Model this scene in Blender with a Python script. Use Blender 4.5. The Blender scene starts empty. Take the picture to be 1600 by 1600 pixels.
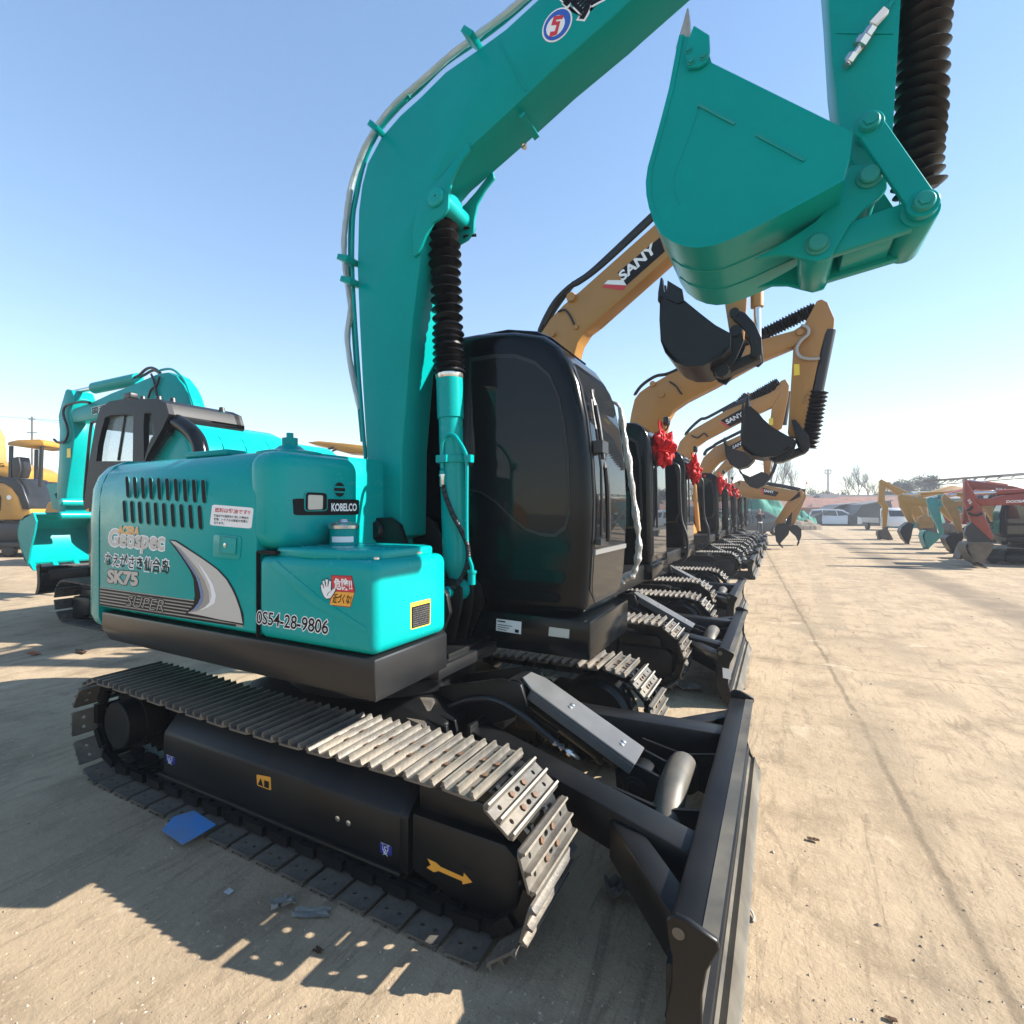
import bpy, bmesh, math, random
from mathutils import Vector, Matrix, noise as mnoise
random.seed(7)
PI = math.pi
S = bpy.context.scene
COL = S.collection

# ------------------------------------------------------------------ camera
PPX, FPX, HY, CAMH = 740.0, 840.0, 798.0, 1.65          # measured on the 1600 px photograph
YAW = math.atan2(PPX + 730.0, FPX)
Rv = Vector((math.sin(YAW), math.cos(YAW), 0)); Fv = Vector((-math.cos(YAW), math.sin(YAW), 0)); Zv = Vector((0, 0, 1))
cam = bpy.data.cameras.new('camera'); camo = bpy.data.objects.new('camera', cam); COL.objects.link(camo)
cam.sensor_width = 36.0; cam.sensor_fit = 'HORIZONTAL'; cam.lens = 36.0 * FPX / 1600.0
cam.shift_x = (800 - PPX) / 1600.0; cam.shift_y = (HY - 800) / 1600.0
cam.clip_start = 0.05; cam.clip_end = 3000
camo.matrix_world = Matrix(((Rv.x, 0, -Fv.x, 0), (Rv.y, 0, -Fv.y, 0), (0, 1, 0, CAMH), (0, 0, 0, 1)))
S.camera = camo

# ------------------------------------------------------------------ sky and sun
SUN_EL, SUN_AZ = math.radians(32.5), math.radians(27.0)     # azimuth measured from +X towards +Y
SUND = Vector((math.cos(SUN_EL) * math.cos(SUN_AZ), math.cos(SUN_EL) * math.sin(SUN_AZ), math.sin(SUN_EL)))
world = bpy.data.worlds.new('World'); S.world = world; world.use_nodes = True
wn = world.node_tree.nodes; wl = world.node_tree.links
sky = wn.new('ShaderNodeTexSky'); sky.sky_type = 'NISHITA'; sky.sun_disc = False
sky.sun_elevation = SUN_EL; sky.sun_rotation = PI / 2 - SUN_AZ
sky.altitude = 0; sky.air_density = 1.0; sky.dust_density = 0.05; sky.ozone_density = 0.9
bgn = wn['Background']; bgn.inputs['Strength'].default_value = 0.150
gm = wn.new('ShaderNodeGamma'); gm.inputs[1].default_value = 0.68          # thin winter haze evens the sky out
hs = wn.new('ShaderNodeHueSaturation'); hs.inputs['Saturation'].default_value = 1.32; hs.inputs['Hue'].default_value = 0.504
wl.new(sky.outputs[0], gm.inputs[0]); wl.new(gm.outputs[0], hs.inputs['Color']); wl.new(hs.outputs[0], bgn.inputs['Color'])
sun = bpy.data.lights.new('sun', 'SUN'); suno = bpy.data.objects.new('sun', sun); COL.objects.link(suno)
sun.energy = 5.0; sun.angle = math.radians(0.5); sun.color = (1.0, 0.95, 0.87)
suno.rotation_euler = SUND.to_track_quat('Z', 'Y').to_euler(); suno.location = (20, 10, 20)
S.view_settings.view_transform = 'Standard'; S.view_settings.look = 'None'
S.view_settings.gamma = 1.0; S.view_settings.exposure = 1.50; S.view_settings.use_curve_mapping = False
S.cycles.use_denoising = True; S.cycles.max_bounces = 6; S.cycles.diffuse_bounces = 3; S.cycles.glossy_bounces = 3
S.cycles.transmission_bounces = 4; S.cycles.transparent_max_bounces = 6; S.cycles.volume_bounces = 0
S.cycles.sample_clamp_indirect = 6.0

# ------------------------------------------------------------------ measuring helpers: photo pixel -> point on a plane of the real scene
def ray(px, py): return Fv + Rv * ((px - PPX) / FPX) + Zv * ((HY - py) / FPX)
def P(px, py, y=None, x=None, z=None):
    d = ray(px, py); c = Vector((0, 0, CAMH))
    if y is not None: t = (y - c.y) / d.y
    elif x is not None: t = (x - c.x) / d.x
    else: t = (z - c.z) / d.z
    return c + d * t
def PY(pts, y): return [P(a, b, y=y) for a, b in pts]
def PXl(pts, x): return [P(a, b, x=x) for a, b in pts]

# ------------------------------------------------------------------ materials
def mat(name, col, rough=0.5, metal=0.0, coat=0.0, var=0.0, vscale=6.0, dust=0.0, dustcol=(0.30, 0.24, 0.17), bump=0.0, bscale=40.0, spec=0.5, rvar=0.0, streak=False):
    m = bpy.data.materials.new(name); m.use_nodes = True
    n = m.node_tree.nodes; l = m.node_tree.links; b = n['Principled BSDF']
    b.inputs['Base Color'].default_value = (*col, 1); b.inputs['Roughness'].default_value = rough
    b.inputs['Metallic'].default_value = metal; b.inputs['Coat Weight'].default_value = coat
    b.inputs['Coat Roughness'].default_value = 0.06; b.inputs['Specular IOR Level'].default_value = spec
    tc = n.new('ShaderNodeTexCoord'); src = tc.outputs['Object']
    cur = None
    def nz(scale, detail=5, stretch=None):
        t = n.new('ShaderNodeTexNoise'); t.inputs['Scale'].default_value = scale; t.inputs['Detail'].default_value = detail
        t.inputs['Roughness'].default_value = 0.62
        if stretch:
            mp = n.new('ShaderNodeMapping'); mp.inputs['Scale'].default_value = stretch; l.new(src, mp.inputs[0]); l.new(mp.outputs[0], t.inputs['Vector'])
        else: l.new(src, t.inputs['Vector'])
        return t
    def mixc(fac, a, c2):
        x = n.new('ShaderNodeMix'); x.data_type = 'RGBA'
        l.new(fac, x.inputs[0])
        if a is None: x.inputs[6].default_value = (*col, 1)
        else: l.new(a, x.inputs[6])
        x.inputs[7].default_value = (*c2, 1)
        return x.outputs[2]
    if var > 0:
        t = nz(vscale); r = n.new('ShaderNodeMapRange'); r.inputs[1].default_value = 0.35; r.inputs[2].default_value = 0.7
        r.inputs[3].default_value = 0; r.inputs[4].default_value = 1; l.new(t.outputs[0], r.inputs[0])
        cur = mixc(r.outputs[0], cur, tuple(c * (1 - var) for c in col))
    if dust > 0:
        t = nz(3.3, 8, (1, 1, 0.35) if streak else None); r = n.new('ShaderNodeMapRange'); r.inputs[1].default_value = 0.42; r.inputs[2].default_value = 0.78
        r.inputs[3].default_value = 0.04 * dust; r.inputs[4].default_value = dust; l.new(t.outputs[0], r.inputs[0])
        cur = mixc(r.outputs[0], cur, dustcol)
        rr = n.new('ShaderNodeMapRange'); rr.inputs[1].default_value = 0; rr.inputs[2].default_value = 1
        rr.inputs[3].default_value = rough; rr.inputs[4].default_value = 0.85; l.new(r.outputs[0], rr.inputs[0]); l.new(rr.outputs[0], b.inputs['Roughness'])
    elif rvar > 0:
        t = nz(9, 6); rr = n.new('ShaderNodeMapRange'); rr.inputs[1].default_value = 0.3; rr.inputs[2].default_value = 0.7
        rr.inputs[3].default_value = rough; rr.inputs[4].default_value = rough + rvar; l.new(t.outputs[0], rr.inputs[0]); l.new(rr.outputs[0], b.inputs['Roughness'])
    if cur is not None: l.new(cur, b.inputs['Base Color'])
    if bump > 0:
        t = nz(bscale, 6); bp = n.new('ShaderNodeBump'); bp.inputs['Strength'].default_value = bump; bp.inputs['Distance'].default_value = 0.01
        l.new(t.outputs[0], bp.inputs['Height']); l.new(bp.outputs[0], b.inputs['Normal'])
    return m

M = {}
M['teal'] = mat('teal_paint', (0.0, 0.305, 0.292), 0.20, coat=0.06, spec=.16, var=0.05, vscale=2.0, bump=0.03, bscale=5, rvar=0.10)
M['teal_matt'] = mat('teal_paint_on_steel', (0.0, 0.285, 0.272), 0.28, coat=0.0, spec=.09, var=0.12, vscale=2.2, dust=0.05, dustcol=(0.01, 0.27, 0.24), bump=0.05, bscale=6)
M['teal_worn'] = mat('teal_paint_dusty', (0.0, 0.26, 0.24), 0.40, spec=.2, var=0.12, vscale=3.0, dust=0.25, dustcol=(0.16, 0.27, 0.20))
M['black'] = mat('black_chassis_paint', (0.0035, 0.004, 0.005), 0.38, spec=.3, var=0.3, vscale=4, dust=0.15, dustcol=(0.065, 0.062, 0.056), bump=0.05, bscale=25)
M['grey'] = mat('charcoal_skirt_paint', (0.012, 0.0125, 0.014), 0.30, spec=.4, var=0.15, vscale=3, dust=0.06, dustcol=(0.10, 0.10, 0.095), bump=0.03, bscale=8)
M['gloss'] = mat('gloss_black_cab_paint', (0.003, 0.0045, 0.006), 0.17, coat=0.0, spec=.22, dust=0.01, dustcol=(0.08, 0.085, 0.09), bump=0.015, bscale=3)
M['glass'] = mat('tinted_glass', (0.004, 0.006, 0.008), 0.02, spec=0.22)
M['rubber'] = mat('black_rubber', (0.011, 0.011, 0.013), 0.42, var=0.3, vscale=14, bump=0.12, bscale=50)
M['bellows'] = mat('black_bellows_vinyl', (0.002, 0.0025, 0.005), 0.42, spec=.3, bump=0.15, bscale=24)
M['cabdark'] = mat('dusty_black_cab_paint', (0.010, 0.011, 0.013), 0.45, spec=.22)
M['cover'] = mat('scuffed_grey_cover_plate', (0.09, 0.092, 0.095), 0.42, var=0.25, vscale=7, dust=0.3, dustcol=(0.17, 0.165, 0.15))
M['hole'] = mat('dark_recess', (0.004, 0.004, 0.004), 0.9)
M['steel'] = mat('dusty_track_steel', (0.12, 0.112, 0.10), 0.42, metal=0.35, var=0.5, vscale=16, dust=0.55, dustcol=(0.32, 0.265, 0.19), bump=0.25, bscale=60)
M['edge'] = mat('bare_worn_steel', (0.46, 0.41, 0.33), 0.34, metal=0.55, var=0.3, vscale=30, bump=0.15, bscale=80)
M['rust'] = mat('rusty_bolt', (0.16, 0.085, 0.045), 0.75, var=0.5, vscale=40, bump=0.2)
M['bladeface'] = mat('scuffed_blade_face', (0.08, 0.076, 0.066), 0.45, metal=0.3, var=0.35, vscale=5, dust=0.50, dustcol=(0.25, 0.21, 0.15), bump=0.1, bscale=30)
M['chrome'] = mat('zinc_fitting', (0.62, 0.62, 0.60), 0.25, metal=0.9)
M['foil'] = mat('crinkled_foil_wrap', (0.40, 0.39, 0.37), 0.42, metal=0.25, bump=1.0, bscale=38)
M['plastic'] = mat('cloudy_plastic_wrap', (0.36, 0.42, 0.42), 0.22, coat=0.6, bump=0.7, bscale=30)
M['white'] = mat('white_vinyl', (0.78, 0.78, 0.78), 0.45)
M['silver'] = mat('silver_vinyl', (0.42, 0.42, 0.42), 0.35, metal=0.35)
M['beige'] = mat('grey_beige_vinyl', (0.30, 0.28, 0.25), 0.45)
M['pale'] = mat('pale_silver_vinyl', (0.50, 0.48, 0.44), 0.4)
M['blueg'] = mat('blue_grey_vinyl', (0.13, 0.19, 0.36), 0.4)
M['ink'] = mat('black_ink', (0.005, 0.005, 0.007), 0.5, spec=.2)
M['red'] = mat('red_ink', (0.55, 0.03, 0.04), 0.45)
M['dred'] = mat('dark_red_ink', (0.22, 0.02, 0.03), 0.5)
M['orange'] = mat('orange_vinyl', (0.80, 0.36, 0.04), 0.45)
M['yellow'] = mat('yellow_vinyl', (0.85, 0.62, 0.05), 0.45)
M['blue'] = mat('blue_vinyl', (0.02, 0.03, 0.28), 0.45)
M['royal'] = mat('royal_blue_vinyl', (0.02, 0.10, 0.45), 0.45)
M['lens'] = mat('ribbed_lamp_lens', (0.50, 0.47, 0.40), 0.15, coat=0.6, bump=0.4, bscale=60)
M['sanyo'] = mat('orange_yellow_paint', (0.37, 0.175, 0.035), 0.36, coat=0.1, var=0.10, vscale=2.5, rvar=0.12)
M['ylw'] = mat('yellow_machine_paint', (0.40, 0.20, 0.02), 0.42, coat=0.2, var=0.1, rvar=0.1)
M['tan'] = mat('faded_tan_paint', (0.40, 0.22, 0.06), 0.5, var=0.25, vscale=4, dust=0.3)
M['redp'] = mat('faded_red_paint', (0.30, 0.05, 0.032), 0.5, var=0.2, vscale=3, dust=0.2)
M['tealf'] = mat('faded_teal_paint', (0.03, 0.27, 0.25), 0.45, var=0.2, vscale=3, dust=0.2)
M['bucketsteel'] = mat('rusty_bucket_steel', (0.11, 0.09, 0.07), 0.55, metal=0.3, var=0.35, vscale=6, dust=0.4)
M['blackb'] = mat('black_bucket_paint', (0.008, 0.009, 0.012), 0.42, var=0.2, spec=.3)
M['ribbon'] = mat('red_satin_cloth', (0.46, 0.003, 0.006), 0.5, spec=.25, bump=0.35, bscale=22)
M['cloth'] = mat('grey_rag', (0.20, 0.19, 0.17), 0.9, var=0.3)
M['blues'] = mat('blue_plastic_sheet', (0.05, 0.22, 0.52), 0.35, dust=0.75, dustcol=(0.20, 0.20, 0.16))
M['paper'] = mat('dirty_paper', (0.45, 0.43, 0.38), 0.85, var=0.35, vscale=20)
M['leaf'] = mat('dry_leaf', (0.16, 0.09, 0.05), 0.8, var=0.4, vscale=30)
M['orangep'] = mat('orange_scrap', (0.62, 0.22, 0.08), 0.7)
M['cabglass'] = mat('smoky_cab_glass', (0.004, 0.006, 0.008), 0.02, spec=0.35); M['cabglass'].node_tree.nodes['Principled BSDF'].inputs['Alpha'].default_value = 0.55
M['seat'] = mat('dark_seat_cloth', (0.02, 0.021, 0.024), .85); M['trim'] = mat('grey_cab_trim', (0.06, 0.06, 0.062), .7)
M['frontglass'] = mat('reflective_front_glass', (0.006, 0.008, 0.010), 0.015, spec=1.0)
M['cabfront'] = mat('smoky_front_glass', (0.006, 0.008, 0.010), 0.015, spec=1.0); M['cabfront'].node_tree.nodes['Principled BSDF'].inputs['Alpha'].default_value = 0.6
M['bar'] = mat('grey_window_bar', (.16, .16, .155), .4)
M['winglass'] = mat('clear_cab_glass', (0.025, 0.035, 0.035), 0.04, spec=0.8)
M['thinglass'] = mat('thin_tinted_glass', (0.25, 0.33, 0.33), 0.03, spec=0.8); M['thinglass'].node_tree.nodes['Principled BSDF'].inputs['Alpha'].default_value = 0.32

# ------------------------------------------------------------------ mesh helpers
def NB(): return bmesh.new()
PINV = None                      # (root, inverse matrix) for parts built in place under a turned root
OFF = Vector((0, 0, 0))          # root of the machine being built (parts are stored relative to it)

def obj(name, bm, m, parent=None, bevel=0.0, seg=2, smooth=35, label=None, off=None, tri=None):
    if bevel > 0:
        bmesh.ops.recalc_face_normals(bm, faces=bm.faces[:])
        es = [e for e in bm.edges if len(e.link_faces) == 2 and e.calc_face_angle(0) > 0.5]
        bmesh.ops.bevel(bm, geom=es, offset=bevel, segments=seg, affect='EDGES', profile=0.5, clamp_overlap=True)
    bmesh.ops.recalc_face_normals(bm, faces=bm.faces[:])
    o0 = OFF if off is None else off
    if o0.length > 0: bmesh.ops.translate(bm, verts=bm.verts[:], vec=-o0)
    me = bpy.data.meshes.new(name); bm.to_mesh(me); bm.free()
    for mm in (m if isinstance(m, (list, tuple)) else [m]): me.materials.append(mm)
    for p in me.polygons: p.use_smooth = True
    me.set_sharp_from_angle(angle=math.radians(smooth))
    o = bpy.data.objects.new(name, me); COL.objects.link(o)
    if parent is not None:
        o.parent = parent
        if PINV is not None and parent == PINV[0]: o.matrix_parent_inverse = PINV[1]
    if label: o['label'] = label
    return o

def thing(name, label, cat, loc=(0, 0, 0), rotz=0.0, group=None):
    o = bpy.data.objects.new(name, None); COL.objects.link(o); o.location = loc; o.rotation_euler = (0, 0, rotz)
    o.empty_display_size = 0.3; o['label'] = label; o['category'] = cat
    if group: o['group'] = group
    return o
def tag(o, label, cat, group=None):
    o['label'] = label; o['category'] = cat
    if group: o['group'] = group
    return o
def dup(root, loc=None, rotz=None):
    def cp(o, par):
        c = o.copy(); COL.objects.link(c)
        if par is not None: c.parent = par
        for ch in list(o.children): cp(ch, c)
        return c
    kids = list(root.children)
    r = cp(root, None)
    if loc is not None: r.location = loc
    if rotz is not None: r.rotation_euler = (0, 0, rotz)
    return r

def prism(bm, loop, vec, mi=0):
    vec = Vector(vec); a = [bm.verts.new(p) for p in loop]; b = [bm.verts.new(Vector(p) + vec) for p in loop]
    fs = [bm.faces.new(a), bm.faces.new(list(reversed(b)))]
    k = len(a)
    for i in range(k): fs.append(bm.faces.new((a[i], b[i], b[(i + 1) % k], a[(i + 1) % k])))
    for f in fs: f.material_index = mi
    return fs
def box(bm, lo, hi, mi=0):
    x0, y0, z0 = lo; x1, y1, z1 = hi
    return prism(bm, [(x0, y0, z0), (x1, y0, z0), (x1, y0, z1), (x0, y0, z1)], (0, y1 - y0, 0), mi)
def rbox(bm, lo, hi, r, seg=3, mi=0):
    t = bmesh.new(); box(t, lo, hi); bmesh.ops.recalc_face_normals(t, faces=t.faces[:])
    bmesh.ops.bevel(t, geom=t.edges[:], offset=r, segments=seg, affect='EDGES', profile=0.5, clamp_overlap=True)
    merge(bm, t, mi)
def merge(bm, t, mi=0):
    mp = {v: bm.verts.new(v.co) for v in t.verts}
    for f in t.faces:
        try:
            nf = bm.faces.new([mp[v] for v in f.verts]); nf.material_index = mi if mi is not None else f.material_index
        except ValueError: pass
    t.free()
def beam(bm, a, b, w, h, up=(0, 0, 1), mi=0, w2=None, h2=None):
    a = Vector(a); b = Vector(b); d = (b - a).normalized(); s = d.cross(Vector(up)).normalized(); u = s.cross(d)
    w2 = w if w2 is None else w2; h2 = h if h2 is None else h2
    r0 = [a + s * w * i / 2 + u * h * j / 2 for i, j in ((-1, -1), (1, -1), (1, 1), (-1, 1))]
    r1 = [b + s * w2 * i / 2 + u * h2 * j / 2 for i, j in ((-1, -1), (1, -1), (1, 1), (-1, 1))]
    loft(bm, [r0, r1], cap=True, mi=mi)
def loft(bm, rings, cap=True, closed=True, mi=0):
    vs = [[bm.verts.new(p) for p in r] for r in rings]; k = len(vs[0])
    for i in range(len(vs) - 1):
        for j in range(k if closed else k - 1):
            f = bm.faces.new((vs[i][j], vs[i][(j + 1) % k], vs[i + 1][(j + 1) % k], vs[i + 1][j])); f.material_index = mi
    if cap:
        for f in (bm.faces.new(list(reversed(vs[0]))), bm.faces.new(vs[-1])): f.material_index = mi
    return vs
def frame_of(d):
    d = Vector(d).normalized(); a = Vector((0, 0, 1)) if abs(d.z) < 0.9 else Vector((1, 0, 0))
    s = d.cross(a).normalized(); return d, s, s.cross(d)
def lathe(bm, a, d, prof, n=24, cap=True, mi=0):
    d, s, u = frame_of(d); a = Vector(a)
    rings = [[a + d * t + (s * math.cos(2 * PI * k / n) + u * math.sin(2 * PI * k / n)) * r for k in range(n)] for t, r in prof]
    loft(bm, rings, cap=cap, mi=mi)
def cyl(bm, a, b, r, n=24, mi=0, r2=None):
    a = Vector(a); b = Vector(b); L = (b - a).length; lathe(bm, a, b - a, [(0, r), (L, r if r2 is None else r2)], n, True, mi)
def catmull(pts, k=6):
    pts = [Vector(p) for p in pts]; out = []
    for i in range(len(pts) - 1):
        p0 = pts[max(i - 1, 0)]; p1 = pts[i]; p2 = pts[i + 1]; p3 = pts[min(i + 2, len(pts) - 1)]
        for j in range(k):
            t = j / k
            out.append(0.5 * ((2 * p1) + (p2 - p0) * t + (2 * p0 - 5 * p1 + 4 * p2 - p3) * t * t + (3 * p1 - p0 - 3 * p2 + p3) * t ** 3))
    out.append(pts[-1]); return out
def tube(bm, pts, r, n=10, k=5, mi=0, jit=0.0):
    pts = catmull(pts, k) if k > 1 else [Vector(p) for p in pts]
    rings = []; prev = None
    for i, p in enumerate(pts):
        d = (pts[min(i + 1, len(pts) - 1)] - pts[max(i - 1, 0)])
        if d.length < 1e-7: d = Vector((0, 0, 1))
        d.normalize()
        if prev is None: _, s, u = frame_of(d)
        else:
            s = (prev - d * prev.dot(d)).normalized(); u = d.cross(s)
        prev = s
        rr = r(i / (len(pts) - 1)) if callable(r) else r
        rings.append([p + (s * math.cos(2 * PI * q / n) + u * math.sin(2 * PI * q / n)) * rr * (1 + (random.uniform(-jit, jit) if jit else 0)) for q in range(n)])
    loft(bm, rings, True, mi=mi)
def bellow(bm, a, b, r0, r1, count, n=22, tight=0.0, jit=0.03, wob=0.0):
    a = Vector(a); b = Vector(b); d, s, u = frame_of(b - a); L = (b - a).length; rings = []
    for i in range(count * 4 + 1):
        t = i / (count * 4); tt = t if tight == 0 else t ** (1 + tight)
        ph = i % 4; rad = (r0 * .45 + r1 * .55, r1 * 1.04, r0 * .45 + r1 * .55, r0)[ph]
        tilt = random.uniform(-0.16, 0.16); az = random.uniform(0, 6.28); rs = 1 + random.uniform(-jit, jit)
        ring = []
        for k in range(n):
            an = 2 * PI * k / n
            lob = 1 + (0.07 * math.cos(3 * an + az) if ph == 2 else 0.0)
            rr = rad * rs * lob
            ring.append(a + d * (L * tt + tilt * rr * math.cos(an - az) * 0.35) + (s * math.cos(an) + u * math.sin(an)) * rr + s * wob * math.sin(t * 7))
        rings.append(ring)
    loft(bm, rings, True)
def cut(o, cutters):
    """boolean difference, applied"""
    tmp = []
    for bm in cutters:
        bmesh.ops.recalc_face_normals(bm, faces=bm.faces[:]); bmesh.ops.translate(bm, verts=bm.verts[:], vec=-OFF)
        me = bpy.data.meshes.new('cutter'); bm.to_mesh(me); bm.free(); c = bpy.data.objects.new('cutter', me); COL.objects.link(c); c.parent = o.parent; tmp.append(c)
        m = o.modifiers.new('cut', 'BOOLEAN'); m.operation = 'DIFFERENCE'; m.solver = 'EXACT'; m.object = c
    dg = bpy.context.evaluated_depsgraph_get(); me = bpy.data.meshes.new_from_object(o.evaluated_get(dg)); o.modifiers.clear(); me.name = o.data.name; o.data = me
    for c in tmp: bpy.data.objects.remove(c)
def plate(bm, loop, n, t=0.0015, mi=0):
    prism(bm, loop, Vector(n).normalized() * t, mi)
def decal(name, loop, n, m, parent, lift=0.0004, t=0.0008, label=None):
    bm = NB(); nn = Vector(n).normalized(); plate(bm, [Vector(p) + nn * lift for p in loop], nn, t); return obj(name, bm, m, parent, label=label)
def capsule(c, u, v, L, r, k=6):
    c = Vector(c); u = Vector(u); v = Vector(v); out = []
    for i in range(k + 1): a = PI * i / k; out.append(c + v * (L / 2) + u * r * math.cos(a) + v * r * math.sin(a))
    for i in range(k + 1): a = PI + PI * i / k; out.append(c - v * (L / 2) + u * r * math.cos(a) + v * r * math.sin(a))
    return out
def disc_loop(c, u, v, r, n=24, ry=None):
    c = Vector(c); u = Vector(u); v = Vector(v); ry = r if ry is None else ry
    return [c + u * r * math.cos(2 * PI * i / n) + v * ry * math.sin(2 * PI * i / n) for i in range(n)]
def rrect(bl, br, tr, tl, r=0.15, k=4):
    bl, br, tr, tl = map(Vector, (bl, br, tr, tl)); out = []
    for c, p, q in ((bl, tl, br), (br, bl, tr), (tr, br, tl), (tl, tr, bl)):
        a = c + (p - c) * r; b = c + (q - c) * r
        for i in range(k + 1):
            t = i / k; out.append(a * (1 - t) ** 2 + c * 2 * t * (1 - t) + b * t * t)
    return out

def text_mesh(body, offset=0.0, shear=0.0, space=1.0, res=3):
    cu = bpy.data.curves.new('lettering', 'FONT'); cu.body = body; cu.offset = offset; cu.shear = shear; cu.space_character = space
    cu.resolution_u = res; cu.fill_mode = 'FRONT'
    o = bpy.data.objects.new('lettering', cu); me = o.to_mesh()
    vs = [v.co.copy() for v in me.vertices]; fs = [tuple(p.vertices) for p in me.polygons]
    o.to_mesh_clear(); bpy.data.objects.remove(o); bpy.data.curves.remove(cu)
    return vs, fs
def lettering(name, body, BL, BR, TL, n, m, parent, outline=None, bold=0.0, lift=0.0016, shear=0.0, owidth=0.05, space=1.0, label=None):
    """text whose bounding box is laid on the parallelogram BL-BR-TL; an optional outline layer lies under it"""
    BL, BR, TL = map(Vector, (BL, BR, TL)); n = Vector(n).normalized(); out = None
    vs0, fs0 = text_mesh(body, bold, shear, space)
    if not vs0: return None
    x0 = min(v.x for v in vs0); x1 = max(v.x for v in vs0); y0 = min(v.y for v in vs0); y1 = max(v.y for v in vs0)
    layers = [(vs0, fs0, lift, 0)]
    if outline is not None:
        vs1, fs1 = text_mesh(body, bold + owidth, shear, space); layers.insert(0, (vs1, fs1, lift - 0.0007, 1))
    bm = NB()
    for vs, fs, lf, mi in layers:
        vv = [bm.verts.new(BL + (BR - BL) * ((v.x - x0) / (x1 - x0)) + (TL - BL) * ((v.y - y0) / (y1 - y0)) + n * lf) for v in vs]
        for f in fs:
            try: bm.faces.new([vv[i] for i in f]).material_index = mi
            except ValueError: pass
    return obj(name, bm, [m, outline] if outline is not None else m, parent, label=label)
# ------------------------------------------------------------------ ground: dusty concrete yard
def ground_material():
    m = bpy.data.materials.new('dusty_concrete'); m.use_nodes = True; n = m.node_tree.nodes; l = m.node_tree.links; b = n['Principled BSDF']
    tc = n.new('ShaderNodeTexCoord'); mp = tc.outputs['Object']
    def nz(scale, det=6, rough=.6, vec=None, dist=0.0):
        t = n.new('ShaderNodeTexNoise'); t.inputs['Scale'].default_value = scale; t.inputs['Detail'].default_value = det; t.inputs['Roughness'].default_value = rough; t.inputs['Distortion'].default_value = dist
        l.new(vec if vec is not None else mp, t.inputs['Vector']); return t.outputs[0]
    def rng(s, a, b_, c=0.0, d=1.0):
        r = n.new('ShaderNodeMapRange'); r.interpolation_type = 'SMOOTHSTEP'
        for i, v in enumerate((a, b_, c, d)): r.inputs[i + 1].default_value = v
        l.new(s, r.inputs[0]); return r.outputs[0]
    def mix(f, a, c):
        x = n.new('ShaderNodeMix'); x.data_type = 'RGBA'; l.new(f, x.inputs[0]) if not isinstance(f, float) else setattr(x.inputs[0], 'default_value', f)
        for v, i in ((a, 6), (c, 7)):
            if isinstance(v, tuple): x.inputs[i].default_value = (*v, 1)
            else: l.new(v, x.inputs[i])
        return x.outputs[2]
    def ma(op, a, c=None):
        x = n.new('ShaderNodeMath'); x.operation = op
        for i, v in enumerate((a, c)):
            if v is None: continue
            if isinstance(v, (int, float)): x.inputs[i].default_value = v
            else: l.new(v, x.inputs[i])
        return x.outputs[0]
    base = mix(rng(nz(.35, 5), .38, .66), (.385, .292, .190), (.325, .245, .158))
    base = mix(rng(nz(2.3, 7, .65), .45, .72), base, (.225, .168, .108))
    st = n.new('ShaderNodeMapping'); st.inputs['Scale'].default_value = (1.0, .16, 1); st.inputs['Rotation'].default_value = (0, 0, math.radians(62)); l.new(mp, st.inputs[0])
    base = mix(rng(nz(6.5, 9, .75, st.outputs[0], 1.2), .50, .70), base, (.20, .15, .098))
    base = mix(rng(nz(14, 9, .78, st.outputs[0], 2.2), .52, .66), base, (.235, .175, .112))
    base = mix(rng(nz(26, 5, .7), .56, .72), base, (.43, .335, .225))
    base = mix(rng(nz(70, 3, .7), .62, .75), base, (.20, .15, .105))
    # joints and a worn wheel track, both part of the slab
    sx = n.new('ShaderNodeSeparateXYZ'); l.new(mp, sx.inputs[0]); X, Y = sx.outputs[0], sx.outputs[1]
    wob = ma('MULTIPLY', ma('SUBTRACT', nz(1.1, 6, .7), .5), .35); wob2 = ma('MULTIPLY', ma('SUBTRACT', nz(.25, 5, .6), .5), 1.6)
    def line(ax, ay, bx, by, half, soft, w):
        dx, dy = bx - ax, by - ay; L = math.hypot(dx, dy); nx, ny = -dy / L, dx / L
        d = ma('ADD', ma('ADD', ma('MULTIPLY', X, nx), ma('MULTIPLY', Y, ny)), -(ax * nx + ay * ny))
        d = ma('ABSOLUTE', ma('ADD', d, w)); return rng(d, half, half + soft, 1.0, 0.0)
    a = P(1577, 1560, z=0); c = P(1272, 1000, z=0)
    j1 = ma('MULTIPLY', line(a.x, a.y, c.x, c.y, .004, .03, ma('MULTIPLY', wob, .36)), rng(nz(3.0, 4), .30, .46))
    base = mix(ma('MULTIPLY', j1, .62), base, (.11, .083, .055))
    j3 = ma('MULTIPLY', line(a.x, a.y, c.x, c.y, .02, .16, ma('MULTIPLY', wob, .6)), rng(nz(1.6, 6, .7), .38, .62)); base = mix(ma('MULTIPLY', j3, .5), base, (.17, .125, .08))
    a = P(1600, 962, z=0); c = P(1275, 834, z=0); j2 = ma('MULTIPLY', line(a.x, a.y, c.x, c.y, .16, .40, ma('MULTIPLY', wob2, .22)), rng(nz(.8, 5), .3, .6, .5, 1))
    j2s = j2
    for k in range(5):     # slab joints running across the row
        yy = (0.55, 6.9, 13.3, 19.8, 26.2)[k]
        base = mix(ma('MULTIPLY', line(-6, yy, 6, yy - .15, .003, .012, ma('MULTIPLY', wob, .15)), .55), base, (.11, .085, .06))
    for k in range(6):     # faint old tyre streaks along the aisle
        xx = (.55, 1.15, 2.3, 2.9, 3.9, 4.6)[k]
        base = mix(ma('MULTIPLY', ma('MULTIPLY', line(xx, 0, xx + .5, 40, .06, .16, ma('MULTIPLY', wob2, .22)), rng(nz(.6 + .1 * k, 5), .40, .62)), .5), base, (.235, .185, .125))
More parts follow.
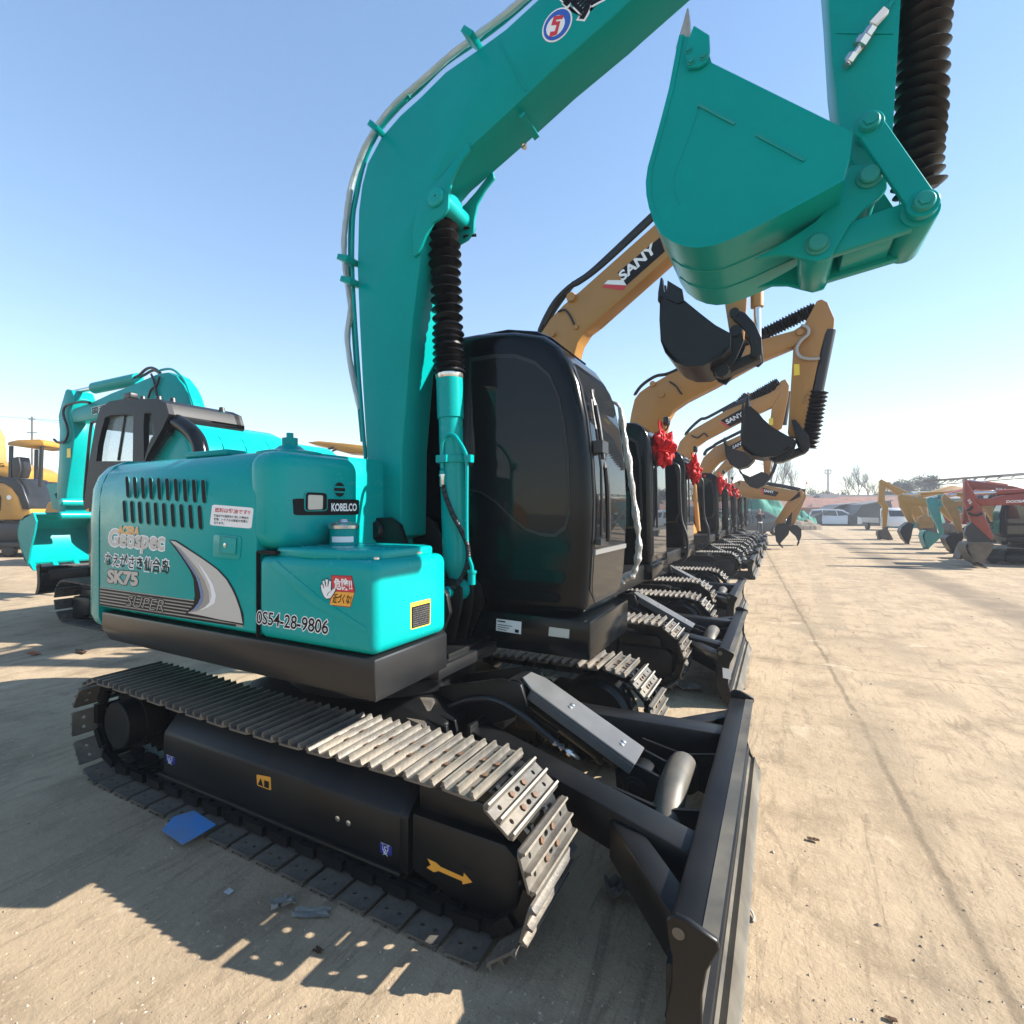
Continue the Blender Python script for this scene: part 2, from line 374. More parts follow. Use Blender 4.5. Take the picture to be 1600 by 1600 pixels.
    for k in range(4):
        base = mix(rng(nz((.9, 1.7, .5, 3.1)[k], 4, .5, None, .6), (.60, .64, .62, .68)[k], (.66, .69, .72, .72)[k], 0, (.5, .4, .42, .5)[k]), base, ((.24, .19, .13), (.50, .41, .29), (.30, .245, .175), (.20, .155, .105))[k])
    base = mix(ma('MULTIPLY', j2s, .8), base, (.15, .115, .08))
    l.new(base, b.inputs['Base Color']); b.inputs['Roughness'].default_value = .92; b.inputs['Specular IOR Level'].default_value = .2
    h = ma('ADD', ma('MULTIPLY', nz(9, 8, .7), 1.0), ma('MULTIPLY', nz(55, 5, .7), .35)); h = ma('SUBTRACT', h, ma('MULTIPLY', j1, .18))
    bp = n.new('ShaderNodeBump'); bp.inputs['Strength'].default_value = .55; bp.inputs['Distance'].default_value = .02; l.new(h, bp.inputs['Height']); l.new(bp.outputs[0], b.inputs['Normal'])
    return m
bm = NB(); box(bm, (-260, -200, -.4), (260, 260, 0)); OFF = Vector((0, 0, 0))
grd = obj('ground', bm, ground_material()); grd['kind'] = 'structure'
# ------------------------------------------------------------------ crawler track shared by the big machines
def shoe_bm(w=0.43, pitch=0.1765, fine=True):
    bm = NB(); hx = pitch / 2 - 0.0135; hy = w / 2; c = 0.014
    out = [(-hx, -hy + c), (-hx + c, -hy), (hx - c, -hy), (hx, -hy + c), (hx, hy - c), (hx - c, hy), (-hx + c, hy), (-hx, hy - c)]
    t = NB()
    def ring(pts):
        vs = [t.verts.new((x, y, 0)) for x, y in pts]
        for i in range(len(vs)): t.edges.new((vs[i], vs[(i + 1) % len(vs)]))
    ring(out)
    holes = []
    if fine:
        for sx in (-1, 1):
            for sy in (-1, 1):
                holes.append((sx * 0.030, sy * 0.150, 0.0105, 0.0105))
            holes.append((sx * 0.030, 0.0, 0.011, 0.017))
    for hx_, hy_, rx, ry in holes: ring([(hx_ + rx * math.cos(a * PI / 4), hy_ + ry * math.sin(a * PI / 4)) for a in range(8)])
    bmesh.ops.triangle_fill(t, use_beauty=True, use_dissolve=False, edges=t.edges[:])
    # drop triangles that fell inside a hole
    bad = [f for f in t.faces if any(math.hypot(f.calc_center_median().x - a, f.calc_center_median().y - b) < min(r1, r2) * 0.75 for a, b, r1, r2 in holes)]
    if bad: bmesh.ops.delete(t, geom=bad, context='FACES')
    bmesh.ops.recalc_face_normals(t, faces=t.faces[:])
    bmesh.ops.solidify(t, geom=t.faces[:], thickness=0.010)
    zmax = max(v.co.z for v in t.verts); bmesh.ops.translate(t, verts=t.verts[:], vec=(0, 0, 0.010 - zmax))
    merge(bm, t, 0)
    for gx in (-0.062, 0.0, 0.062):                                   # three grouser bars with worn bright tips
        e = 0.003 if gx else 0
        prof = [(gx - 0.013, 0.009), (gx + 0.013, 0.009), (gx + 0.006, 0.020), (gx + 0.0045, 0.034 - e), (gx - 0.0045, 0.034 - e), (gx - 0.006, 0.020)]
        fs = prism(bm, [(x, -hy + 0.004, z) for x, z in prof], (0, w - 0.008, 0), 0)
        fs[5].material_index = 1
    if fine:
        for sx in (-1, 1):
            for yy in (-0.052, 0.052):
                lathe(bm, (sx * 0.030, yy, 0.0095), (0, 0, 1), [(0, 0.0135), (0.009, 0.0135), (0.0095, 0.010)], 6, True, 2)
    return bm
class Stadium:
    def __init__(s, xr, xf, zc, r, sag=0.02):
        s.xr, s.xf, s.zc, s.r, s.sag = xr, xf, zc, r, sag; s.L = xf - xr; s.tot = 2 * s.L + 2 * PI * r
    def at(s, d):
        d = d % s.tot
        if d < s.L:
            q = d / s.L; sg = s.sag * math.sin(PI * q) ** 2; sl = s.sag * PI * math.sin(2 * PI * q) / s.L
            return s.xr + d, s.zc + s.r - sg, math.atan(sl)
        d -= s.L
        if d < PI * s.r: a = d / s.r; return s.xf + s.r * math.sin(a), s.zc + s.r * math.cos(a), a
        d -= PI * s.r
        if d < s.L: return s.xf - d, s.zc - s.r, PI
        d -= s.L; a = PI + d / s.r; return s.xr + s.r * math.sin(a), s.zc + s.r * math.cos(a), a
def chain_bm(st, n, yc, x0=0.0, ph=0.0):
    bm = NB(); p = st.tot / n; rr = st.r
    for i in range(n):
        x, z, a = st.at((i + ph) * p); X = Vector((math.cos(a), 0, -math.sin(a))); N = Vector((math.sin(a), 0, math.cos(a)))
        for s in (-1, 1):
            c = Vector((x + x0, yc + s * 0.062, z)) - N * 0.032
            beam(bm, c - X * p * 0.52, c + X * p * 0.30, 0.024, 0.058, up=N)
            c2 = c - N * 0.006 + Vector((0, s * 0.026, 0)); beam(bm, c2 - X * p * 0.12, c2 + X * p * 0.56, 0.024, 0.046, up=N)
        c = Vector((x + x0, yc, z)) - N * 0.036 - X * p * 0.5
        cyl(bm, c - Vector((0, 0.10, 0)), c + Vector((0, 0.10, 0)), 0.019, 8)
    return bm
SHOE_ME = None
def crawler(parent, yc, st, n, ph, origin, fine_shoes=True, mats=None):
    """one crawler: the chain is the part, its shoes are sub-parts"""
    global SHOE_ME
    o = obj('crawler_track', chain_bm(st, n, yc, 0, ph), M['black'], parent)
    if SHOE_ME is None:
        so = obj('track_shoe', shoe_bm(), [M['steel'], M['edge'], M['rust']], None, off=Vector((0, 0, 0))); SHOE_ME = so.data
        bpy.data.objects.remove(so)
    p = st.tot / n
    for i in range(n):
        x, z, a = st.at((i + ph) * p)
        s = bpy.data.objects.new('track_shoe', SHOE_ME); COL.objects.link(s); s.parent = o
        s.location = (x - origin.x, yc - origin.y, z - origin.z); s.rotation_euler = (random.uniform(-.004, .004), a + random.uniform(-.012, .012), 0)
    return o

# ================================================================== the turquoise excavator in front
ROOT = Vector((-2.29, 2.76, 0)); OFF = ROOT
ex = thing('excavator', 'big turquoise excavator in the foreground with black cab, raised boom and charcoal skirt', 'excavator', ROOT)
ST = Stadium(-3.54, -1.04, 0.320, 0.292)
tr_near = crawler(ex, 1.882, ST, 39, 0.35, ROOT)
tr_far = crawler(ex, 3.635, ST, 39, 0.62, ROOT); tr_far.location.x = .05

# track frames with guards
def track_frame(parent, yo, sgn, origin=None, x0=0.0, m='black'):
    """yo = outer face, sgn = +1 when the machine lies on the +Y side of it"""
    Y = lambda d: yo + sgn * d
    bm = NB()
    sec = [(0.0, .105), (0.0, .325), (0.012, .350), (0.17, .50), (0.34, .50), (0.34, .10)]
    loft(bm, [[(x + x0, Y(d * k + (0.03 if k < 1 else 0)), z if k == 1 else z * .96 + .01) for d, z in sec] for x, k in ((-3.20, .8), (-3.17, 1), (-1.42, 1))])
    box(bm, (-3.19 + x0, min(Y(-.028), Y(.03)), .085), (-1.40 + x0, max(Y(-.028), Y(.03)), .112))
    f = obj('track_frame', bm, M[m], parent, bevel=0.012, seg=2)
    bm = NB()
    sec2 = [(-.004, .10), (-.004, .335), (0.012, .362), (0.17, .49), (0.30, .49), (0.30, .10)]
    loft(bm, [[(x + x0, Y(d), z) for d, z in sec2] for x in (-1.425, -1.375)])
    obj('frame_band', bm, M[m], f, bevel=0.01)
    bm = NB()
    lo = [(-1.36, .10), (-1.36, .345), (-.92, .345), (-.86, .30), (-.86, .06), (-.90, .005), (-1.0, -0.0), (-1.12, .02), (-1.22, .07)]
    prism(bm, [(a + x0, Y(0.0), b + .022) for a, b in lo], (0, sgn * 0.26, 0))
    prism(bm, [(a + x0, Y(0.05), b) for a, b in ((-1.36, .345), (-.95, .345), (-.99, .47), (-1.36, .48))], (0, sgn * 0.2, 0))
    obj('idler_guard', bm, M[m], f, bevel=0.014, seg=2)
    bm = NB()
    lathe(bm, (-1.04 + x0, Y(0.10), .330), (0, sgn, 0), [(0, .16), (.02, .225), (.05, .23), (.05, .252), (.17, .252), (.17, .23), (.2, .2)], 36)
    obj('idler_wheel', bm, M[m], f)
    bm = NB()
    lathe(bm, (-3.54 + x0, Y(-.075), .330), (0, sgn, 0), [(0, .135), (.006, .142), (.10, .146), (.10, .17), (.16, .17), (.16, .13), (.3, .13)], 40)
    obj('final_drive', bm, M[m], f)
    bm = NB(); loft(bm, [[Vector((-3.54 + x0 + r * math.sin(2 * PI * k / 46), y, .330 + r * math.cos(2 * PI * k / 46))) for k in range(46) for r in [(0.258 if k % 2 else 0.222)]] for y in (Y(.18), Y(.23))])
    obj('drive_sprocket', bm, M[m], f)
    bm = NB()
    for xr in (-3.02, -2.66, -2.30, -1.94, -1.58): lathe(bm, (xr + x0, Y(.02), .125), (0, sgn, 0), [(0, .045), (.01, .085), (.07, .085), (.07, .065), (.19, .065), (.19, .085), (.25, .085), (.26, .04)], 18)
    for xr in (-2.85, -1.85): lathe(bm, (xr + x0, Y(.06), .535), (0, sgn, 0), [(0, .03), (.03, .05), (.16, .05), (.17, .03)], 14)
    obj('roller_set', bm, M[m], f)
    return f
GY = 1.85
fr = track_frame(ex, GY, 1)
track_frame(ex, 3.667, -1)
NRM = Vector((0, -1, 0))
def np_(pts, y=GY): return PY(pts, y)
# marks on the guard
dc = decal('warning_sticker', rrect(*np_([(402, 1227), (424, 1235), (423, 1214), (401, 1210)]), r=.1), NRM, M['orange'], fr)
bm = NB()
q = np_([(404, 1225), (412, 1228.5), (408.5, 1215.5)]); plate(bm, [p + NRM * .0045 for p in q], NRM, .0008)
q = np_([(414, 1229), (421, 1231.5), (421, 1221), (414, 1218.5)]); plate(bm, [p + NRM * .0045 for p in q], NRM, .0008)
obj('sticker_print', bm, M['ink'], fr)
def swan_sticker(c, w, h):
    a = Vector((w, 0, w * 0.38)); 
    quad = [(c[0] - w, c[1] - h * .72), (c[0] - w, c[1] + h * .30), (c[0] + w, c[1] + h * .72), (c[0] + w, c[1] - h * .30)]
    decal('hook_sticker', list(reversed(np_(quad))), NRM, M['blue'], fr)
    bm = NB()
    def u(s, t): return P(c[0] + w * s, c[1] - h * t + w * s * .40, y=GY) + NRM * .0045
    for path, r in (([(-.75, .62), (.75, .62)], .0022), ([(-.45, .6), (-.45, 0), (0, -.45), (.45, 0), (.45, .6)], .0022), ([(.2, .35), (-.15, .3), (-.1, .05), (.15, -.05), (-.1, -.25)], .0022), ([(-.4, -.62), (.3, -.35)], .002), ([(-.3, -.4), (.4, -.62)], .002)):
        tube(bm, [u(*p) for p in path], r, 5, 1)
    obj('sticker_print', bm, M['white'], fr)
swan_sticker((266.5, 1187), 7, 10); swan_sticker((603, 1327), 9, 14)
arrow = [(95, 488), (168, 520), (205, 555), (395, 640), (400, 605), (470, 685), (390, 702), (385, 675), (190, 590), (150, 600), (88, 562), (125, 540)]
decal('direction_arrow', list(reversed(np_([(650 + a / 5.333, 1250 + b / 5.333) for a, b in arrow], GY - .001))), NRM, M['orange'], fr)
bm = NB(); plate(bm, [p + NRM * .001 for p in reversed(np_([(722, 1350), (740, 1356), (740, 1361), (722, 1354)]))], NRM, .001); obj('guard_slot', bm, M['hole'], fr)
bm = NB()
for px, py in ((528, 1279), (545, 1286)): lathe(bm, P(px, py, y=GY), (0, -1, 0), [(0, .014), (.004, .014), (.006, .009)], 12)
obj('guard_bolt', bm, M['chrome'], fr)

# centre frame
bm = NB()
loft(bm, [[(x, 2.18, .28), (x, 2.18, .50), (x, 2.30, z), (x, 3.22, z), (x, 3.34, .50), (x, 3.34, .28)] for x, z in ((-2.95, .56), (-2.75, .62), (-1.75, .62), (-1.50, .55))])
for s, ye in ((-1, 2.17), (1, 3.35)):
    for xa in (-2.9, -1.75): box(bm, (xa, min(ye, ye - s * .1), .30), (xa + .32, max(ye, ye - s * .1), .46))
cf = obj('centre_frame', bm, M['black'], ex, bevel=.015)
bm = NB(); lathe(bm, (-2.25, 2.76, .60), (0, 0, 1), [(0, .56), (.03, .60), (.10, .60), (.12, .54), (.22, .54)], 56); obj('slew_ring', bm, M['black'], ex)
bm = NB()     # leg that joins centre frame and track frame, dusty and lit
loft(bm, [[P(598, 1100, z=.60), P(640, 1086, z=.62), P(681, 1088, z=.62), P(664, 1140, z=.55), P(612, 1118, z=.56)], [v + Vector((0, 0, -.25)) for v in (P(598, 1100, z=.60), P(640, 1086, z=.62), P(681, 1088, z=.62), P(664, 1140, z=.55), P(612, 1118, z=.56))]])
obj('frame_leg', bm, M['steel'], ex, bevel=.02)

# ------------------------------------------------------------------ dozer blade
bm = NB()
prof = [(v.x, v.z) for v in catmull([(-.150, 0, .455), (-.190, 0, .345), (-.210, 0, .25), (-.200, 0, .16), (-.168, 0, .09), (-.120, 0, .035)], 6)] + [(-.155, .03), (-.20, .08), (-.235, .17), (-.245, .25), (-.228, .33), (-.195, .455)]
loft(bm, [[(a, y, b) for a, b in prof] for y in (1.628, 3.83)], mi=0)
nfr = len(bm.faces)
blade = obj('dozer_blade', bm, M['bladeface'], ex)
bm = NB(); box(bm, (-.283, 1.63, .385), (-.175, 3.83, .452)); obj('top_rail', bm, M['black'], blade, bevel=.012, seg=2)
bm = NB(); box(bm, (-.290, 1.63, .16), (-.232, 3.83, .34)); box(bm, (-.26, 1.63, .06), (-.175, 3.83, .16)); obj('back_plate', bm, M['black'], blade, bevel=.006)
bm = NB(); prism(bm, [(-.142, 1.64, .10), (-.118, 1.64, .030), (-.108, 1.64, .020), (-.128, 1.64, .018), (-.165, 1.64, .085)], (0, 2.18, 0)); obj('cutting_edge', bm, M['bladeface'], blade)
for ya in (1.610, 3.828):
    bm = NB()
    lo = [(-.285, .478), (-.262, .500), (-.225, .497), (-.150, .468), (-.146, .445), (-.178, .375), (-.190, .30), (-.190, .20), (-.165, .11), (-.112, .02), (-.2, .03), (-.262, .10), (-.290, .20), (-.272, .30), (-.270, .375), (-.282, .43)]
    prism(bm, [(a, ya, b) for a, b in lo], (0, .020, 0)); 
    ep = obj('end_plate', bm, M['black'], blade, bevel=.004, seg=1)
    bm = NB(); lathe(bm, (-.252, ya - .0015, .452), (0, 1, 0), [(0, .017), (.023, .017)], 18); obj('lifting_hole', bm, M['hole'] if ya > 3 else M['steel'], ep)
# lift arms
A0 = P(745, 1132, z=.52); A1 = P(1088, 1318, z=.42)
def arm_box(bm, a, b, w, h): beam(bm, Vector(a) - Vector((0, 0, h / 2)), Vector(b) - Vector((0, 0, h / 2)), w, h)
bm = NB(); arm_box(bm, A0, A1, .15, .17)
beam(bm, A0 + Vector((-.01, 0, -.07)), A0 + Vector((.02, 0, -.07)), .20, .20)
la = obj('lift_arm', bm, M['black'], blade, bevel=.012)
bm = NB(); mir = lambda v: Vector((v.x, 5.46 - v.y, v.z)); arm_box(bm, mir(A0), mir(A1), .15, .17); obj('lift_arm', bm, M['black'], blade, bevel=.012)
B0 = P(970, 1277, z=.415); B1 = P(1068, 1432, z=.405)
for f_ in (lambda v: v, mir):
    bm = NB(); arm_box(bm, f_(B0), f_(B1) + Vector((.02, 0, 0)), .10, .16); obj('arm_brace', bm, M['black'], blade, bevel=.010)
# gusset plates and cross tube
for yy in (2.42, 3.02):
    bm = NB(); prism(bm, [(-.27, yy, .40), (-.45, yy, .36), (-.66, yy, .40), (-.66, yy, .26), (-.27, yy, .16)], (0, .018, 0)); obj('gusset_plate', bm, M['black'], blade)
bm = NB(); tube(bm, [(-.43, 2.36, .20), (-.43, 2.44, .31), (-.43, 2.58, .375), (-.43, 2.80, .385), (-.43, 2.92, .34), (-.43, 3.0, .22)], .064, 20, 6); obj('cross_tube', bm, M['bladeface'], blade)
# blade cylinder with its long cover plate
C0 = Vector((-1.24, 2.70, .66)); C1 = Vector((-.60, 2.70, .335))
bm = NB(); cyl(bm, C0, C0.lerp(C1, .72), .058, 20); cyl(bm, C0.lerp(C1, .70), C0.lerp(C1, .74), .066, 20); cyl(bm, C0.lerp(C1, .7), C1, .032, 16)
lathe(bm, C1 + Vector((0, -.07, 0)), (0, 1, 0), [(0, .075), (.14, .075)], 22); lathe(bm, C0 + Vector((0, -.09, 0)), (0, 1, 0), [(0, .085), (.18, .085)], 22)
bcyl = obj('blade_cylinder', bm, M['black'], blade)
bm = NB(); U = (C1 - C0).normalized().cross(Vector((0, 1, 0))).normalized(); U = U if U.z > 0 else -U
q0 = C0 - (C1 - C0) * .02 + U * .085; q1 = C0.lerp(C1, .93) + U * .085
prism(bm, [q0 + Vector((0, -.06, 0)), q0.lerp(q1, .12) + Vector((0, -.105, 0)), q1 + Vector((0, -.105, 0)), q1 + Vector((0, .105, 0)), q0.lerp(q1, .12) + Vector((0, .105, 0)), q0 + Vector((0, .06, 0))], U * .014)
for sy in (-.105, .093): prism(bm, [q0.lerp(q1, .12) + Vector((0, sy, 0)), q1 + Vector((0, sy, 0)), q1 - U * .05 + Vector((0, sy, 0)), q0.lerp(q1, .12) - U * .05 + Vector((0, sy, 0))], (0, .012, 0))
obj('cylinder_cover', bm, M['cover'], bcyl, bevel=.004, seg=1)
bm = NB()
for t in (.42, .86):
    for sy in (-.018, .018): lathe(bm, q0.lerp(q1, t) + U * .014 + Vector((0, sy, 0)), U, [(0, .012), (.006, .012), (.008, .007)], 8)
obj('cover_bolt', bm, M['chrome'], bcyl)
bm = NB()
for sy in (-.095, .080): prism(bm, [C1 + Vector((-.09, sy, -.05)), C1 + Vector((-.10, sy, .06)), C1 + Vector((-.02, sy, .115)), C1 + Vector((.17, sy, .055)), C1 + Vector((.17, sy, .00)), C1 + Vector((.03, sy, -.08))], (0, .016, 0))
cyl(bm, C1 + Vector((0, -.125, 0)), C1 + Vector((0, .125, 0)), .036, 18); cyl(bm, C1 + Vector((0, -.105, 0)), C1 + Vector((0, -.12, 0)), .055, 18)
obj('pin_bracket', bm, M['black'], bcyl, bevel=.003, seg=1)
bm = NB()     # pivot housing from the centre frame to the cylinder
for sy in (2.56, 2.82): prism(bm, [(-1.85, sy, .50), (-1.80, sy, .62), (-1.30, sy, .75), (-1.18, sy, .74), (-1.14, sy, .63), (-1.22, sy, .56), (-1.50, sy, .42)], (0, .03, 0))
box(bm, (-1.82, 2.59, .46), (-1.36, 2.82, .60))
obj('cylinder_mount', bm, M['black'], ex, bevel=.006)
bm = NB()
for d_ in (0, .085):
    q = [P(664, 1130, z=.45), P(664, 1096, z=.53), P(684, 1084, z=.56), P(697, 1090, z=.56), P(716, 1128, z=.45)]
    prism(bm, [(v.x if i < 9 else v.x) and Vector((v.x, 2.29 + d_, v.z)) for i, v in enumerate([Vector((-1.66, 0, .36)), Vector((-1.68, 0, .53)), Vector((-1.63, 0, .575)), Vector((-1.47, 0, .56)), Vector((-1.42, 0, .36))])], (0, .022, 0))
obj('arm_pivot_bracket', bm, M['black'], ex, bevel=.004, seg=1)
bm = NB(); tube(bm, [(-1.62, 2.50, .55), (-1.48, 2.53, .62), (-1.33, 2.555, .635), (-1.18, 2.565, .585), (-1.04, 2.575, .50), (-.99, 2.58, .47)], .017, 10, 6); bh = obj('blade_hose', bm, M['rubber'], ex)
bm = NB(); tube(bm, [(-1.00, 2.58, .475), (-.955, 2.583, .452)], .021, 10, 1); tube(bm, [(-.955, 2.583, .452), (-.90, 2.588, .425), (-.88, 2.60, .41)], .012, 8, 3); lathe(bm, (-.93, 2.586, .44), (1, 0, -.5), [(0, .019), (.02, .019)], 6); obj('hose_fitting', bm, M['chrome'], bh)
bm = NB()
for k in range(2): tube(bm, [C0 + (C1 - C0) * .08 + Vector((0, -.115 - .0, .0 - .03 * k)), C0 + (C1 - C0) * .40 + Vector((0, -.115, -.03 * k))], .010, 8, 1)
obj('cylinder_pipe', bm, M['black'], bcyl)

# ------------------------------------------------------------------ upper structure
YN = 1.673
bm = NB()
plan = [(-3.50, YN), (-1.412, YN), (-1.428, 2.235), (-1.50, 2.30), (-1.9, 2.30), (-1.9, 2.95), (-2.4, 3.0), (-2.4, 3.86), (-3.50, 3.86)]
rings = []
for z, ins in ((.875, .045), (.955, .0), (1.052, .0)):
    rings.append([(x - (0 if y > 1.7 or x > -1.5 else 0), y + (ins if (y < 1.7 and x < -1.5) else (ins * .2 if y < 1.7 else 0)), z) for x, y in plan])
loft(bm, rings)
skirt = obj('lower_skirt', bm, M['grey'], ex, bevel=.012, seg=2, smooth=40)
# counterweight: rounded corner seen from behind
def cw_ring(z, inset, top=0.0):
    pts = []; r = .42 - inset * .3; cx, cy = -3.53, YN + .42
    for k in range(9):
        a = PI / 2 * k / 8; pts.append((cx - (.42 - inset) * math.sin(a), cy - (.42 - inset) * math.cos(a), z))
    cy2 = 3.90 - .42
    for k in range(9):
        a = PI / 2 * k / 8; pts.append((cx - (.42 - inset) * math.cos(a), cy2 + (.42 - inset) * math.sin(a), z))
    return pts
bm = NB()
loft(bm, [cw_ring(*t) for t in ((.925, .12), (.935, .07), (.97, .02), (1.02, 0), (1.6, .0), (1.78, .012), (1.86, .04), (1.92, .09), (1.955, .16), (1.965, .25))])
obj('counterweight', bm, M['teal'], ex, smooth=50)
# engine cover
bm = NB()
secs = [(YN + .03, 1.065), (YN, 1.085), (YN, 1.72), (YN + .012, 1.80), (YN + .045, 1.875), (YN + .11, 1.93), (YN + .22, 1.955), (3.8, 1.96), (3.85, 1.9), (3.85, 1.065)]
loft(bm, [[(x, y, z) for y, z in secs] for x in (-3.517, -2.125)])
ec = obj('engine_cover', bm, M['teal'], ex, bevel=.006, seg=2, smooth=50)
bm = NB(); rbox(bm, (-2.98, 1.86, 1.95), (-2.60, 2.05, 1.985), .012); obj('cover_hinge', bm, M['teal_matt'], ec)
# front hood block with the lamp
bm = NB(); rbox(bm, (-2.215, YN + .002, 1.462), (-1.985, 2.25, 1.935), .085, 6)
hood = obj('tool_hood', bm, M['teal'], ex, smooth=60)
# pre-cleaner
bm = NB(); c0 = P(446, 724, z=1.925) * 0 + Vector((-2.235, 1.97, 1.925))
lathe(bm, c0, (0, 0, 1), [(0, .165), (.026, .165), (.034, .13), (.042, .08), (.062, .055), (.066, .040), (.105, .040), (.108, .018), (.132, .018), (.132, .0)], 28)
obj('intake_cap', bm, M['teal_matt'], ex)
# tank
bm = NB(); rbox(bm, (-2.118, YN, 1.058), (-1.411, 2.215, 1.445), .045, 5)
tank = obj('fuel_tank', bm, M['teal'], ex, smooth=60)
bm = NB()
prism(bm, [Vector((x, y, 1.437)) for x, y in ((-2.03, 1.71), (-1.78, 1.685), (-1.55, 1.72), (-1.455, 1.78), (-1.455, 2.15), (-1.52, 2.20), (-2.11, 2.20))], (0, 0, .045))
obj('tank_lid', bm, M['teal'], tank, bevel=.014, seg=3)
cc = P(537, 850, x=-1.895); cc.z = 1.480
bm = NB(); lathe(bm, cc, (0, 0, 1), [(0, .068), (.085, .068), (.085, .06)], 28); obj('filler_neck', bm, M['teal_matt'], tank)
bm = NB(); lathe(bm, cc + Vector((0, 0, .082)), (0, 0, 1), [(0, .076), (.016, .078), (.028, .062), (.032, .03), (.046, .022), (.048, .0)], 28); obj('filler_cap', bm, M['chrome'], tank)
bm = NB()
for px, py in ((588, 873), (655, 864)):
    q = P(px, py, z=1.484); lathe(bm, (q.x, q.y, 1.482), (0, 0, 1), [(0, .010), (.006, .010), (.008, .006)], 6)
obj('lid_bolt', bm, M['chrome'], tank)
# pressed crease on the tank side
bm = NB()
c_ = [P(416, 880, y=YN), P(432, 876, y=YN), P(498, 932, y=YN), P(575, 982, y=YN), P(572, 990, y=YN), P(490, 946, y=YN)]
prism(bm, [v + NRM * .0 for v in c_], (0, -.003, 0)); obj('pressed_rib', bm, M['teal'], tank, bevel=.0026, seg=3, smooth=80)
# dark gap lines
bm = NB()
box(bm, (-2.1235, YN - .0008, 1.06), (-2.1185, YN + .02, 1.46)); box(bm, (-2.12, YN + .004, 1.450), (-2.0, YN + .05, 1.464))
obj('panel_gap', bm, M['hole'], ex)

# ----- marks on the engine cover
N_ = NRM
def sp(px, py): return P(px, py, y=YN)
bm = NB(); bm2 = NB(); Ux = Vector((1, 0, 0)); Vz = Vector((0.10, 0, 1)).normalized()
for (xa, ya), (xb, yb), ht in (((200, 761), (319, 768), 30), ((195.5, 799), (313.5, 808.5), 31)):
    a = sp(xa, ya); b = sp(xb, yb); h = (sp(xa, ya - ht / 2) - sp(xa, ya + ht / 2)).length
    for i in range(10):
        # equal steps along the panel
        c = a.lerp(b, i / 9); s = Vector((-.115, 0, 1)).normalized()
        plate(bm, [p + N_ * .0030 for p in capsule(c, Ux, s, h * .82, .0155)], N_, .0008)
        plate(bm2, [p + N_ * .0004 for p in capsule(c, Ux, s, h * .82, .0190)], N_, .0022)
obj('vent_slot', bm, M['hole'], ec); obj('vent_rim', bm2, M['teal'], ec)
decal('fuel_sticker', rrect(sp(328, 820.5), sp(393, 826), sp(396.6, 793.6), sp(332, 788.2), r=.09), N_, M['white'], ec)
lettering('sticker_lettering', '燃料は軽油です!!', sp(336, 800), sp(391, 804.5), sp(337, 793), N_, M['red'], ec, bold=.012, lift=.0028)
for i, tx in enumerate(('軽油以外の燃料を使用した場合の', '故障、トラブルは保証の免責と', 'なります。')):
    y0 = 807.5 + i * 5.6; w = (54, 53, 16)[i]
    lettering('sticker_lettering', tx, sp(335, y0), sp(335 + w, y0 + w * .075), sp(335, y0 - 4.2), N_, M['ink'], ec, bold=.012, lift=.0028)
def bigword(name, s, bl, br, tl, m, **k): return lettering(name, s, sp(*bl), sp(*br), sp(*tl), N_, M[m], ec, **k)
bigword('model_lettering', 'Geospec', (169, 860.5), (256, 869), (171, 826), 'silver', outline=M['white'], bold=.035, owidth=.05, lift=.0016)
bigword('model_lettering', 'ACERA', (184, 834), (217, 836.5), (186, 821.5), 'orange', outline=M['white'], bold=.03, owidth=.035, lift=.0030)
bigword('dealer_lettering', 'なえがさき仙台岛', (164, 883), (263.5, 897), (165.5, 863), 'ink', outline=M['white'], bold=.014, owidth=.085)
bigword('size_lettering', 'SK75', (167.5, 911), (215.5, 917), (168.5, 889), 'silver', outline=M['ink'], bold=.055, owidth=.035)
# striped flash
bm = NB()
quad = [sp(156, 946), sp(380, 980.5), sp(375, 948), sp(330, 941), sp(302, 937.5), sp(156, 917.5)]
plate(bm, [p + N_ * .0006 for p in quad], N_, .0004, 0)
for i in range(6):
    t = (i + .35) / 6; a = sp(156, 917.5).lerp(sp(156, 946), t); b0 = sp(302 + 50 * t, 937.5 + 8 * t).lerp(sp(372, 979.5), t)
    d = Vector((0, 0, -.010)); plate(bm, [p + N_ * .0014 for p in (a + d, b0 + d, b0, a)], N_, .0006, 1)
obj('flash_stripe', bm, [M['beige'], M['ink']], ec)
bigword('flash_lettering', 'SUPER', (198, 947), (256, 956), (199, 929.5), 'beige', outline=M['ink'], shear=.25, bold=-.01, owidth=.045, lift=.0032)
out = [(267, 844.5), (275, 846), (289, 855), (306, 866), (322.5, 877), (340, 890), (354, 905), (363, 920), (369, 933), (376, 953), (380, 974), (345, 968), (318, 962), (294, 957.5), (304, 951), (311, 942.5), (315, 933), (314, 924), (311, 911), (307.5, 901), (301, 890), (294, 879), (286, 868), (279, 858), (271, 849)]
def shp(name, pts, m, lift): return decal(name, [sp(*p) for p in reversed(pts)], N_, M[m], ec, lift=lift, t=.0006)
shp('flash_swoosh', [(265, 843.5), (275.5, 844), (290, 853), (308, 865), (325, 876.5), (342, 889), (357, 905), (366, 920), (373, 936), (381, 960), (381.5, 977), (345, 970), (318, 964), (290, 959), (303, 945), (305, 930), (303, 905), (298, 893), (290, 880), (282, 868), (275, 858), (268, 849)], 'ink', .0022)
shp('flash_swoosh', out, 'pale', .0030)
shp('flash_swoosh', [(271, 849), (279, 858), (286, 868), (294, 879), (301, 890), (307.5, 901), (311, 911), (314, 924), (315, 933), (311, 942.5), (304, 951), (294, 957.5), (309, 955), (323, 949), (328, 941), (327, 925), (320, 906), (309, 888), (296, 872), (283, 857)], 'beige', .0038)
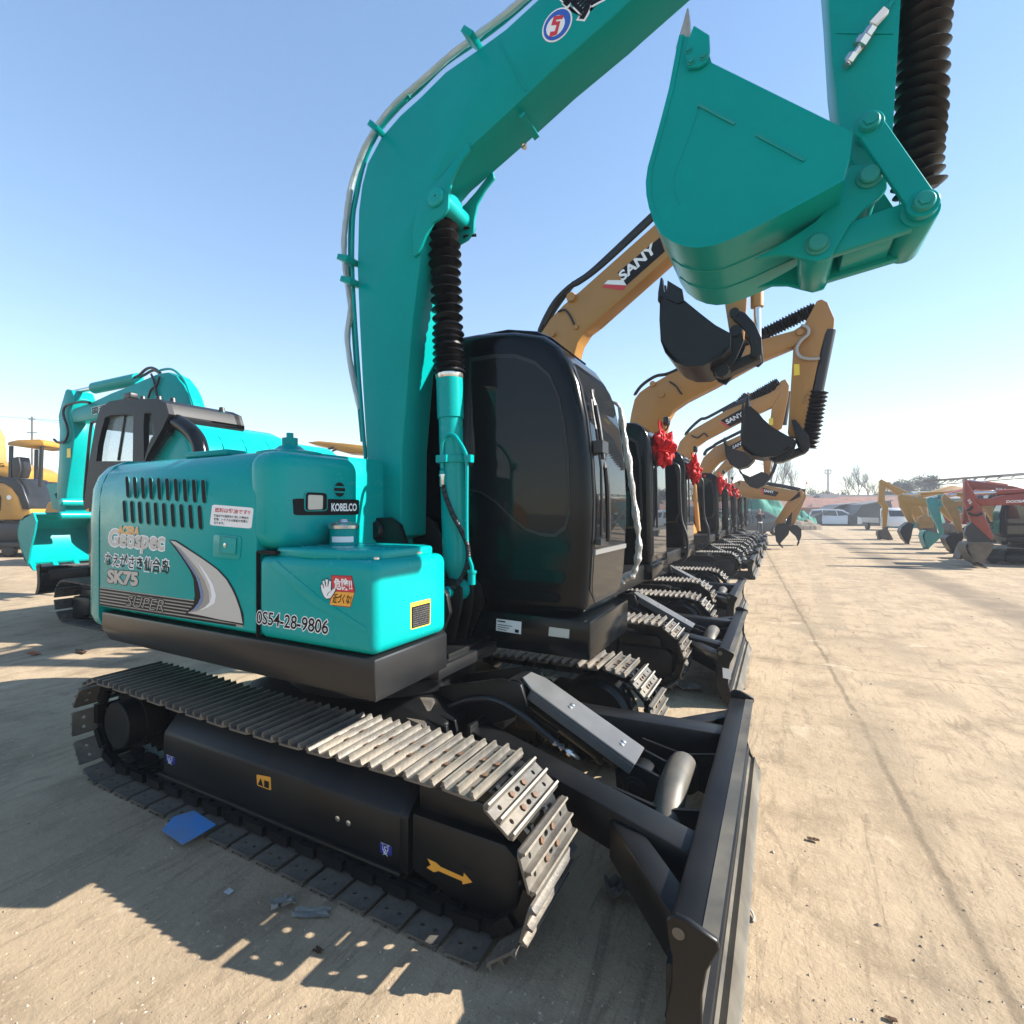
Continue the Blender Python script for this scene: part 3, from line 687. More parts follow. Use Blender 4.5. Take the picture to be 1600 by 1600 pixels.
shp('flash_swoosh', [(275, 853), (286, 868), (301, 890), (307.5, 901), (311, 911), (314, 924), (315, 933), (311, 942.5), (304, 951), (298, 955.5), (311, 950), (318, 940), (319, 926), (313, 905), (302, 886), (288, 867)], 'blueg', .0050)
shp('flash_swoosh', [(311, 954), (326, 949), (337, 942), (339, 930), (334, 913), (326, 899), (315, 884), (300, 868), (312, 882), (322, 899), (329, 914), (332, 930), (329, 941), (322, 948)], 'white', .0044)
# latch
bm = NB(); q = rrect(sp(334, 871), sp(376, 875), sp(378.5, 838), sp(335, 833.5), r=.14); prism(bm, q, (0, -.006, 0)); lt = obj('door_latch', bm, M['teal'], ec, bevel=.004)
bm = NB(); plate(bm, [p + N_ * .0065 for p in (sp(344, 866), sp(372, 868), sp(373.5, 839), sp(345, 836.5))], N_, .0006); obj('latch_recess', bm, M['teal_worn'], lt)
bm = NB(); plate(bm, [p + N_ * .0075 for p in (sp(349.5, 863.5), sp(371, 866), sp(372.5, 841), sp(350.5, 838.5))], N_, .005); obj('latch_paddle', bm, M['teal'], lt, bevel=.0015, seg=1)
bm = NB(); lathe(bm, sp(356, 851.6) + N_ * .012, N_, [(0, .011), (.005, .011), (.006, .005)], 14); obj('key_lock', bm, M['chrome'], lt)

# ----- marks on tank and hood
lettering('number_lettering', '0S54-28-9806', sp(400.5, 974), sp(512.5, 991.5), sp(402, 953.5), N_, M['ink'], tank, outline=M['white'], bold=.012, owidth=.05)
def tk(name, pts, m, lift): return decal(name, [sp(*p) for p in pts], N_, M[m], tank, lift=lift, t=.0006)
sx = lambda a, b: (400 + a / 5.333, 680 + b / 5.333)
tk('danger_sticker', [sx(610, 1418), sx(790, 1435), sx(830, 1290), sx(800, 1170), sx(625, 1165), sx(640, 1290)], 'dred', .0012)
tk('danger_sticker', [sx(645, 1298), sx(820, 1308), sx(797, 1178), sx(630, 1172)], 'red', .0020)
tk('danger_sticker', [sx(618, 1412), sx(788, 1428), sx(822, 1312), sx(645, 1302)], 'orange', .0020)
lettering('danger_lettering', '危険!!', sp(*sx(658, 1288)), sp(*sx(810, 1295)), sp(*sx(650, 1188)), N_, M['white'], tank, bold=.03, lift=.0036)
lettering('danger_lettering', '近づくな!', sp(*sx(640, 1398)), sp(*sx(792, 1408)), sp(*sx(652, 1318)), N_, M['ink'], tank, bold=.02, lift=.0036)
hand_pts = [(575, 1345), (555, 1300), (545, 1250), (556, 1240), (570, 1275), (560, 1215), (573, 1208), (586, 1265), (586, 1200), (604, 1200), (606, 1265), (618, 1210), (632, 1218), (628, 1285), (634, 1298), (650, 1278), (668, 1286), (650, 1320), (625, 1355), (595, 1362)]
bm = NB(); plate(bm, [sp(*sx(*p)) + N_ * .0036 for p in reversed(hand_pts)], N_, .0007, 0)
cx_, cy_ = 605, 1290
plate(bm, [sp(*sx(cx_ + (a - cx_) * 1.13, cy_ + (b - cy_) * 1.10)) + N_ * .0028 for a, b in reversed(hand_pts)], N_, .0006, 1)
for a, b in (((590, 1262), (588, 1225)), ((606, 1265), (606, 1222)), ((573, 1276), (567, 1240))): tube(bm, [sp(*sx(*a)) + N_ * .0045, sp(*sx(*b)) + N_ * .0045], .0012, 5, 1, 1)
tube(bm, [sp(*sx(600, 1335)) + N_ * .0045, sp(*sx(608, 1315)) + N_ * .0045, sp(*sx(628, 1300)) + N_ * .0045], .0012, 5, 3, 1)
obj('danger_sticker', bm, [M['white'], M['ink']], tank)
XF = -1.411; NX = Vector((1, 0, 0))
fp = lambda px, py: P(px, py, x=XF)
decal('load_chart', rrect(fp(641.5, 984), fp(672, 975.5), fp(672.5, 935), fp(641, 942.5), r=.05), NX, M['yellow'], tank)
bm = NB(); plate(bm, [p + NX * .0030 for p in (fp(642.8, 982), fp(670.5, 974), fp(671, 941), fp(642.6, 948.5))], NX, .0006); obj('load_chart', bm, M['ink'], tank)
for i in range(9):
    y0 = 952.5 + i * 3.35
    lettering('chart_lettering', ''.join(random.choice('日量能操作油圧機重中高注意示表品') for _ in range(random.choice((9, 10, 11)))), fp(644.5, y0), fp(669.3, y0 - 6.6), fp(644.5, y0 - 1.9), NX, M['silver'], tank, lift=.0040, bold=-.012)
XH = -1.985; hp = lambda px, py: P(px, py, x=XH)
bm = NB(); prism(bm, rrect(hp(459, 805.2), hp(560, 804.6), hp(561, 780.5), hp(457, 778.8), r=.1), NX * .0025); hb = obj('name_panel', bm, M['ink'], hood)
lettering('name_lettering', 'KOBELCO', hp(516.8, 799), hp(556.5, 798.6), hp(516.8, 786.2), NX, M['white'], hood, bold=.035, lift=.0045)
bm = NB(); prism(bm, rrect(hp(476.5, 798), hp(509, 796.8), hp(509, 770.5), hp(477, 769), r=.18), NX * .008); prism(bm, [hp(474, 799), hp(477, 799)] and rrect(hp(474.5, 799.5), hp(511, 798.5), hp(511, 768.8), hp(475, 767), r=.2), NX * .004, 1)
wl_ = obj('work_lamp', bm, [M['hole'], M['teal']], hood)
bm = NB(); prism(bm, rrect(hp(479, 796.5), hp(502, 796), hp(502.5, 774), hp(479.5, 773), r=.12), NX * .012); obj('lamp_lens', bm, M['lens'], wl_, bevel=.002, seg=1)
cL = hp(530.5, 765); bm = NB(); r_ = (hp(539, 765) - hp(522, 765)).length / 2
plate(bm, [p + NX * .001 for p in disc_loop(cL, Vector((0, 1, 0)), Vector((0, 0, 1)), r_, 28, r_ * .95)], NX, .0008, 0)
for dz in (.33, -.33): plate(bm, [cL + Vector((.0035, s * r_ * 1.05, dz * r_ + e)) for s, e in ((-1, -.004), (1, -.004), (1, .004), (-1, .004))], NX, .0006, 1)
obj('round_emblem', bm, [M['ink'], M['teal']], hood)
lb = cc + Vector((0, 0, .03)); bm = NB()
loft(bm, [[lb + Vector((math.cos(a) * rr, math.sin(a) * rr, z)) for z in (-.014, .014)] for a in [math.radians(-100 + 8 * k) for k in range(13)] for rr in (.0695,)], cap=False, closed=False)
obj('filler_label', bm, M['white'], tank)

# ------------------------------------------------------------------ boom foot plates and swing frame deck
bm = NB()
for yy in (2.53, 2.905): prism(bm, [(-2.42, yy, 1.0), (-2.42, yy, 1.52), (-2.36, yy, 1.60), (-2.02, yy, 1.61), (-1.95, yy, 1.57), (-1.90, yy, 1.45), (-1.62, yy, 1.18), (-1.60, yy, 1.08), (-1.70, yy, .86), (-2.42, yy, .86)], (0, .035, 0))
bm_ = bm; box(bm, (-2.5, 2.46, .80), (-1.56, 2.94, .872))
bf = obj('boom_bracket', bm, M['black'], ex, bevel=.006)
bm = NB(); lathe(bm, (-2.13, 2.50, 1.53), (0, 1, 0), [(0, .05), (.03, .062), (.46, .062), (.5, .05)], 24); obj('foot_pin', bm, M['rubber'], bf)
# cylinder foot fork
bm = NB()
for yy in (2.655, 2.79): prism(bm, [(-1.80, yy, .87), (-1.66, yy, .87), (-1.60, yy, 1.12), (-1.60, yy, 1.20), (-1.66, yy, 1.255), (-1.74, yy, 1.245), (-1.77, yy, 1.18)], (0, .028, 0))
obj('cylinder_fork', bm, M['black'], bf, bevel=.008)

# ------------------------------------------------------------------ boom
Y0, Y1 = 2.60, 2.87
back = [(583, 850), (572, 700), (566, 600), (561, 500), (558, 420), (560, 330), (565, 290), (574, 255), (595, 215), (625, 180), (655, 153), (696, 112), (745, 78), (790, 45), (839, 0)]
front = [(626, 838), (628, 700), (636, 600), (645, 500), (655, 420), (661, 370), (665, 325), (673, 295), (700, 262), (750, 216), (805, 165), (872, 101), (962, 22), (985, 0)]
BK = PY(back, Y0); FR = PY(front, Y0)
TIP_T = Vector((.16, Y0, 4.92)); TIP_B = Vector((.30, Y0, 4.52))
loop = BK + [Vector((-.55, Y0, 4.62)), TIP_T, TIP_B] + list(reversed(FR))
bm = NB(); prism(bm, loop, (0, Y1 - Y0, 0))
boom = obj('boom', bm, M['teal_matt'], ex, bevel=.010, seg=2, smooth=45)
# proud edge strip on the side plate, weld seams
def strip(name, pts, w, t, m, parent, y=Y0, n=NRM):
    v = [P(a, b, y=y) for a, b in pts]; bm = NB()
    for a, b in zip(v, v[1:]): beam(bm, a + n * t * .3, b + n * t * .3, t, w, up=(0, 1, 0) if abs(n.y) < .5 else (b - a).cross(n))
    return obj(name, bm, m, parent)
strip('weld_seam', [(780, 65), (822, 142)], .010, .006, M['teal_matt'], boom)
strip('weld_seam', [(584, 748), (622, 747)], .008, .006, M['teal_matt'], boom)
# cylinder boss
BO = Vector((-1.748, 2.60, 3.448))
bm = NB()
lo = [P(a, b, y=Y0) for a, b in [(649, 404), (648, 365), (653, 335), (662, 314), (673, 297), (690, 281), (706, 262), (722, 240), (734, 225), (737, 237), (722, 257), (709, 282), (704, 308), (703, 328), (693, 342), (680, 350), (668, 370), (657, 398)]]
prism(bm, list(reversed(lo)), (0, -.022, 0)); prism(bm, [Vector((p.x, Y1, p.z)) for p in lo], (0, .022, 0))
boss = obj('cylinder_boss', bm, M['teal_matt'], boom, bevel=.006)
bm = NB(); lathe(bm, BO + Vector((.03, -.045, 0)), (0, 1, 0), [(0, .048), (.008, .056), (.36, .056), (.37, .05)], 28); lathe(bm, BO + Vector((.03, -.047, 0)), (0, 1, 0), [(0, .034), (.01, .034)], 22); obj('boss_pin', bm, M['teal'], boss, bevel=.002, seg=1)
bm = NB(); lathe(bm, BO + Vector((.035, -.0475, 0)), (0, 1, 0), [(0, .0065), (.003, .0065)], 10); tube(bm, [BO + Vector((.05, .25, -.05)), BO + Vector((.10, .30, -.06))], .012, 8, 1); tube(bm, [BO + Vector((.04, .26, -.10)), BO + Vector((.11, .30, -.09))], .010, 8, 1); obj('grease_nipple', bm, M['hole'], boss)
# decals on the boom
cB = P(870.5, 39.5, y=Y0); rB = (P(892, 39.5, y=Y0) - P(849, 39.5, y=Y0)).length / 2; ud = (P(900, 12, y=Y0) - P(850, 62, y=Y0)).normalized(); vd = Vector((-ud.z, 0, ud.x))
for nm, k, m_, lf in (('round_logo', 1.0, 'white', .0015), ('round_logo', .9, 'royal', .0030), ('round_logo', .62, 'white', .0042)): decal(nm, disc_loop(cB - (ud * rB * .10 if k < .7 else Vector()), ud, vd, rB * k, 30), NRM, M[m_], boom, lift=lf, t=.0008)
def lg(s, t): return cB + ud * rB * s + vd * rB * t
bm = NB(); plate(bm, [lg(*p) + NRM * .0055 for p in ((-.72, -.30), (-.50, -.05), (-.28, -.28), (-.02, -.02), (-.28, .26), (.10, .62), (.58, .14), (.42, -.02), (.12, .28), (.04, .2), (.26, -.02), (-.28, -.58))], NRM, .0008); obj('logo_mark', bm, M['red'], boom)
lettering('boom_lettering', '實', P(909, 34, y=Y0), P(947, -5, y=Y0), P(870, -5, y=Y0), NRM, M['ink'], boom, outline=M['white'], bold=.03, owidth=.05)
# pipes along the back of the boom
def pipe(name, pts, r, y, m, parent, n=8, k=5, jit=0):
    bm = NB(); tube(bm, [P(a, b, y=y) for a, b in pts], r, n, k, jit=jit); return obj(name, bm, m, parent)
pp1 = pipe('boom_pipe', [(640, 150), (598, 196), (571, 250), (557, 310), (552, 345), (551, 420), (555, 500), (562, 600), (569, 690), (571, 715), (568, 740), (574, 800)], .012, 2.62, M['teal_matt'], boom)
pipe('boom_pipe', [(840, -12), (790, 32), (745, 66), (696, 100), (655, 140), (622, 170), (588, 212), (566, 262), (552, 320), (547, 360), (547, 420), (551, 500), (558, 600), (566, 690)], .012, 2.70, M['teal_matt'], boom)
pipe('wrapped_hose', [(830, -12), (790, 22), (745, 56), (700, 90), (655, 130), (622, 158), (592, 194), (566, 240), (549, 290), (541, 340), (537, 385), (541, 430), (548, 480), (543, 520), (546, 560), (556, 610), (563, 640)], .020, 2.66, M['plastic'], boom, 9, 5, .10)
for px, py, sy in ((592, 205, 0), (545, 408, 0), (550, 442, 0), (574, 763, 0), (738, 62, 0)):
    q = P(px, py, y=2.60); tgt = Vector((1, 0, -.35)) if py > 300 else Vector((.7, 0, -.7))
    bm = NB(); beam(bm, q - tgt * .035 + Vector((0, -.01, 0)), q + tgt * .05 + Vector((0, -.01, 0)), .12, .035); obj('pipe_clamp', bm, M['teal_matt'], boom, bevel=.004)
bm = NB(); q = P(576, 790, y=2.60); tube(bm, [q, q + Vector((0.01, -.01, -.10)), q + Vector((.03, -.01, -.22)), q + Vector((.02, .03, -.36))], .017, 9, 5); obj('boom_hose', bm, M['rubber'], boom)
# boom underside fittings
bm = NB(); q = P(818, 226, y=2.80); lathe(bm, q, (0.4, -.2, -1), [(0, .018), (.012, .018), (.016, .012), (.03, .012)], 8); obj('bolt_fitting', bm, M['chrome'], boom)
bm = NB(); a = P(807, 172, y=Y0) + Vector((0, .03, -.012)); prism(bm, [a, a + Vector((.03, .0, .013)), a + Vector((.03, .20, .013)), a + Vector((0, .20, 0))], (0.006, 0, -.016)); obj('under_lug', bm, M['teal_matt'], boom)

# ------------------------------------------------------------------ boom cylinder
F0 = Vector((-1.687, 2.735, 1.175)); F1 = Vector((-1.730, 2.735, 2.44)); F2 = Vector((-1.775, 2.735, 3.42)); D_ = (F1 - F0).normalized()
bm = NB(); L1 = (F1 - F0).length
lathe(bm, F0, D_, [(.07, .035), (.13, .062), (.20, .072), (L1 - .24, .072), (L1 - .235, .080), (L1, .080), (L1 + .005, .07)], 32)
bc = obj('boom_cylinder', bm, M['teal'], ex, smooth=50)
bm = NB(); lathe(bm, F0 + Vector((0, -.06, 0)), (0, 1, 0), [(0, .066), (.12, .066)], 26); lathe(bm, F0 + Vector((0, -.12, 0)), (0, 1, 0), [(0, .036), (.24, .036)], 18); obj('cylinder_eye', bm, M['teal'], bc)
bm = NB(); lathe(bm, F1 - D_ * .0, D_, [(0, .079), (.012, .083), (.028, .083), (.03, .079)], 28); obj('hose_clip', bm, M['chrome'], bc)
bm = NB(); bellow(bm, F1 + D_ * .03, F1 + D_ * .30, .074, .094, 7); bellow(bm, F1 + D_ * .30, F2 - D_ * .02, .056, .093, 12, jit=.06); obj('bellows_boot', bm, M['bellows'], bc, smooth=25)
bm = NB(); lathe(bm, F2 - D_ * .03, D_, [(0, .05), (.01, .058), (.035, .058), (.045, .04), (.10, .04)], 20); obj('hose_clip', bm, M['chrome'], bc)
bm = NB(); lathe(bm, F2 + D_ * .08 + Vector((0.02, -.075, 0)), (0, 1, 0), [(0, .074), (.15, .074)], 26); cyl(bm, F2 + D_ * .0, F2 + D_ * .08, .05, 18); obj('rod_eye', bm, M['teal'], bc)
yp = 2.655
def cp(px, py, y=yp): return P(px, py, y=y)
bm = NB(); tube(bm, [cp(691, 738), cp(691, 706), cp(692, 690), cp(699, 680), (cp(709, 680)), cp(716, 688), cp(725, 703), cp(729, 718), cp(729, 760), cp(729, 830), cp(731, 865), cp(737, 885), cp(737, 900)], .0115, 10, 4); 
lathe(bm, cp(691, 735), (0, 0, 1), [(-.03, .016), (0, .016)], 6); lathe(bm, cp(737, 905), (0, 0, 1), [(-.03, .022), (.03, .022), (.035, .028), (.05, .028)], 12)
obj('steel_pipe', bm, M['teal'], bc)
q1 = cp(691, 717); q2 = cp(731, 717)
bm = NB(); lathe(bm, F0 + D_ * ((q1.z - F0.z) / D_.z), D_, [(-.022, .076), (-.022, .083), (.022, .083), (.022, .076)], 28); beam(bm, q1 + Vector((-.035, .0, 0)), q1 + Vector((.04, 0, 0)), .04, .045, up=(0, 0, 1)); beam(bm, q2 + Vector((-.0, 0, 0)), q2 + Vector((.03, 0, 0)), .04, .045); obj('pipe_clamp', bm, M['teal'], bc, bevel=.003, seg=1)
bm = NB(); lathe(bm, cp(691, 741), (0, 0, -1), [(0, .0205), (.014, .0205), (.014, .0155), (.07, .0155), (.075, .013)], 14); obj('hose_fitting', bm, M['chrome'], bc)
bm = NB(); pts = [cp(692, 758), cp(697, 778), cp(707, 803), cp(720, 828), cp(730, 852), cp(731, 876), cp(724, 898), cp(712, 915), cp(698, 924), cp(690, 926)]
cm = catmull(pts, 14); bm2 = NB(); tube(bm2, cm, lambda t: .0145 + .0022 * math.sin(t * 330), 10, 1); bm.free(); obj('boom_hose', bm2, M['rubber'], bc)

# ------------------------------------------------------------------ cab
CAB = [(-2.50, 1.03), (-2.52, 1.6), (-2.46, 2.45), (-2.36, 2.68), (-2.2, 2.765), (-1.95, 2.785), (-1.677, 2.784), (-1.422, 2.755), (-1.229, 2.698), (-1.137, 2.624), (-1.067, 2.521), (-1.015, 2.397), (-.972, 2.188), (-.942, 1.946), (-.930, 1.711), (-.936, 1.513), (-.946, 1.31), (-.962, 1.12), (-.972, 1.03)]
CN, CFr = 2.96, 3.80
bm = NB(); prism(bm, [(a, CN, b) for a, b in CAB], (0, CFr - CN, 0))
cab = obj('cab', bm, M['gloss'], ex, bevel=.075, seg=6, smooth=50)
bm = NB(); prism(bm, [(-2.30, CN + .09, 2.77), (-2.2, CN + .09, 2.80), (-1.50, CN + .09, 2.80), (-1.30, CN + .09, 2.755), (-1.20, CN + .09, 2.70), (-1.3, CN + .09, 2.68)], (0, .72, 0)); obj('roof_hatch', bm, M['gloss'], cab, bevel=.02)
bm = NB(); prism(bm, [(-2.50, CN - .02, .805), (-.93, CN - .02, .805), (-.925, CN - .02, 1.03), (-2.50, CN - .02, 1.03)], (0, CFr - CN + .02, 0)); cs = obj('cab_skirt', bm, M['gloss'], cab, bevel=.014)
# side window
wp = [(738, 566), (775, 560), (806, 560), (836, 570), (858, 590), (872, 622), (880, 660), (886, 710), (888, 765), (888, 800), (882, 822), (866, 834), (845, 832), (822, 824), (800, 806), (776, 782), (754, 768), (736, 764)]
wv = PY(wp, CN); mid = sum(wv, Vector()) / len(wv)
bm = NB(); prism(bm, [mid + (v - mid) * 1.045 for v in reversed(wv)], (0, -.006, 0)); w1 = obj('window', bm, M['rubber'], cab, bevel=.002, seg=1)
bm = NB(); prism(bm, [v + NRM * .004 for v in reversed(wv)], (0, -.005, 0)); obj('window_glass', bm, M['cabglass'], w1)
cmid = Vector((-1.75, 0, 1.9)); cin = NB(); prism(cin, [(cmid.x + (a - cmid.x) * .92, CN + .06, cmid.z + (b - cmid.z) * .92) for a, b in CAB], (0, CFr - CN - .12, 0))
cw_ = NB(); prism(cw_, [mid + (v - mid) * .985 + Vector((0, -.03, 0)) for v in wv], (0, .14, 0))
cf_ = NB(); prism(cf_, [(xx, CN + .10, zz_) for xx, zz_ in ((-1.35, 1.16), (-.7, 1.16), (-.7, 2.42), (-1.35, 2.42))], (0, CFr - CN - .2, 0))
cut(cab, [cin, cw_, cf_])
cab.data.set_sharp_from_angle(angle=math.radians(40))
bm = NB(); rbox(bm, (-2.0, 3.16, 1.32), (-1.46, 3.62, 1.46), .05); prism(bm, [(-2.02, 3.18, 1.42), (-1.86, 3.18, 1.42), (-1.98, 3.18, 2.12), (-2.12, 3.18, 2.10)], (0, .42, 0)); prism(bm, [(-2.02, 3.28, 2.14), (-1.94, 3.28, 2.14), (-1.97, 3.28, 2.36), (-2.06, 3.28, 2.34)], (0, .22, 0)); obj('seat', bm, M['seat'], cab, bevel=.03, seg=2)
bm = NB(); rbox(bm, (-1.85, 3.06, 1.12), (-1.30, 3.16, 1.58), .03); rbox(bm, (-1.85, 3.62, 1.12), (-1.30, 3.70, 1.58), .03); obj('console', bm, M['trim'], cab)
bm = NB()
for yy in (3.11, 3.66): tube(bm, [(-1.38, yy, 1.56), (-1.36, yy, 1.66), (-1.33, yy, 1.74)], .012, 8, 2); lathe(bm, (-1.33, yy, 1.73), (.2, 0, 1), [(0, .016), (.03, .026), (.09, .024), (.1, .01)], 12)
for yy in (3.3, 3.5): tube(bm, [(-1.18, yy, 1.12), (-1.16, yy, 1.4), (-1.22, yy, 1.62)], .010, 8, 2)
obj('lever_set', bm, M['rubber'], cab)
bm = NB(); rbox(bm, (-1.22, 3.02, 1.30), (-1.10, 3.10, 1.62), .02); obj('monitor', bm, M['trim'], cab)
bm = NB()
for (xa, ya), (xb, yb), hh in (((790, 850), (890, 858), 18), ((745, 893), (884, 903), 17), ((735, 922), (876, 936), 15)):
    a = P(xa, ya, y=CN); b = P(xb, yb, y=CN); a.z = b.z = (a.z + b.z) / 2; r = hh * .0039 * .5
    lo = capsule((a + b) / 2, Vector((0, 0, 1)), Vector((1, 0, 0)), (b - a).length - 2 * r, r, 8)
    t = NB(); prism(t, lo, (0, -.008, 0)); bmesh.ops.recalc_face_normals(t, faces=t.faces[:])
    bmesh.ops.bevel(t, geom=[e for e in t.edges if e.calc_face_angle(0) > .5], offset=.005, segments=2, affect='EDGES'); merge(bm, t)
obj('pressed_rib', bm, M['gloss'], cab)
decal('data_plate', PY([(775, 985), (814, 991), (815, 971.5), (776, 966.5)], CN - .022), NRM, M['white'], cs)
bm = NB(); plate(bm, [p + NRM * .0035 for p in PY([(778, 971), (790, 972.5), (790, 970.5), (778, 969)], CN - .022)], NRM, .0006)
for i in range(3): plate(bm, [p + NRM * .0035 for p in PY([(778, 976 + 3.2 * i), (800 - 4 * i, 979 + 3.2 * i), (800 - 4 * i, 978 + 3.2 * i), (778, 975 + 3.2 * i)], CN - .022)], NRM, .0006)
plate(bm, [p + NRM * .0035 for p in PY([(805, 988), (811, 989), (811, 984), (805, 983)], CN - .022)], NRM, .0006); obj('plate_print', bm, M['ink'], cs)
decal('name_plate', PY([(857, 993.5), (889, 997.5), (890, 983.5), (858, 979.5)], CN - .022), NRM, M['pale'], cs)
# front windows
def xf(z):
    pr = [(b, a) for a, b in CAB[8:]][::-1]
    for (z0, x0), (z1, x1) in zip(pr, pr[1:]):
        if z0 <= z <= z1: return x0 + (x1 - x0) * (z - z0) / (z1 - z0)
    return pr[-1][1] if z > pr[-1][0] else pr[0][1]
def front_pane(name, z0, z1, ya, yb, lift, t, m, parent, rb=.0, rt=.0, n=16):
    bm = NB(); rows = []
    for i in range(n + 1):
        z = z0 + (z1 - z0) * i / n; e = 0.0
        if rb and z - z0 < rb: e = rb - math.sqrt(max(0, rb * rb - (rb - (z - z0)) ** 2))
        if rt and z1 - z < rt: e = max(e, rt - math.sqrt(max(0, rt * rt - (rt - (z1 - z)) ** 2)))
        x = xf(z) + lift; rows.append([(x, ya + e, z), (x, yb - e, z), (x - t, yb - e, z), (x - t, ya + e, z)])
    loft(bm, rows); return obj(name, bm, m, parent, smooth=60)
fw = front_pane('window', 1.10, 2.56, CN + .055, CFr - .055, .004, .02, M['rubber'], cab, .13, .06)
front_pane('window_glass', 1.43, 2.53, CN + .08, CFr - .08, .008, .02, M['cabfront'], fw, 0, .05)
front_pane('window_glass', 1.125, 1.39, CN + .08, CFr - .08, .008, .02, M['cabfront'], fw, .12, 0)
front_pane('window_bar', 1.395, 1.424, CN + .07, CFr - .07, .018, .02, M['bar'], fw, 0, 0, 2)
# wiper
def fxp(px, py, y, lift=.03):
    v = P(px, py, y=y); return Vector((xf(v.z) + lift, y, v.z))
bm = NB(); yw = CN + .13
tube(bm, [Vector((xf(z) + .045, yw - (2.3 - z) * .0, z)) for z in (2.36, 2.15, 1.95)], .014, 8, 2)
beam(bm, Vector((xf(2.02) + .03, yw - .05, 2.02)), Vector((xf(2.02) + .03, yw + .07, 2.02)), .07, .07)
tube(bm, [Vector((xf(z) + .05, yw + .02 + (1.98 - z) * .10, z)) for z in (1.98, 1.8, 1.6, 1.47)], .016, 8, 2)
tube(bm, [Vector((xf(z) + .035, yw - .02, z)) for z in (2.30, 1.9, 1.5)], .008, 6, 2)
beam(bm, Vector((xf(1.47) + .03, yw - .06, 1.47)), Vector((xf(1.47) + .03, yw + .09, 1.47)), .03, .035)
obj('wiper', bm, M['rubber'], cab)
# wrapped hand rail on the far front post
hr = [(951, 629), (962, 630), (969, 640), (974, 670), (979, 705), (986, 750), (993, 800), (997, 830), (998, 860), (994, 885), (988, 898), (978, 904), (972, 908)]
bm = NB(); tube(bm, [P(a, b, y=3.98) for a, b in hr], lambda t: .013 + (.009 + .004 * math.sin(t * 91) + .004 * math.sin(t * 39)) * min(1, max(0, (t - .14) * 14)), 12, 7, jit=.12)
obj('grab_rail', bm, M['foil'], cab, smooth=20)
# seat seen as a dark shape behind the glass is not readable from outside; upper frame deck
bm = NB(); box(bm, (-2.5, 2.30, .78), (-1.52, 2.95, .845)); obj('deck_plate', bm, M['grey'], ex, bevel=.004)

# ------------------------------------------------------------------ arm, linkage and bucket
YA0, YA1 = 2.62, 2.87
loop = PY([(1293, -20), (1300, 100), (1311, 190), (1330, 250), (1352, 290), (1372, 285), (1394, 225), (1402, 100), (1409, -20)], YA0)
loop = [Vector((.06, YA0, 4.55)), Vector((-.02, YA0, 4.95)), Vector((.10, YA0, 5.15)), Vector((.30, YA0, 4.6))] [::1] and ([Vector((.13, YA0, 4.35))] + loop + [Vector((.40, YA0, 4.6)), Vector((.28, YA0, 5.0)), Vector((.16, YA0, 5.0))])
bm = NB(); prism(bm, loop, (0, YA1 - YA0, 0)); arm = obj('arm', bm, M['teal_matt'], ex, bevel=.008)
bm = NB(); tube(bm, [P(1320, 105, y=2.60), P(1333, 88, y=2.60), P(1345, 72, y=2.60), P(1362, 45, y=2.60), P(1372, 28, y=2.60)], .013, 9, 3)
for px, py, r in ((1325, 98, .020), (1343, 72, .026), (1354, 57, .020)): lathe(bm, P(px, py, y=2.60) , (P(1370, 30, y=2.6) - P(1325, 98, y=2.6)), [(0, r), (.03, r)], 6)
tube(bm, [P(1350, 72, y=2.595), P(1336, 66, y=2.595)], .012, 8, 1)
obj('hose_coupling', bm, M['chrome'], arm)
bm = NB(); prism(bm, PY([(1358, 40), (1368, 44), (1388, 22), (1380, 16)], 2.60), (0, -.02, 0)); obj('coupling_tag', bm, M['white'], arm)
bm = NB(); tube(bm, [P(1383, 18, y=2.6), P(1395, 0, y=2.61), P(1410, -25, y=2.61)], .008, 7, 3); obj('arm_pipe', bm, M['teal_matt'], arm)
strip('weld_seam', [(1306, 51), (1396, 52)], .010, .006, M['teal_matt'], arm, y=YA0)
def pin(bm, c, y0, y1, r, n=22): lathe(bm, (c.x, y0, c.z), (0, 1, 0), [(0, r * .86), (.006, r), (y1 - y0 - .006, r), (y1 - y0, r * .86)], n)
PA = P(1356, 201, y=2.56); PB = P(1440, 323, y=2.56); K1 = P(1358, 278, y=2.58); K2 = P(1277, 383, y=2.58)
for yy in (2.545, 2.905):
    bm = NB(); beam(bm, Vector((PA.x, yy, PA.z)), Vector((PB.x, yy, PB.z)), .085, .03, up=(0, 1, 0)); [lathe(bm, (q.x, yy - .017, q.z), (0, 1, 0), [(0, .050), (.034, .050)], 24) for q in (PA, PB)]
    al = obj('arm_link', bm, M['teal_matt'], ex, bevel=.003, seg=1)
for q in (PA, PB): bm = NB(); lathe(bm, (q.x, 2.505, q.z), (0, 1, 0), [(0, .030), (.008, .035), (.42, .035), (.43, .030)], 22); lathe(bm, (q.x, 2.4965, q.z), (0, 1, 0), [(0, .02), (.012, .02)], 6); obj('link_pin', bm, M['teal_worn'], al)
bm = NB(); Q2 = Vector((K2.x, 2.76, K2.z)); QB = Vector((PB.x - .01, 2.76, PB.z))
for yy in (2.62, 2.90): beam(bm, Vector((PB.x, yy, PB.z)), Vector((K2.x, yy, K2.z)), .11, .05, up=(0, 1, 0), w2=.10)
beam(bm, QB.lerp(Q2, .18), QB.lerp(Q2, .72), .07, .24, up=(0, 1, 0))
lathe(bm, (PB.x, 2.58, PB.z), (0, 1, 0), [(0, .062), (.36, .062)], 24); lathe(bm, (K2.x, 2.60, K2.z), (0, 1, 0), [(0, .066), (.32, .066)], 26)
obj('bucket_link', bm, M['teal_matt'], ex, bevel=.006)
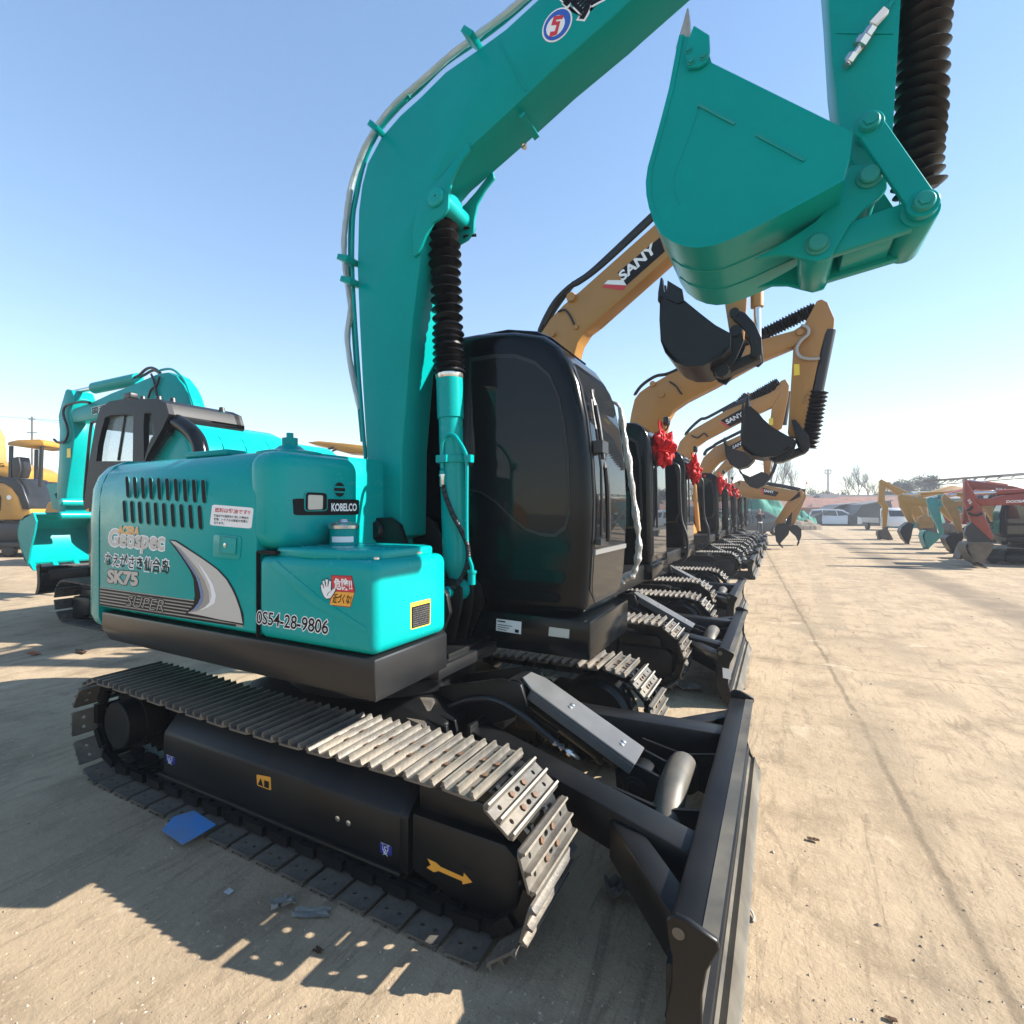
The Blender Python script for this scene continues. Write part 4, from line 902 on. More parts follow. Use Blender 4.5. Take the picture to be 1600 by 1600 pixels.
# bucket
YB0, YB1 = 2.40, 3.11
shell = [(1062, 56), (1046, 140), (1033, 190), (1022, 230), (1013, 262), (1010, 285), (1011, 305), (1015, 325), (1023, 348), (1035, 366), (1052, 378), (1072, 385), (1092, 387), (1118, 383), (1145, 372), (1175, 358), (1230, 330), (1280, 303), (1318, 282)]
SV = PY(shell, YB0); c_b = P(1150, 220, y=YB0)
top = PY([(1328, 245), (1333, 207), (1112, 98), (1100, 60)], YB0)
bm = NB(); prism(bm, SV + top, (0, .018, 0)); prism(bm, [Vector((v.x, YB1 - .018, v.z)) for v in SV + top], (0, .018, 0))
inn = []
for i, v in enumerate(SV):
    a = SV[max(i - 1, 0)]; b = SV[min(i + 1, len(SV) - 1)]; d = (b - a).normalized(); nn = Vector((d.z, 0, -d.x)); nn = nn if nn.dot(c_b - v) > 0 else -nn
    inn.append(v + nn * .018)
o_, i_ = [v - (w - v) * .12 for v, w in zip(SV, inn)], inn
ringA = o_ + list(reversed(i_)); prism(bm, [Vector((v.x, YB0 - .004, v.z)) for v in ringA], (0, YB1 - YB0 + .008, 0))
bucket = obj('bucket', bm, M['teal_matt'], ex, smooth=35)
ear = [(1328, 258), (1345, 256), (1366, 257), (1381, 264), (1388, 278), (1386, 294), (1374, 308), (1350, 326), (1328, 350), (1310, 380), (1297, 402), (1277, 408), (1258, 404), (1232, 398), (1205, 399), (1177, 404), (1200, 392), (1235, 372), (1275, 345), (1305, 310)]
for yy in (2.575, 2.915):
    bm = NB(); e0 = PY(ear, 2.575); prism(bm, [Vector((v.x, yy, v.z)) for v in e0], (0, .028, 0)); obj('hanger_plate', bm, M['teal_matt'], bucket, bevel=.004, seg=1)
for q in (K1, K2): bm = NB(); pin(bm, q, 2.54, 2.97, .034); pin(bm, q, 2.56, 2.95, .044); obj('bucket_pin', bm, M['teal_worn'], bucket)
for k in range(4):
    bm = NB()
    yy = YB0 + .015 + k * (YB1 - YB0 - .09) / 3
    b0 = [Vector((v.x, yy, v.z)) for v in PY([(1056, 62), (1078, 62)], YB0)]
    q = PY([(1055, 68), (1060, 52), (1073, 6), (1075, 8), (1078, 52), (1076, 70), (1066, 100), (1054, 100)], YB0); c = sum(q, Vector()) / len(q)
    bmk = [Vector((v.x, yy, v.z)) for v in q]; prism(bm, bmk, (0, .06, 0)); obj('bucket_tooth', bm, [M['edge']], bucket, bevel=.004, seg=1)
for yy in (YB0 - .020, YB1 + .001):
    bm = NB(); prism(bm, [Vector((v.x, yy, v.z)) for v in PY([(1085, 45), (1109, 60), (1110, 84), (1105, 102), (1092, 110), (1076, 111), (1070, 84)], YB0)], (0, .019, 0)); sc = obj('side_cutter', bm, M['teal_matt'], bucket, bevel=.003, seg=1)
    bm = NB()
    for px, py in ((1077, 84), (1081, 102), (1100, 94)): q = P(px, py, y=YB0); lathe(bm, (q.x, yy + (.019 if yy > 3 else 0), q.z), (0, 1 if yy > 3 else -1, 0), [(0, .016), (.004, .016), (.005, .010), (.012, .010)], 12)
    obj('cutter_bolt', bm, M['teal_worn'], sc)
for pts in ([(1092, 165), (1148, 195)], [(1182, 212), (1257, 252)]):
    bm = NB(); a, b = PY(pts, YB0); beam(bm, a, b, .010, .016, up=(0, 1, 0)); obj('weld_bead', bm, M['teal_worn'], bucket)
bm = NB()
cur = PY([(1091, 168), (1083, 195), (1072, 225), (1060, 255), (1053, 275), (1052, 292), (1056, 308), (1062, 320)], YB0)
tube(bm, cur, .004, 6, 4); obj('wear_line', bm, M['teal_matt'], bucket)
bm = NB()     # seams round the shell
for yy in (YB0 + .25, YB0 + .48):
    tube(bm, [Vector((v.x, yy, v.z)) - (w - v) * .16 for v, w in list(zip(SV, inn))[9:]], .005, 6, 1)
obj('shell_seam', bm, M['teal_worn'], bucket)
# bucket cylinder in its long boot
bm = NB(); Cb = [P(1441, 318, y=2.76), P(1432, 262, y=2.76), P(1438, 180, y=2.76), P(1441, 90, y=2.76), P(1446, 10, y=2.76), P(1452, -80, y=2.76)]
cm = catmull(Cb, 10); cyl(bm, Vector((PB.x, 2.76, PB.z)), cm[12], .045, 16); bcy = obj('bucket_cylinder', bm, M['chrome'], ex)
bm = NB(); N2 = 21; LL = len(cm) - 1; rings = []; n = 24
for i in range(N2 * 4 + 1):
    t = .08 + .92 * i / (N2 * 4); f = t * LL; k = min(int(f), LL - 1); p = cm[k].lerp(cm[k + 1], f - k); d, s, u = frame_of(cm[min(k + 1, LL)] - cm[max(k - 1, 0)])
    ph = i % 4; rad = (.060, .076, .089, .074)[ph]; az = i * .9
    rings.append([p + d * .012 * math.cos(2 * PI * q / n - az * .15) + (s * math.cos(2 * PI * q / n) + u * math.sin(2 * PI * q / n)) * rad * (1 + .02 * math.cos(2 * PI * q / n * 3 + az)) for q in range(n)])
loft(bm, rings); obj('bellows_boot', bm, M['bellows'], bcy, smooth=25)
# ================================================================== the row of orange-yellow excavators beyond
UNDER = ('crawler_track', 'track_frame', 'centre_frame', 'slew_ring', 'frame_leg', 'dozer_blade', 'cylinder_mount', 'arm_pivot_bracket', 'blade_hose')
SKIP = ('hook_sticker', 'sticker_print', 'warning_sticker', 'guard_bolt', 'direction_arrow')
def base(n): return n.split('.')[0]
def copy_under(src, root, fine=True, tdx=0.0, bdx=0.0):
    first = None
    for ch in [c for c in src.children if base(c.name) in UNDER]:
        if base(ch.name) == 'crawler_track' and not fine: continue
        c = ch.copy(); COL.objects.link(c); c.parent = root
        c.location.x += bdx if base(ch.name) in ('dozer_blade', 'cylinder_mount', 'arm_pivot_bracket', 'blade_hose') else tdx
        if base(ch.name) == 'dozer_blade': first = c
        for g in ch.children:
            if base(g.name) in SKIP: continue
            d = g.copy(); COL.objects.link(d); d.parent = c
            for h in g.children:
                if base(h.name) in SKIP: continue
                e = h.copy(); COL.objects.link(e); e.parent = d
    return first
FAR_TRACK = {}
def far_tracks(root, tdx=0.0):
    """distant crawlers: chain and shoes in one part mesh each"""
    for k, yc in (('a', 1.882), ('b', 3.635)):
        if k not in FAR_TRACK:
            bm = NB(); p = ST.tot / 39
            proto = shoe_bm(fine=False); vs = [v.co.copy() for v in proto.verts]; fs = [[v.index for v in f.verts] for f in (proto.verts.index_update() or proto.faces)]; mi = [f.material_index for f in proto.faces]; proto.free()
            for i in range(39):
                x, z, a = ST.at((i + .3) * p); nv = []
                for v in vs: nv.append(bm.verts.new((x + v.x * math.cos(a) + v.z * math.sin(a), yc + v.y, z - v.x * math.sin(a) + v.z * math.cos(a))))
                for f, m_ in zip(fs, mi):
                    nf = bm.faces.new([nv[j] for j in f]); nf.material_index = m_
            c = FAR_TRACK[k] = obj('crawler_track', bm, [M['steel'], M['edge'], M['rust']], root, off=ROOT)
        else:
            c = FAR_TRACK[k].copy(); COL.objects.link(c); c.parent = root
        c.location.x = tdx
SCAB = [(-2.55, 1.02), (-2.58, 1.7), (-2.50, 2.45), (-2.38, 2.60), (-2.1, 2.665), (-1.60, 2.685), (-1.46, 2.672), (-1.37, 2.62), (-1.32, 2.53), (-1.300, 2.44), (-1.288, 2.15), (-1.28, 1.86), (-1.275, 1.4), (-1.272, 1.02)]
def poly(name, pts, y0, y1, m, parent, bevel=.0, yp=None, **k):
    """side outline measured on the plane y = yp (default y0), extruded from y0 to y1"""
    v = PY(pts, y0 if yp is None else yp); bm = NB(); prism(bm, [Vector((q.x, y0, q.z)) for q in v], (0, y1 - y0, 0)); return obj(name, bm, m, parent, bevel=bevel, **k)
def seg_tube(name, a, b, yy, r, m, parent, n=14):
    bm = NB(); A = P(*a, y=yy); B = P(*b, y=yy); cyl(bm, A, B, r, n); return obj(name, bm, m, parent)
def boot(a, b, yy, r, parent, count=16):
    bm = NB(); bellow(bm, P(*a, y=yy), P(*b, y=yy), r * .72, r, count, 14, jit=.05); return obj('bellows_boot', bm, M['bellows'], parent, smooth=25)
def px_bucket(parent, shell, top, y0, y1, m='blackb', th=.03, teeth=True):
    SV_ = PY(shell, y0); TV = PY(top, y0); c = sum(SV_ + TV, Vector()) / len(SV_ + TV); bm = NB()
    prism(bm, SV_ + TV, (0, th, 0)); prism(bm, [Vector((v.x, y1 - th, v.z)) for v in SV_ + TV], (0, th, 0)); inn_ = []
    for i, v in enumerate(SV_):
        d = (SV_[min(i + 1, len(SV_) - 1)] - SV_[max(i - 1, 0)]).normalized(); nn = Vector((d.z, 0, -d.x)); nn = nn if nn.dot(c - v) > 0 else -nn; inn_.append(v + nn * th)
    prism(bm, [v - (w - v) * .15 for v, w in zip(SV_, inn_)] + list(reversed(inn_)), (0, y1 - y0, 0))
    b = obj('bucket', bm, M[m], parent)
    if teeth:
        d = (SV_[0] - SV_[1]).normalized(); s = Vector((d.z, 0, -d.x))
        for k in range(4):
            yy = y0 + .02 + k * (y1 - y0 - .12) / 3; q = SV_[0] + Vector((0, yy - y0, 0)); bm = NB()
            prism(bm, [q - s * .03 - d * .04, q + s * .03 - d * .04, q + s * .028 + d * .05, q + s * .008 + d * .19, q - s * .008 + d * .19, q - s * .028 + d * .05], (0, .08, 0)); obj('bucket_tooth', bm, M[m], b)
    return b
def sany_mark(parent, quad, red, BL, BR, TL, y):
    if quad:
        decal('boom_panel', PY(quad, y), NRM, M['ink'], parent, lift=.002)
        if red:
            q = PY(red, y); decal('boom_panel', q, NRM, M['red'], parent, lift=.004)
    lettering('boom_lettering', 'SANY', P(*BL, y=y), P(*BR, y=y), P(*TL, y=y), NRM, M['white'], parent, bold=.035, lift=.0065)
def sany(label, yc, dx, fine, tdx=-.12, bdx=-.40):
    """undercarriage, body and cab; the working arm is added per machine"""
    global OFF
    rt = Vector((ROOT.x + dx, yc, 0)); OFF = rt
    r = thing('excavator', label, 'excavator', rt, 0, 'excavators parked side by side in the row')
    bl = copy_under(ex, r, fine, tdx - dx, bdx - dx)
    if not fine: far_tracks(r, tdx - dx)
    A = lambda x, y, z: (x + dx + .30, yc + y, z)
    bm = NB(); prism(bm, [A(-3.75, -1.06, .84), A(-1.35, -1.06, .84), A(-1.35, -1.06, 1.03), A(-3.75, -1.06, 1.03)], (0, 2.12, 0)); obj('lower_skirt', bm, M['black'], r, bevel=.015)
    bm = NB()
    prf = [(-3.9, 1.03), (-3.98, 1.3), (-3.9, 1.66), (-3.7, 1.85), (-2.6, 1.86), (-2.2, 1.80), (-1.98, 1.60), (-1.80, 1.2), (-1.75, 1.03)]
    prism(bm, [A(a, -1.06, b) for a, b in prf], (0, .98, 0)); obj('body_cover', bm, M['sanyo'], r, bevel=.06, seg=4, smooth=50)
    bm = NB(); prism(bm, [A(a, -.04, b) for a, b in prf[:6]] + [A(-2.7, -.04, 1.7), A(-2.7, -.04, 1.03)], (0, 1.1, 0)); obj('counterweight', bm, M['sanyo'], r, bevel=.06, seg=4, smooth=50)
    bm = NB(); prism(bm, [A(-2.3, -1.064, 1.10), A(-1.86, -1.064, 1.10), A(-1.90, -1.064, 1.24), A(-2.3, -1.064, 1.24)], (0, .003, 0)); bd = obj('body_panel', bm, M['ink'], r)
    lettering('body_lettering', 'SANY', A(-2.24, -1.066, 1.14), A(-1.97, -1.066, 1.14), A(-2.24, -1.066, 1.21), NRM, M['white'], bd, bold=.03, lift=.004)
    bm = NB(); prism(bm, [A(a, .20, b) for a, b in SCAB], (0, .92, 0)); cb = obj('cab', bm, M['gloss'], r, bevel=.06, seg=4, smooth=50)
    def fr(name, z0, z1, ya, yb, lift, m, par):
        b = NB(); rows = []
        for i in range(9):
            z = z0 + (z1 - z0) * i / 8; pts = SCAB[5:][::-1]; x = pts[-1][0]
            for (xa, za), (xb, zb) in zip(pts, pts[1:]):
                if za <= z <= zb: x = xa + (xb - xa) * (z - za) / (zb - za); break
            rows.append([A(x + lift, ya, z), A(x + lift, yb, z), A(x + lift - .02, yb, z), A(x + lift - .02, ya, z)])
        loft(b, rows); return obj(name, b, m, par, smooth=60)
    w = fr('window', 1.12, 2.50, .25, 1.07, .004, M['rubber'], cb)
    fr('window_glass', 1.46, 2.47, .28, 1.04, .010, M['frontglass'], w); fr('window_glass', 1.14, 1.42, .28, 1.04, .010, M['frontglass'], w)
    fr('wiper', 1.45, 2.3, .36, .39, .04, M['rubber'], cb)
    wv = [(-2.4, 1.55), (-2.35, 2.45), (-2.2, 2.52), (-1.55, 2.53), (-1.43, 2.45), (-1.39, 2.2), (-1.37, 1.6), (-1.42, 1.45), (-1.9, 1.42), (-2.2, 1.5)]
    bm = NB(); prism(bm, [A(a, .196, b) for a, b in wv], (0, .01, 0)); sw = obj('window', bm, M['rubber'], cb); bm = NB(); c = Vector(A(-1.9, .19, 1.98))
    prism(bm, [c + (Vector(A(a, .19, b)) - c) * .95 for a, b in wv], (0, .01, 0)); obj('window_glass', bm, M['glass'], sw)
    bm = NB(); prism(bm, [A(-2.55, .18, .86), A(-1.26, .18, .86), A(-1.255, .18, 1.04), A(-2.55, .18, 1.04)], (0, .95, 0)); obj('cab_skirt', bm, M['gloss'], cb, bevel=.012)
    bm = NB(); tube(bm, [A(-1.30, 1.14, 2.25), A(-1.14, 1.16, 2.22), A(-1.12, 1.16, 1.9), A(-1.10, 1.16, 1.55), A(-1.03, 1.16, 1.30), A(-1.05, 1.16, 1.05), A(-1.2, 1.15, .98)], .017, 9, 5); obj('grab_rail', bm, M['rubber'], cb)
    bm = NB(); tube(bm, [A(-1.29, .60, 2.55), A(-1.18, .60, 2.62), A(-1.16, .60, 2.70)], .012, 7, 2)
    rbox(bm, A(-1.21, .52, 2.66), A(-1.14, .62, 2.76), .02); obj('cab_lamp', bm, M['rubber'], cb)
    decal('cab_label', [A(-1.62, .178, .90), A(-1.52, .178, .90), A(-1.52, .178, .99), A(-1.62, .178, .99)], NRM, M['white'], cb)
    bm = NB(); cyl(bm, A(-1.76, 0, 1.1), A(-1.86, 0, 2.35), .07, 18); cyl(bm, A(-1.86, 0, 2.3), A(-1.93, 0, 3.1), .04, 14); obj('boom_cylinder', bm, M['sanyo'], r)
    return r, bl, rt
def rosette(label, c, r):
    """crumpled satin rosette hung on a cab"""
    bm = NB(); bmesh.ops.create_icosphere(bm, subdivisions=5, radius=1.0)
    for v in bm.verts:
        n_ = v.co.normalized(); f = mnoise.noise(n_ * 1.6 + Vector(c), noise_basis='VORONOI_F2F1'); g2 = mnoise.noise(n_ * 1.3 + Vector(c) * 3); g3 = abs(mnoise.noise(n_ * 3.2 + Vector(c)))
        v.co = n_ * r * (.86 + .22 * f + .22 * g2 - .14 * g3 + .07 * mnoise.noise(n_ * 6.5 + Vector(c))); v.co.z *= 1.3; v.co.y *= .75; v.co.x *= .85
    for k in range(4):                                              # loose loops of ribbon
        a = random.uniform(0, 6.28); e = random.uniform(-.6, .9); d = Vector((math.cos(a) * math.cos(e), math.sin(a) * math.cos(e) * .7, math.sin(e))); q = d * r * .9
        t1 = d.cross(Vector((0, 0, 1))).normalized(); w_ = r * .35
        ring = [q - t1 * w_, q + t1 * w_, q + t1 * w_ * .8 + d * r * .20 + Vector((0, 0, .03)), q - t1 * w_ * .9 + d * r * .16]
        prism(bm, ring, d.cross(t1) * .012)
    bm2 = bm; bmesh.ops.translate(bm, verts=bm.verts[:], vec=c)
    o = obj('rosette', bm, M['ribbon'], None, off=Vector(c), smooth=22); o.location = c
    bm = NB(); c = Vector(c)
    for s in (-1, 1):
        prism(bm, [c + Vector((0, s * .03, r * .7)), c + Vector((0, s * .11, r * .75)), c + Vector((-.02, s * .10, r * 1.55)), c + Vector((-.03, s * .02, r * 1.5))], (.012, 0, 0))
    obj('ribbon_tail', bm, M['ribbon'], o, off=c)
    return tag(o, label, 'rosette', 'red rosettes hung on the cabs')

# --- second machine
r2, b2, o2 = sany('orange-yellow excavator just beyond the turquoise one, black bucket curled under its boom', 6.1, -.30, True, 0.0, -.19)
ya = 5.97; yb = 6.23
bo = poly('boom', [(838, 545), (846, 518), (860, 497), (880, 476), (905, 455), (1023, 350), (1150, 240), (1172, 236), (1184, 262), (1175, 286), (1040, 406), (932, 503), (915, 516), (903, 535), (896, 560), (870, 590)], ya, yb, M['sanyo'], r2, .02)
sany_mark(bo, [(979, 446), (1039, 393), (1031, 371), (965, 426)], None, (972.5, 441), (1027.5, 392), (965.5, 427.5), ya)
bm = NB()
for q, m_ in (([(941, 449), (974, 454), (979, 446.5), (944, 445)], 0), ([(944, 444), (979, 446), (974, 438), (950, 438)], 1)): plate(bm, [v + NRM * .003 for v in PY(q, ya)], NRM, .002, m_)
obj('boom_panel', bm, [M['red'], M['white']], bo)
pipe('boom_hose', [(846, 520), (858, 497), (872, 475), (893, 447), (903, 440), (930, 420), (1010, 345), (1080, 280)], .035, 6.1, M['rubber'], bo); pipe('boom_hose', [(842, 520), (852, 497), (868, 470), (890, 448), (905, 441), (940, 415), (1015, 346), (1085, 280)], .03, 6.0, M['rubber'], bo)
pipe('boom_pipe', [(872, 487), (882, 484), (890, 493), (897, 507)], .012, ya - .012, M['rubber'], bo); 
for a_, b_, r_ in ((901, 512, .03), (865, 523, .03), (893, 465, .06)): bm = NB(); lathe(bm, P(a_, b_, y=ya), (0, -1, 0), [(0, r_), (.04, r_ * .85)], 12); obj('boom_pin', bm, M['sanyo'], bo)
ar = poly('arm', [(1128, 300), (1150, 236), (1176, 232), (1172, 330), (1165, 475), (1161, 524), (1152, 534), (1140, 522), (1133, 478)], ya + .02, yb - .02, M['sanyo'], r2, .015)
sh = [(1032, 462), (1031, 500), (1033, 533), (1040, 551), (1054, 565), (1072, 572), (1098, 571), (1128, 556), (1141, 542)]; tp = [(1142, 521), (1118, 508), (1096, 491), (1080, 478), (1068, 468), (1052, 458), (1038, 456)]
bk2 = px_bucket(r2, sh, tp, 5.70, 6.46)
poly('side_cutter', [(1043, 438), (1066, 452), (1069, 470), (1058, 474), (1041, 466)], 5.67, 5.70, M['blackb'], bk2); poly('bucket_ear', [(1104, 570), (1130, 548), (1144, 520), (1160, 520), (1162, 532), (1150, 560), (1142, 578), (1130, 592), (1118, 588)], 5.94, 5.99, M['blackb'], bk2, yp=5.94); poly('bucket_ear', [(1104, 570), (1130, 548), (1144, 520), (1160, 520), (1162, 532), (1150, 560), (1142, 578), (1130, 592), (1118, 588)], 6.21, 6.26, M['blackb'], bk2, yp=5.94)
poly('arm_link', [(1142, 488), (1150, 483), (1164, 488), (1180, 505), (1190, 528), (1191, 552), (1183, 560), (1172, 556), (1173, 540), (1168, 522), (1156, 507), (1146, 500)], 5.90, 5.95, M['blackb'], r2, .01); poly('arm_link', [(1142, 488), (1150, 483), (1164, 488), (1180, 505), (1190, 528), (1191, 552), (1183, 560), (1172, 556), (1173, 540), (1168, 522), (1156, 507), (1146, 500)], 6.25, 6.30, M['blackb'], r2, .01, yp=5.90)
poly('bucket_link', [(1122, 572), (1186, 546), (1190, 560), (1130, 588)], 6.0, 6.2, M['blackb'], r2, .02)
for a_, b_, r_ in ((1150, 518, .06), (1129, 580, .07), (1148, 490, .05)): bm = NB(); lathe(bm, P(a_, b_, y=5.94), (0, -1, 0), [(0, r_), (.05, r_ * .9)], 14); obj('bucket_pin', bm, M['blackb'], bk2)
bcx = seg_tube('bucket_cylinder', (1184, 548), (1183, 470), 6.1, .035, M['chrome'], r2); bcx2 = seg_tube('cylinder_barrel', (1183, 480), (1182, 330), 6.1, .06, M['sanyo'], bcx)
decal('blade_label', [Vector((-.53, 4.947, .25)), Vector((-.47, 4.947, .245)), Vector((-.475, 4.947, .33)), Vector((-.535, 4.947, .335))], NRM, M['white'], b2)
rosette('red satin rosette on the second cab of the row, largest of the five', P(1033, 701, y=6.55), .215)

# --- third machine
r3, b3, o3 = sany('orange excavator third in the row, arm straight out and black bucket hanging clear', 9.35, -.40, True, -.09, -.37)
ya, yb = 9.22, 9.48
bo = poly('boom', [(980, 680), (986, 645), (991, 624), (999, 613), (1010, 605), (1044, 585), (1090, 566), (1135, 553), (1190, 530), (1240, 516), (1256, 506), (1264, 510), (1262, 524), (1250, 536), (1220, 549), (1191, 561), (1117, 603), (1072, 626), (1052, 640), (1044, 655), (1040, 672), (1010, 705)], ya, yb, M['sanyo'], r3, .02)
pipe('boom_hose', [(991, 618), (1003, 602), (1024, 588), (1046, 583), (1090, 562), (1135, 549)], .028, 9.3, M['rubber'], bo); pipe('boom_pipe', [(1046, 596), (1056, 603), (1062, 612), (1066, 616)], .014, ya - .012, M['rubber'], bo)
for a_, b_ in ((1034, 617), (1020, 600), (1250, 520)): bm = NB(); lathe(bm, P(a_, b_, y=ya), (0, -1, 0), [(0, .05), (.04, .045)], 10); obj('boom_pin', bm, M['sanyo'], bo)
ar = poly('arm', [(1268, 486), (1276, 470), (1284, 467), (1293, 472), (1304, 498), (1303, 512), (1290, 520), (1283, 545), (1256, 672), (1246, 684), (1234, 682), (1231, 674), (1240, 536), (1256, 508)], ya + .02, yb - .02, M['sanyo'], r3, .015)
bm = NB()
for q in ([(1240.5, 569), (1249, 569), (1249.5, 586), (1240.5, 587)],): plate(bm, [v + NRM * .003 for v in PY(q, ya + .02)], NRM, .002)
obj('warning_sticker', bm, M['yellow'], ar)
pipe('arm_hose', [(1252, 508), (1262, 512), (1263, 522), (1252, 532), (1245, 545), (1250, 557), (1265, 561), (1281, 560)], .022, ya - .03, M['foil'], ar)
pipe('arm_pipe', [(1262, 616), (1258, 627), (1254, 630)], .012, ya - .0, M['sanyo'], ar)
s_ = seg_tube('arm_cylinder', (1130, 546), (1200, 522), 9.35, .075, M['rubber'], r3); boot((1189, 524), (1274, 482), 9.35, .105, s_, 18)
s_ = seg_tube('bucket_cylinder', (1297, 516), (1277, 616), 9.30, .075, M['rubber'], r3); boot((1279, 612), (1263, 700), 9.30, .125, s_, 14)
sh = [(1166, 640), (1163, 665), (1159, 690), (1163, 703), (1175, 711), (1191, 714), (1215, 712), (1235, 700)]; tp = [(1242, 687), (1222, 676), (1205, 666), (1193, 655), (1185, 645), (1172, 634)]
bk3 = px_bucket(r3, sh, tp, 8.98, 9.72)
sh_l = [(1236, 656), (1243, 655), (1256, 672), (1264, 680), (1266, 700), (1256, 708), (1250, 700), (1244, 685)]
poly('arm_link', sh_l, 9.15, 9.20, M['blackb'], r3, .01); poly('arm_link', sh_l, 9.50, 9.55, M['blackb'], r3, .01, yp=9.15)
poly('bucket_link', [(1214, 712), (1256, 696), (1262, 706), (1222, 722)], 9.22, 9.48, M['blackb'], r3, .02); poly('bucket_ear', [(1195, 712), (1225, 700), (1238, 684), (1245, 690), (1240, 706), (1225, 721), (1212, 722)], 9.18, 9.52, M['blackb'], bk3)
rosette('red satin rosette on the third cab, right of and below the largest rosette', P(1083, 736, y=9.80), .20)

# --- fourth
r4, b4, o4 = sany('orange-yellow excavator fourth in the row beyond the gap, its rounded body cover showing', 15.6, -.48, False)
ya, yb = 15.47, 15.73
bo = poly('boom', [(1054, 715), (1058, 701), (1062, 690), (1072, 679), (1086, 669), (1135, 641), (1200, 615), (1214, 607), (1219, 614), (1206, 636), (1156, 659), (1103, 687), (1088, 698), (1080, 713), (1072, 730)], ya, yb, M['sanyo'], r4, .02)
sany_mark(bo, [(1138, 668), (1162, 655), (1162, 637), (1126, 657)], [(1125.5, 661), (1138, 668.5), (1140, 666), (1129, 659)], (1136, 663), (1162, 649.5), (1133, 656.5), ya)
pipe('boom_hose', [(1070, 680), (1080, 668), (1095, 655), (1106, 652), (1150, 628)], .04, 15.55, M['rubber'], bo); pipe('boom_pipe', [(1080, 680), (1090, 684), (1100, 677), (1106, 683)], .02, ya - .02, M['rubber'], bo)
ar = poly('arm', [(1212, 606), (1220, 595), (1227, 592), (1233, 602), (1232, 618), (1222, 668), (1212, 674), (1202, 668), (1208, 618)], ya + .02, yb - .02, M['sanyo'], r4, .015)
bm = NB(); plate(bm, [v + NRM * .003 for v in PY([(1201, 654), (1208, 653), (1208, 664), (1201, 664)], ya + .02)], NRM, .002); obj('warning_sticker', bm, M['yellow'], ar)
s_ = seg_tube('arm_cylinder', (1130, 645), (1178, 621), 15.6, .10, M['rubber'], r4); boot((1174, 623), (1217, 598), 15.6, .15, s_, 14)
s_ = seg_tube('bucket_cylinder', (1231, 612), (1224, 664), 15.6, .08, M['rubber'], r4)
px_bucket(r4, [(1160, 640), (1157, 680), (1160, 700), (1172, 712), (1186, 708), (1200, 695)], [(1206, 684), (1185, 670), (1172, 655)], 15.2, 16.0)
rosette('red satin rosette on the fourth cab, upper left of the small cluster of three', P(1125, 757, y=15.95), .21)
# --- fifth, sixth
r5, b5, o5 = sany('orange-yellow excavator fifth in the row, lower boom beneath that of the fourth', 18.9, -.50, False)
ya, yb = 18.77, 19.03
bo = poly('boom', [(1090, 745), (1093, 729), (1099, 715), (1117, 698), (1156, 680), (1185, 662), (1189, 672), (1160, 704), (1125, 722), (1113, 735), (1108, 750)], ya, yb, M['sanyo'], r5, .02)
sany_mark(bo, [(1142, 706), (1165, 694), (1164, 684), (1140, 697)], None, (1145, 702), (1163, 693), (1144, 697), ya)
pipe('boom_hose', [(1100, 712), (1104, 704), (1115, 697), (1122, 692), (1160, 673)], .05, 18.9, M['rubber'], bo)
ar = poly('arm', [(1164, 622), (1168, 612), (1175, 616), (1176, 650), (1180, 720), (1172, 722), (1166, 690)], ya + .02, yb - .02, M['sanyo'], r5, .015)
s_ = seg_tube('arm_cylinder', (1120, 668), (1136, 650), 18.9, .12, M['rubber'], r5); boot((1133, 652), (1168, 618), 18.9, .16, s_, 14)
px_bucket(r5, [(1132, 692), (1134, 712), (1141, 725), (1153, 732), (1168, 728), (1178, 718)], [(1180, 706), (1162, 706), (1146, 702)], 18.5, 19.3)
rosette('red satin rosette on the fifth cab, middle one of the small cluster of three', P(1136, 765, y=19.25), .24)
r6, b6, o6 = sany('orange-yellow excavator sixth in the row, thin black bucket high beside its arm', 22.2, -.50, False)
ya, yb = 22.07, 22.33
poly('boom', [(1108, 768), (1112, 742), (1140, 712), (1190, 690), (1194, 700), (1150, 726), (1128, 742), (1122, 768)], ya, yb, M['sanyo'], r6, .02)
poly('arm', [(1188, 690), (1196, 686), (1206, 715), (1202, 745), (1194, 745), (1192, 715)], ya, yb, M['sanyo'], r6, .015)
px_bucket(r6, [(1157, 738), (1164, 752), (1172, 760), (1184, 763), (1194, 758), (1202, 748)], [(1200, 741), (1190, 737), (1172, 745)], 21.85, 22.55)
pipe('bucket_link', [(1198, 752), (1207, 738), (1212, 722), (1206, 716)], .06, 22.1, M['blackb'], r6)
rosette('red satin rosette on the sixth cab, lower right of the small cluster of three', P(1147, 771, y=22.5), .24)
